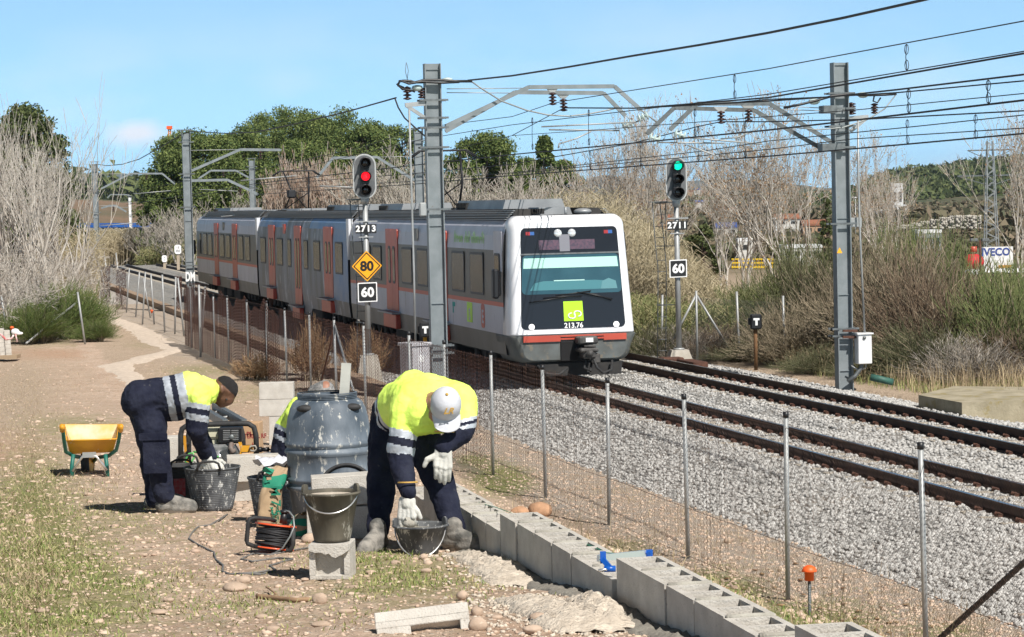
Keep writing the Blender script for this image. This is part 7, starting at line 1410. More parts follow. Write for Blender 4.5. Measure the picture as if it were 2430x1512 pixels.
q = P(999, 1318, 13.85); zb_ = tz(q[0], q[1]); bucket('low wide grey bucket with a trowel between the boots of the worker in the cap', (q[0], q[1]), zb_, .145, .1, .165, 'dirtygrey', rim=.012, fill=(.82, 'mortar'), bail=(.16, 1.12), group='mortar buckets')
b = MB(); q2 = P(971, 1243, 13.83); b.sphere(q2, .03, sq=(1.2, 1, .7)); b.bar(q2, P(964, 1232, 13.85), .03, .03); r = thing('mortar_trowel', 'small mortar-covered trowel held in the low bucket by the worker in the cap', 'trowel', q2); b.build('blade', M['mortar'], r)
b = MB(); b.prism([q2+[-.02, 0, -.01], q2+[.09, .02, -.03], q2+[.05, .07, -.03]], (0, 0, .004)); b.build('plate', M['mortar'], r)
# tubs
q = P(506, 1212, 18.1); bucket('big black rubber tub streaked with white mortar in front of the bent worker', (q[0], q[1]), tz(q[0], q[1]), .2, .145, .315, 'dirtygrey', 'rubber_tub', .006, 22, (.85, 'mortar'), None, False, group='black rubber tubs', hnd=1)
q = P(440, 1190, 18.75); r = bucket('black rubber tub with a red label in the shade behind the streaked tub', (q[0], q[1]), tz(q[0], q[1]), .17, .13, .29, 'rubber', 'rubber_tub', .006, 14, None, None, False, group='black rubber tubs', hnd=2)
b = MB(); b.box([q[0]-.02, q[1]-.158, tz(q[0], q[1])+.14], (.085, .006, .13)); b.build('red_label', pm('red_label', (.35, .02, .025), (.3, .1, .1), 60), r)
q = P(648, 1190, 16.9); r = bucket('black rubber tub full of debris between the cement sacks and the barrel', (q[0], q[1]), tz(q[0], q[1]), .165, .125, .29, 'dirtygrey', 'rubber_tub', .006, 16, (.9, 'mortar'), None, False, group='black rubber tubs', hnd=2)
c_ = P(660, 1100, 16.9); V = []
for i in range(9):
    for j in range(9): V.append((c_[0]-.16+.04*i, c_[1]-.13+.032*j, c_[2]+.02+.018*math.sin(i*2.1+j)+.02*math.cos(j*1.7-i)))
mesh_obj('crumpled_sheet', V, [(i*9+j, i*9+j+1, i*9+j+10, i*9+j+9) for i in range(8) for j in range(8)], pm('white_plastic', (.6, .61, .66), rough=.5), r, smooth=True)
# barrel
q = P(785, 1262, 16.1); zb_ = tz(q[0], q[1]); c = np.array([q[0], q[1], zb_]); r = thing('barrel', 'dusty blue plastic barrel with ribbed bands and an open threaded mouth', 'barrel', c)
kb = 16.1/FOC
def zz(y): return P(785, y, 16.1)[2]-zb_
R_ = lambda px_: px_*16.1/FOC/2
prof = [(.001, .01), (R_(165), .01), (R_(176), zz(1230)), (R_(192), zz(1160)), (R_(196), zz(1158)), (R_(206), zz(1154)), (R_(206), zz(1148)), (R_(196), zz(1144)), (R_(197), zz(1139)), (R_(207), zz(1135)), (R_(207), zz(1129)), (R_(197), zz(1125)), (R_(200), zz(1075)), (R_(209), zz(1071)), (R_(209), zz(1064)), (R_(199), zz(1060)), (R_(199), zz(1056)), (R_(208), zz(1052)), (R_(208), zz(1045)), (R_(199), zz(1041)), (R_(198), zz(1010)), (R_(192), zz(990)), (R_(180), zz(968)), (R_(166), zz(954)), (R_(150), zz(947)), (R_(132), zz(944)), (R_(132), zz(936)), (R_(128), zz(935)), (R_(118), zz(944)), (R_(118), zz(1000))]
b = MB(); b.lathe(prof, c, 48); b.build('shell', M['barrel'], r)
b = MB()
for k in range(4): z = zz(944-k*3.6); b.lathe([(R_(133), z), (R_(143), z+.001), (R_(143), z+.006), (R_(133), z+.0075)], c, 40)
b.build('threaded_rim', M['barrel'], r)
for a in (-2.15, -.75): 
    b = MB(); rr_ = R_(186); o_ = c+np.array([math.cos(a), math.sin(a), 0])*rr_*.9+ZW*zz(963); t_ = np.array([-math.sin(a), math.cos(a), 0]); b.sphere(o_, .06, 12, 8, (1, .6, .42)); b.build('moulded_grip', M['rubber'], r)
# lid leaning on the barrel
c = P(822, 1170, 15.55); r = thing('round_disc', 'round dusty lid with a black ring leaning on the foot of the barrel', 'lid', c); AX = ((1, 0, 0), unit_((0, .25, .97)), unit_((0, -.97, .25))); rl = 62*15.55/FOC+.02
b = MB(); b.lathe([(.001, .012), (rl*.55, .012), (rl*.6, .018), (rl*.86, .018), (rl*.9, .0), (rl*.001, -.01)], c, 36, AX); b.build('disc', M['barrel'], r); b = MB(); b.lathe([(rl*.9, -.012), (rl, -.014), (rl*1.03, .01), (rl, .03), (rl*.92, .03), (rl*.9, -.012)], c, 36, AX); b.build('clamp_ring', M['rubber'], r)
# stacked blocks before the barrel
A_ = rotz(.05); q = P(803, 1273, 15.1); zg_ = tz(q[0], q[1]); cc = np.array([P(801, 1240, 15.2)[0], 15.25, zg_+.098]); block('lower concrete block of the pair leaning in front of the barrel', cc, (A_[0], A_[1], ZW), L_=.37, Wd=.2, H=.195, solid=True)
A_ = rotz(.10); X2 = unit_(A_[0]+ZW*.035); block('upper concrete block of the pair in front of the barrel', np.array([P(810, 1165, 15.2)[0], 15.25, zg_+.292]), (X2, A_[1], np.cross(X2, A_[1])), L_=.365, Wd=.2, H=.178, solid=True)
# blocks by the engine
A_ = rotz(.12); block('concrete block lying across behind the streaked tub', [P(597, 1110, 18.9)[0], 19.0, P(597, 1113, 18.9)[2]], (A_[0], A_[1], ZW), L_=.39, Wd=.2, H=.19, solid=True)
block('shaded concrete block under the one behind the streaked tub', [P(600, 1170, 18.95)[0], 19.05, P(600, 1172, 18.9)[2]], (rotz(0)[0], rotz(0)[1], ZW), L_=.3, Wd=.2, H=.19, solid=True)
block('concrete block behind the knees of the left worker', [P(404, 1070, 20)[0], 20.1, P(404, 1068, 20)[2]], rotz(.05), L_=.3, Wd=.2, H=.2, solid=True); block('lower concrete block behind the shins of the left worker', [P(410, 1127, 20)[0], 20.12, P(404, 1128, 20)[2]], rotz(.0), L_=.34, Wd=.2, H=.2, solid=True)
for i, (px, y0, lb) in enumerate([(655, 928, 'top block of the far stack beside the barrel'), (655, 968, 'second block of the far stack beside the barrel'), (679, 1008, 'third block of the far stack, set to the right'), (679, 1046, 'bottom block of the far stack, set to the right')]):
    q = P(px, y0, 30.0); block(lb, q+[0, .1, 0], rotz(.0), 'far stack of blocks', L_=.405, Wd=.2, H=.197, solid=True)
for i in range(6):
    for j in range(3):
        q = P(-8+j*14-i*1, 836-i*11+j*4, 70); block('%s pale block in the stack at the left edge, %s column' % (['lowest', 'second', 'third', 'fourth', 'fifth', 'topmost'][i], ['left', 'middle', 'right'][j]), q, rotz(.3), 'stack of pale blocks at the left edge', L_=.16, Wd=.3, H=.125, solid=True)
b = MB(); q = P(10, 838, 70); b.box(q-[0, 0, .1], (.8, .6, .1)); tag(b.build('pallet', pm('pallet_wood', (.35, .26, .17), rough=.9)), 'low pallet under the stacked blocks at the left edge', 'pallet')
r = thing('barrier_tape', 'red and white tape knotted to a stake beside the stacked blocks', 'tape', P(38, 790, 69)); b = MB(); q = P(36, 787, 69); b.sphere(q, .12, 8, 6, (1, .3, .7)); b.sphere(q+[.1, 0, -.05], .09, 8, 6, (1.3, .3, .5)); b.build('knot', M['signwhite'], r)
b = MB(); b.tube([P(36, 790, 69), P(38, 800, 69), P(41, 812, 69)], .025, 4); b.tube([P(0, 792, 68.8), P(14, 806, 68.8), P(28, 803, 68.8), P(32, 795, 68.8)], .03, 4); b.build('streamer', pm('red_white_tape', (.75, .7, .68), (.6, .1, .1), 9), r)
def stake(px, py, Yq, r_, label, yt):
    rr = thing('capped_rebar', label, 'rebar stake', P(px, py, Yq), group='orange-capped rebar stakes'); b = MB(); c = P(px, yt, Yq); b.lathe([(.001, .0), (r_*.35, -.002), (r_*.8, -.3*r_), (r_, -.75*r_), (r_*.97, -.85*r_), (r_*.62, -.87*r_), (r_*.62, -2.0*r_), (r_*.3, -2.0*r_)], c, 20); b.build('cap', M['orange'], rr)
    b = MB(); b.tube([c-ZW*1.6*r_, P(px, py, Yq)-ZW*.1], r_*.2, 6)
    if r_ > .03:
        for k in range(26): z = c-ZW*(1.6*r_+.008*k); b.lathe([(r_*.2, 0), (r_*.25, .002), (r_*.2, .004)], z, 8)
    b.build('rod', M['galvd'], rr)
stake(1920, 1500, 12.0, .037, 'orange mushroom-capped rebar stake in front of the fence at the lower right', 1341)
stake(28, 800, 70, .06, 'tiny orange-capped stake behind the stacked blocks at the left', 774); stake(360, 742, 78, .05, 'tiny orange-capped stake by the footing in the distance', 735)
# blue clamp
A1 = P(1419, 1325, 11.05); A2 = P(1545, 1312, 11.3); d = unit_(A2-A1); r = thing('bar_clamp', 'blue and silver bar clamp gripping the step of the block wall', 'clamp', A1); b = MB(); b.bar(A1, A2, .014, .03); b.build('bar', M['alu'], r)
j1 = P(1431, 1320, 11.02); j2 = P(1450, 1350, 10.95); b = MB(); b.bar(j1+ZW*.02, j1-ZW*.03, .026, .03, (0, 1, 0)); b.bar(j1-ZW*.015, j2, .022, .03, (0, 1, 0)); b.cyl(j2-XW*.03, j2+XW*.02, .014, n=10); b.build('sliding_jaw', M['blue'], r); b = MB(); b.cyl(P(1421, 1354, 10.93), j2, .007, n=8); b.build('spindle', M['alu'], r)
b = MB(); j3 = P(1541, 1318, 11.28); b.bar(j3+ZW*.025, j3-ZW*.03, .03, .028, (0, 1, 0)); b.bar(j3+ZW*.02+d*-.012, j3-ZW*.045+d*.02, .02, .024, (0, 1, 0)); b.build('fixed_jaw', M['blue'], r)
# green string line
b = MB(); pts = [P(x, y, Y) for x, y, Y in ((1105, 1185, 15.2), (1180, 1205, 14.2), (1260, 1235, 13.3), (1350, 1275, 12.5), (1440, 1312, 11.7), (1530, 1318, 11.3))]; b.tube(pts, .0022, 4); tag(b.build('string_line', pm('green_string', (.03, .3, .18))), 'thin green string line stretched along the block wall to the clamp', 'string')
# board standing in the barrel
b = MB(); b.bar(P(816, 948, 16.1), P(822, 862, 16.15), .062, .022, (0, 1, 0)); tag(b.build('wooden_board', pm('cement_board', (.42, .42, .38), (.32, .32, .29), 8, .8)), 'grey narrow board sticking up out of the barrel mouth', 'board')
# ================================================================ WHEELBARROW
c = G(208, 1132); Yw = c[1]; kx = Yw/FOC; r = thing('wheelbarrow', 'yellow wheelbarrow on green legs standing on the path at the left', 'wheelbarrow', c)
def WB(x, y, d=0): return P(x, y, Yw+d)
M['trayin'] = pm('mortar_stained_yellow', (.72, .42, .08), (.6, .52, .4), 6, .6)
b = MB(); topf = [WB(158, 1052), WB(276, 1047)]; top_ = [WB(150, 1006, .0), WB(284, 1004, .0), WB(270, 1000, .62), WB(164, 1002, .62)]; bot_ = [WB(166, 1078, .08), WB(268, 1073, .08), WB(258, 1066, .45), WB(176, 1068, .45)]
fr_ = [WB(156, 1048, -.06), WB(278, 1044, -.06)]
V = [WB(158, 1046, -.05), WB(277, 1042, -.05), WB(282, 1008, .6), WB(152, 1008, .6), *bot_]; n = 8
b.add(V, [(4, 5, 1, 0), (5, 6, 2, 1), (6, 7, 3, 2), (7, 4, 0, 3), (7, 6, 5, 4)]); b.build('tray', M['yellow'], r)
V2 = [v+ZW*.004+np.array([0, .012*(1 if i in (0, 1, 4, 5) else -1), .0])+XW*(.01 if i in (0, 3, 4, 7) else -.01) for i, v in enumerate(V)]; b = MB(); b.add(V2, [(0, 1, 5, 4), (1, 2, 6, 5), (2, 3, 7, 6), (3, 0, 4, 7), (4, 5, 6, 7)]); b.build('tray_lining', M['trayin'], r)
b = MB(); rim_ = [V[0], V[1], V[2], V[3], V[0]]; b.tube(rim_, .008, 6); b.build('tray_rim', M['yellow'], r)
for sx_, hx, tx_, by in ((-1, 146, 160, 1072), (1, 288, 272, 1068)):
    b = MB(); b.tube([WB(hx, 1012, -.35), WB(hx+3*-sx_, 1020, -.3), WB(hx+6*-sx_, 1045, -.2), WB(tx_+4*sx_, by, -.1), WB(tx_-14*sx_, 1082, .15), WB(212+18*sx_, 1086, .7), WB(210+8*sx_, 1100, .95)], .018, 8); b.build('handle_tube', M['green'], r)
    b = MB(); b.tube([WB(hx-1*sx_, 1011, -.37), WB(hx+2*-sx_, 1022, -.3)], .024, 10); b.build('grip', M['yellow'], r)
    b = MB(); b.tube([WB(212+38*sx_, 1078, .02), WB(212+42*sx_, 1110, -.0), WB(212+(44 if sx_ > 0 else 41)*sx_, 1139, .0)], .019, 8); b.build('leg', M['green'], r)
b = MB(); b.tube([WB(172, 1118, -.01), WB(196, 1083, -.03), WB(228, 1082, -.03), WB(254, 1116, -.01)], .013, 6); b.bar(WB(196, 1080, -.03), WB(228, 1079, -.03), .02, .05); b.build('leg_brace', M['alu'], r)
b = MB(); wc = WB(208, 1092, .75); b.lathe([(.001, -.03), (.11, -.035), (.175, -.035), (.185, 0), (.175, .035), (.11, .035), (.001, .03)], wc, 24, ((0, 1, 0), (0, 0, 1), (1, 0, 0))); wh = b.build('wheel', M['yellow'], r); b = MB(); b.lathe([(.16, -.04), (.19, -.035), (.2, 0), (.19, .035), (.16, .04)], wc, 24, ((0, 1, 0), (0, 0, 1), (1, 0, 0))); b.build('tyre', M['rubber'], wh)
# ================================================================ ENGINE MIXER / COMPRESSOR IN ROLL FRAME
Ye = 19.5
def E_(zx, zy, d=0): return P(403.4+zx*.19625, 949.2+zy*.19625, Ye+d)
r = thing('engine_unit', 'small petrol engine unit in a black tubular roll frame behind the tubs', 'engine', [*E_(550, 850)[:2], tz(*E_(550, 850)[:2])])
for d, x0, x1, y0, yb_ in ((-.05, 130, 1040, 285, 850), (.32, 225, 880, 275, 800)):
    b = MB(); pts = [E_(x0, yb_, d), E_(x0, 420, d), E_(x0+15, 350, d), E_(x0+70, 312, d), E_(x0+200, 300, d), E_(x1-180, 285, d), E_(x1-90, 288, d), E_(x1-25, 330, d), E_(x1, 430, d), E_(x1+10, 700, d)]; b.tube(pts, .021, 8); b.build('roll_frame', M['rubber'], r)
b = MB(); b.tube([E_(130, 530, -.05), E_(225, 530, .32)], .012, 6); b.tube([E_(1040, 560, -.05), E_(885, 560, .32)], .012, 6); b.tube([E_(130, 820, -.05), E_(225, 790, .32)], .015, 6); b.build('cross_bar', M['rubber'], r)
b = MB(); b.box(E_(515, 400, .05), (.155, .16, .085), bev=.02); b.build('fuel_tank', pm('cream_tank', (.55, .52, .38), rough=.5), r)
b = MB(); b.box(E_(510, 500, .05), (.12, .12, .07), bev=.02); b.build('air_filter', pm('cream_tank2', (.5, .48, .36), rough=.5), r)
b = MB(); b.box(E_(735, 420, 0), (.18, .16, .125), bev=.012); ex = b.build('exhaust_guard', M['black'], r)
b = MB()
for k in range(6):
    for s in (-1, 1): b.box(E_(735+s*50, 370+k*22, -.084), (.055, .004, .006))
b.build('grille_slots', M['alu'], ex)
b = MB(); b.lathe([(.001, .006), (.02, .005), (.022, 0)], E_(742, 452, -.085), 14, (XW, ZW, -YW)); b.build('cap', M['galvd'], ex)
b = MB(); b.box(E_(560, 630, .0), (.2, .2, .13), bev=.02); b.build('crankcase', pm('engine_grey', (.1, .11, .11), (.2, .2, .2), 30, .5), r)
b = MB(); cc = E_(595, 690, -.11); b.lathe([(.001, .02), (.02, .02), (.022, .012), (.045, .012), (.05, 0), (.052, -.03)], cc, 20, (XW, ZW, -YW)); b.cyl(E_(530, 655, -.1), E_(530, 655, -.13), .018); b.cyl(E_(535, 740, -.1), E_(535, 740, -.13), .018); b.build('pulley_cover', M['alu'], r)
b = MB()
for k in range(9): q = E_(670+k*19, 690-k*8, -.05); b.box(q, (.01, .16, .12), (unit_((.86, 0, .5)), YW, unit_((-.5, 0, .86))))
b.build('cooling_fins', M['galvd'], r)
b = MB(); b.tube([E_(745, 530, -.1), E_(735, 590, -.14), E_(745, 625, -.14), E_(780, 610, -.12)], .02, 8); b.build('exhaust_pipe', pm('exhaust', (.22, .18, .16), (.12, .08, .07), 30, .7), r)
b = MB(); b.prism([E_(825, 510, -.08), E_(862, 510, -.08), E_(878, 600, -.08), E_(855, 700, -.08), E_(835, 700, -.08), E_(850, 600, -.08)], YW*.03); b.build('yellow_guard', M['yellow'], r); b = MB(); b.prism([E_(155, 430, -.02), E_(190, 430, -.02), E_(200, 620, -.02), E_(175, 640, -.02)], YW*.02); b.build('yellow_guard', M['yellow'], r); b = MB(); b.box(E_(930, 590, -.08), (.09, .01, .05)); b.build('yellow_guard', M['yellow'], r); b = MB(); b.prism([E_(195, 720, -.02), E_(225, 720, -.02), E_(230, 830, -.02), E_(195, 830, -.02)], YW*.02); b.build('yellow_guard', pm('engine_orange', (.75, .3, .01), rough=.4), r)
b = MB(); b.tube([E_(185, 830, -.12), E_(190, 720, -.14), E_(230, 650, -.14), E_(280, 640, -.14), E_(290, 700, -.15), E_(250, 770, -.15), E_(200, 760, -.14)], .008, 6); b.tube([E_(285, 625, -.12), E_(400, 650, -.15), E_(500, 670, -.15), E_(590, 690, -.14)], .008, 6); b.build('green_hose', pm('green_hose', (.12, .45, .12), rough=.4), r)
b = MB(); b.tube([E_(960, 600, -.1), E_(975, 560, -.1), E_(1030, 555, -.1), E_(1050, 590, -.1), E_(1020, 620, -.1), E_(970, 610, -.1)], .008, 6); b.build('rope_loop', M['mortar'], r)
b = MB(); b.cyl(E_(1060, 600, -.12), E_(1110, 600, -.12), .022, n=10); b.cyl(E_(1110, 600, -.12), E_(1200, 600, -.12), .016, .02, n=10); b.tube([E_(1200, 595, -.12), E_(1260, 630, -.13), E_(1290, 690, -.14), E_(1305, 760, -.14)], .006, 6); tag(b.build('cable_plug', M['black']), 'black cable plug lying on the block beside the engine', 'plug')
r = thing('wooden_handled_tool', 'trowel with a pale wooden handle resting on the block by the engine', 'trowel', E_(940, 675, -.25)); b = MB(); b.tube([E_(862, 668, -.3), E_(880, 668, -.3), E_(950, 666, -.3), E_(1000, 668, -.3)], [.012, .018, .017, .013], 10); b.build('handle', pm('pale_wood_handle', (.55, .38, .25), rough=.6), r); b = MB(); b.cyl(E_(1000, 668, -.3), E_(1035, 668, -.3), .01); b.prism([E_(1035, 664, -.3), E_(1250, 625, -.2), E_(1255, 650, -.3)], ZW*.004); b.build('blade', M['alu'], r)
r = thing('cardboard_box', 'brown cardboard box printed in red behind the engine frame', 'box', E_(985, 660, .6)); a = E_(880, 670, .55); c = E_(1085, 275, .55); b = MB(); b.box((a+c)/2+[0, .1, 0], (c[0]-a[0], .2, c[2]-a[2]), rotz(-.05), .004); bx_ = b.build('carton', M['card'], r)
mr_ = pm('dark_red_print', (.25, .03, .03)); text('PI-0', .05, E_(985, 415, .43), XW, ZW, mr_, 'lettering', bx_, .001, .002); text('MATERIAL RF', .05, E_(985, 440, .43), XW, ZW, mr_, 'lettering', bx_, .001, .002, sx=.8)
b = MB(); b.prism([E_(985, 560, .43), E_(1015, 560, .43), E_(1000, 505, .43)], -YW*.002); b.build('triangle_mark', mr_, bx_)
r = thing('aluminium_ladder', 'pair of grey rails of a ladder lying on the ground behind the engine', 'ladder', P(540, 985, 22))
for (x0, y0, x1, y1) in ((508, 964, 580, 1006), (490, 978, 535, 1006)): b = MB(); b.bar(P(x0, y0, 24.0), P(x1, y1, 20.6), .045, .07); b.build('stile', M['galvd'], r)
b = MB(); 
for t in (.25, .6): b.cyl(P(508, 964, 24)*(1-t)+P(580, 1006, 20.6)*t, P(490, 978, 24)*(1-t)+P(535, 1006, 20.6)*t, .012, n=6)
b.build('rung', M['galv'], r)
# ================================================================ CEMENT SACKS
def sack(label, rings, parent_loc, mats, matfn, name='cement_sack'):
    r = thing(name, label, 'cement sack', parent_loc, group='paper cement sacks'); n = 22; V = []; F = []; mi = []
    for c, w_, d_, ph in rings:
        for k in range(n): a = 2*PI*k/n; e = .55; x = math.copysign(abs(math.cos(a))**e, math.cos(a))*w_/2; y = math.copysign(abs(math.sin(a))**e, math.sin(a))*d_/2; q = np.asarray(c, float)+XW*x+YW*y+XW*.006*math.sin(7*a+ph)+YW*.008*math.sin(5*a+ph*2)+ZW*.008*math.sin(3*a+ph); V.append(q)
    for i in range(len(rings)-1):
        for k in range(n): F.append((i*n+k, i*n+(k+1) % n, (i+1)*n+(k+1) % n, (i+1)*n+k)); mi.append(matfn(i))
    F.append(tuple(range(n))[::-1]); mi.append(0)
    o = mesh_obj('paper_body', V, F, mats, r, mi, smooth=True); return r, o
Yk = 16.0
def SK(zx, zy, d=0): return P(563.6+zx*.25498, 1038.2+zy*.25498, Yk+d)
rg = []
for zx, zy, w_, d_ in ((295, 850, 225, .14), (295, 820, 225, .14), (298, 760, 215, .15), (300, 690, 210, .15), (305, 610, 205, .14), (310, 540, 200, .14), (320, 465, 190, .13), (335, 460, 190, .13), (345, 400, 215, .11), (355, 345, 210, .09), (375, 320, 170, .07), (395, 290, 150, .05), (410, 268, 110, .03)): rg.append((SK(zx, zy), w_*.25498*Yk/FOC, d_, zy*.03))
r, o = sack('upright brown and green paper sack printed M 7,5 beside the barrel', rg, SK(295, 850), [M['kraft'], M['kraftg']], lambda i: 1 if 6 <= i <= 8 else 0)
def vtext(s, size, zx, zy, mat, par, d=-.085, offs=.004): return text(s, size, SK(zx, zy, d), (0, 0, -1), (1, 0, 0), mat, 'lettering', par, .001, offs)
mg_ = pm('green_ink', (.01, .2, .12)); vtext('M 7,5', .085, 352, 590, mg_, o, offs=.0015); vtext('MORTERO SECO', .022, 372, 760, mg_, o, offs=0); vtext('MORTERO', .022, 335, 770, mg_, o, offs=0); 
b = MB(); b.box(SK(293, 383, -.078), (.03, .003, .016)); b.build('small_print', M['kraft'], o)
V = [SK(225, 310, -.02), SK(260, 275, -.06), SK(345, 300, -.02), SK(330, 330, -.08), SK(265, 290, .05), SK(300, 345, -.08)]; mesh_obj('torn_flap', V, [(0, 1, 3), (1, 2, 3), (0, 1, 4), (1, 2, 4), (0, 3, 5)], M['kraftg'], o)
rg = []
for zx, zy, w_, d_ in ((560, 925, 200, .3), (565, 895, 220, .32), (575, 840, 215, .32), (585, 790, 190, .28), (600, 745, 150, .2), (625, 705, 90, .1)): rg.append((SK(zx, zy, -.45), w_*.25498*15.5/FOC, d_, zy*.05))
r, o = sack('crumpled green and brown paper sack slumped between the reel and the barrel', rg, SK(560, 925, -.45), [M['kraft'], M['kraftg']], lambda i: 1 if i % 2 else 0)
# ================================================================ CABLE REEL
Yr = 14.35
def RL(zx, zy, d=0): return P(563.6+zx*.25498, 1038.2+zy*.25498, Yr+d)
c = RL(345, 925); r = thing('cable_reel', 'black cable wound on an orange-flanged reel in a black tubular stand', 'cable reel', [c[0], c[1], tz(c[0], c[1])])
axr = unit_(np.array([.14, .12, 1.])); x_, y_, _ = basis(axr); k_ = .25498*Yr/FOC
b = MB()
for h0 in (-105*k_, 110*k_): cc = c+axr*h0; b.lathe([(.001, -.004), (.12, -.004), (.118, .004), (.001, .004)], cc, 30, (x_, y_, axr))
b.build('flange', pm('orange_flange', (.75, .1, .03), rough=.4, c3=(.6, .5, .45), sc3=30, th3=.62), r)
b = MB(); R2 = random.Random(4)
for i in range(26):
    h = -95*k_+190*k_*i/25; rr_ = .098+R2.uniform(-.006, .01); tl = R2.uniform(-.012, .012); b.tube([c+axr*(h+tl*math.sin(a))+(x_*math.cos(a)+y_*math.sin(a))*rr_ for a in np.linspace(0, 2*PI, 23)], .0055, 5, cap=False)
b.build('wound_cable', M['wire'], r)
b = MB(); b.tube([RL(150, 1010, -.1), RL(95, 990, -.1), RL(85, 960, -.1), RL(100, 800, -.1), RL(115, 758, -.1), RL(160, 748, -.08), RL(300, 760, -.0), RL(345, 775, .05)], .013, 8); b.tube([RL(520, 840, -.1), RL(515, 1000, -.1), RL(495, 1050, -.1), RL(440, 1055, -.08), RL(150, 1012, -.08)], .014, 8); b.build('stand', M['rubber'], r)
b = MB(); b.cyl(RL(425, 800, -.03), RL(435, 700, -.03), .022, .018, 12); b.cyl(RL(435, 700, -.03), RL(437, 680, -.03), .024, .024, 12); b.build('handle_knob', M['black'], r)
b = MB(); b.tube([RL(440, 680, -.04), RL(480, 690, -.05), RL(520, 740, -.08), RL(528, 830, -.12), RL(490, 920, -.14), RL(420, 1030, -.14), RL(350, 1075, -.12), RL(300, 1088, -.1)], .0055, 6); b.build('loose_cable', M['wireg'], r)
def gpath(pts, r_, z=.006, n=4):
    out = []
    for x, y in pts: g_ = G(x, y); out.append(np.array([g_[0], g_[1], g_[2]+z]))
    f = []
    for i in range(len(out)-1):
        for j in range(n): f.append(out[i]*(1-j/n)+out[i+1]*j/n+np.array([0, 0, .0]))
    return f+[out[-1]]
M['cablegrey'] = pm('dusty_grey_cable', (.13, .13, .125), (.2, .19, .18), 30, .8)
b = MB(); b.tube(gpath([(540, 1225), (500, 1248), (470, 1255), (456, 1268), (448, 1282), (470, 1298), (508, 1315), (512, 1330), (530, 1345), (528, 1362), (545, 1366), (610, 1364), (640, 1356)], .006), .0055, 6); tag(b.build('ground_cable', M['cablegrey']), 'grey cable snaking over the stony ground left of the reel', 'cable')
b = MB(); b.tube(gpath([(755, 1300), (700, 1308), (640, 1320), (600, 1318), (572, 1330), (600, 1335), (660, 1328), (695, 1330), (640, 1345), (655, 1358), (620, 1366), (560, 1368)], .006), .0055, 6); tag(b.build('ground_cable', M['cablegrey']), 'grey cable loops on the ground between the reel and the bucket block', 'cable')
# ================================================================ STONES, ROOTS
def stone(label, px, py, w_, h, mat='pebble', Y=None, name='stone'):
    g_ = G(px, py); k_ = g_[1]/FOC; R = np.random.default_rng(int(px)); me_v = ICO*1.0; bmx = bmesh.new(); bmesh.ops.create_icosphere(bmx, subdivisions=3, radius=1); V = np.array([v.co[:] for v in bmx.verts]); F = np.array([[v.index for v in f.verts] for f in bmx.faces]); bmx.free()
    a = R.uniform(0, 6, 6); V = V*(1+.09*np.sin(V[:, :1]*2.3+a[0])+.07*np.sin(V[:, 1:2]*3.1+a[1])+.06*np.sin(V[:, 2:]*3.7+a[2])+.03*np.sin(V[:, :1]*7+V[:, 1:2]*6)); V = V*np.array([w_*k_/2, w_*k_/2*.8, h*k_/2*1.05])+[g_[0], g_[1], g_[2]+h*k_*.36]
    o = mesh_obj(name, V, F, M[mat], smooth=True); return tag(o, label, 'stone', 'loose stones')
M['rock'] = pm('river_stone', (.5, .38, .29), (.36, .27, .2), 8, .85, bump=.004, bsc=60, c3=(.55, .46, .36), sc3=30, th3=.6); M['rocko'] = pm('orange_clay_rock', (.5, .29, .17), (.38, .22, .13), 9, .95, bump=.012, bsc=20)
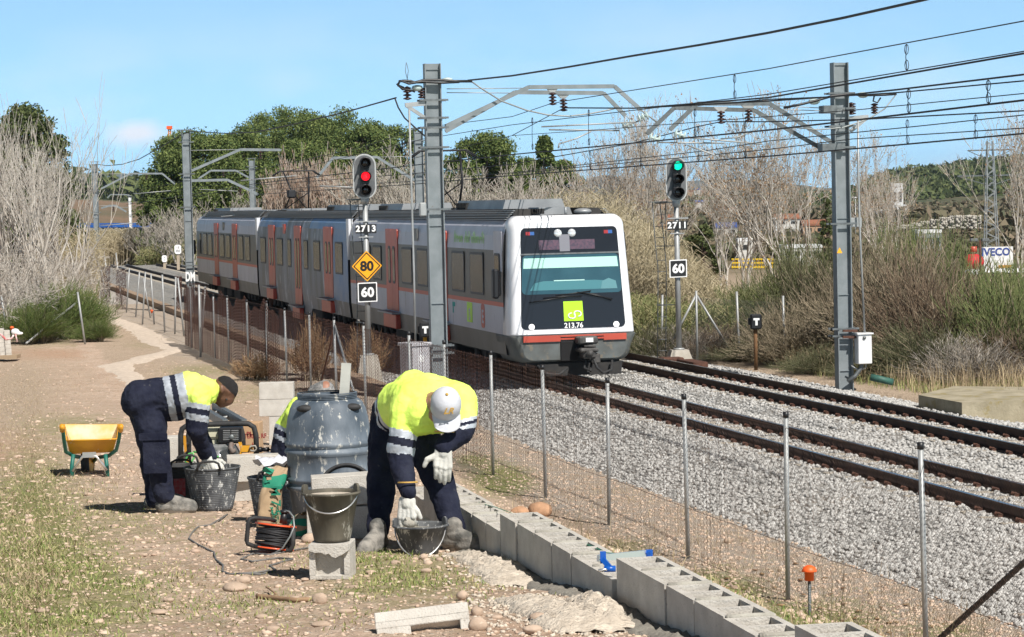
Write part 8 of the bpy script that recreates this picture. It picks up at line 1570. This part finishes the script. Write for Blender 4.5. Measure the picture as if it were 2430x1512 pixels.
for a in [('large pale rounded stone beside the cable reel', 733, 1288, 44, 25, 'rock'), ('round orange-brown stone at the end of the dry root', 758, 1432, 36, 28, 'rock'), ('rounded tan stone right of the green weeds near the bottom', 1096, 1424, 27, 27, 'rock'), ('flat pinkish stone left of the bottom channel block', 870, 1440, 0, 0, None), ('small round stone at the far lower left of the path', 155, 1388, 20, 13, 'rock'), ('reddish stone in front of the low bucket', 1006, 1330, 22, 16, 'rock'), ('brown flat stones left of the worker in the cap', 815, 1352, 30, 14, 'rock'), ('large pale stone at the right end of the channel block', 1135, 1500, 44, 40, 'rock'), ('tan stone above the right end of the channel block', 1133, 1465, 32, 24, 'rock'), ('big flat tan stone in the row beside the mortar heap', 1283, 1478, 52, 26, 'rock'), ('oval tan stone at the end of the row by the mortar heap', 1370, 1490, 38, 22, 'rock'), ('smaller tan stone in the row beside the mortar heap', 1262, 1505, 42, 24, 'rock'), ('large orange clay rock behind the start of the block wall', 1282, 1228, 58, 38, 'rocko'), ('orange clay lump left of the larger clay rock', 1232, 1222, 40, 22, 'rocko'), ('flat pale stone on the left of the path', 375, 1460, 42, 12, 'rock'), ('pink stone near the wheelbarrow', 238, 1000, 22, 10, 'rock'), ('pale stone left below the wheelbarrow', 235, 985, 1, 1, None), ('reddish stone on the path right of the wheelbarrow', 528, 1006, 10, 8, 'rock'), ('pale angular stone left of the green wheelbarrow leg', 236, 992, 1, 1, None), ('yellowish stone by the fence at the bottom right', 2330, 1425, 34, 24, 'rock'), ('rounded stone against the fence between the posts', 1728, 1290, 22, 16, 'rock')]:
    if a[5]: stone(*a)
for px, py, w_ in [(300, 1030, 20), (325, 1083, 18), (430, 985, 22), (210, 1178, 20), (228, 1232, 22), (455, 1213, 24), (600, 1236, 34), (640, 1215, 40), (545, 1245, 18), (480, 1285, 14), (340, 1320, 22), (500, 1375, 26), (560, 1405, 60), (575, 1385, 40), (620, 1470, 30), (700, 1425, 26), (725, 1380, 22), (840, 1400, 24), (940, 1342, 28), (1010, 1362, 30), (880, 1365, 24), (1180, 1470, 30), (980, 1420, 16), (1060, 1400, 18), (400, 1430, 30), (160, 1300, 18), (100, 1455, 34), (650, 1500, 40), (760, 1490, 44), (820, 1460, 38), (330, 915, 12), (420, 905, 12), (545, 930, 14), (590, 960, 16)]:
    o = stone('one of the many half-buried pale stones of the worn path', px, py, w_, w_*.4, 'rock'); o['group'] = 'half-buried stones of the path'
b = MB(); b.tube(gpath([(610, 1422), (650, 1428), (700, 1432), (740, 1430)], .01, .012), [.012]*12+[.006], 6); b.tube(gpath([(655, 1428), (640, 1415), (632, 1408)], .01, .03), .005, 5); tag(b.build('dry_root', pm('dry_root', (.34, .22, .13), (.24, .15, .09), 14, .9)), 'dry brown root lying left of the round orange stone', 'root')
tag(rocks('rock_pile', np.array([G(640+random.uniform(-75, 40), 1205+random.uniform(-12, 14)) for _ in range(70)]), rng.uniform(.02, .05, 70), M['rock'], .5, .2), kind='stuff')
# ================================================================ AIR
bpy.context.view_layer.update()
b = MB(); b.box((0, 2000, 66), (26000, 18000, 140)); hz_ = b.build('haze', bpy.data.materials.new('air')); hz_['kind'] = 'stuff'
hm = hz_.data.materials[0]; hm.use_nodes = True; hn = hm.node_tree; hn.nodes.clear(); ho_ = hn.nodes.new('ShaderNodeOutputMaterial'); hv = hn.nodes.new('ShaderNodeVolumePrincipled')
hv.inputs['Color'].default_value = (.62, .78, 1, 1); hv.inputs['Density'].default_value = .00006; hv.inputs['Anisotropy'].default_value = .2; hn.links.new(hv.outputs[0], ho_.inputs['Volume'])
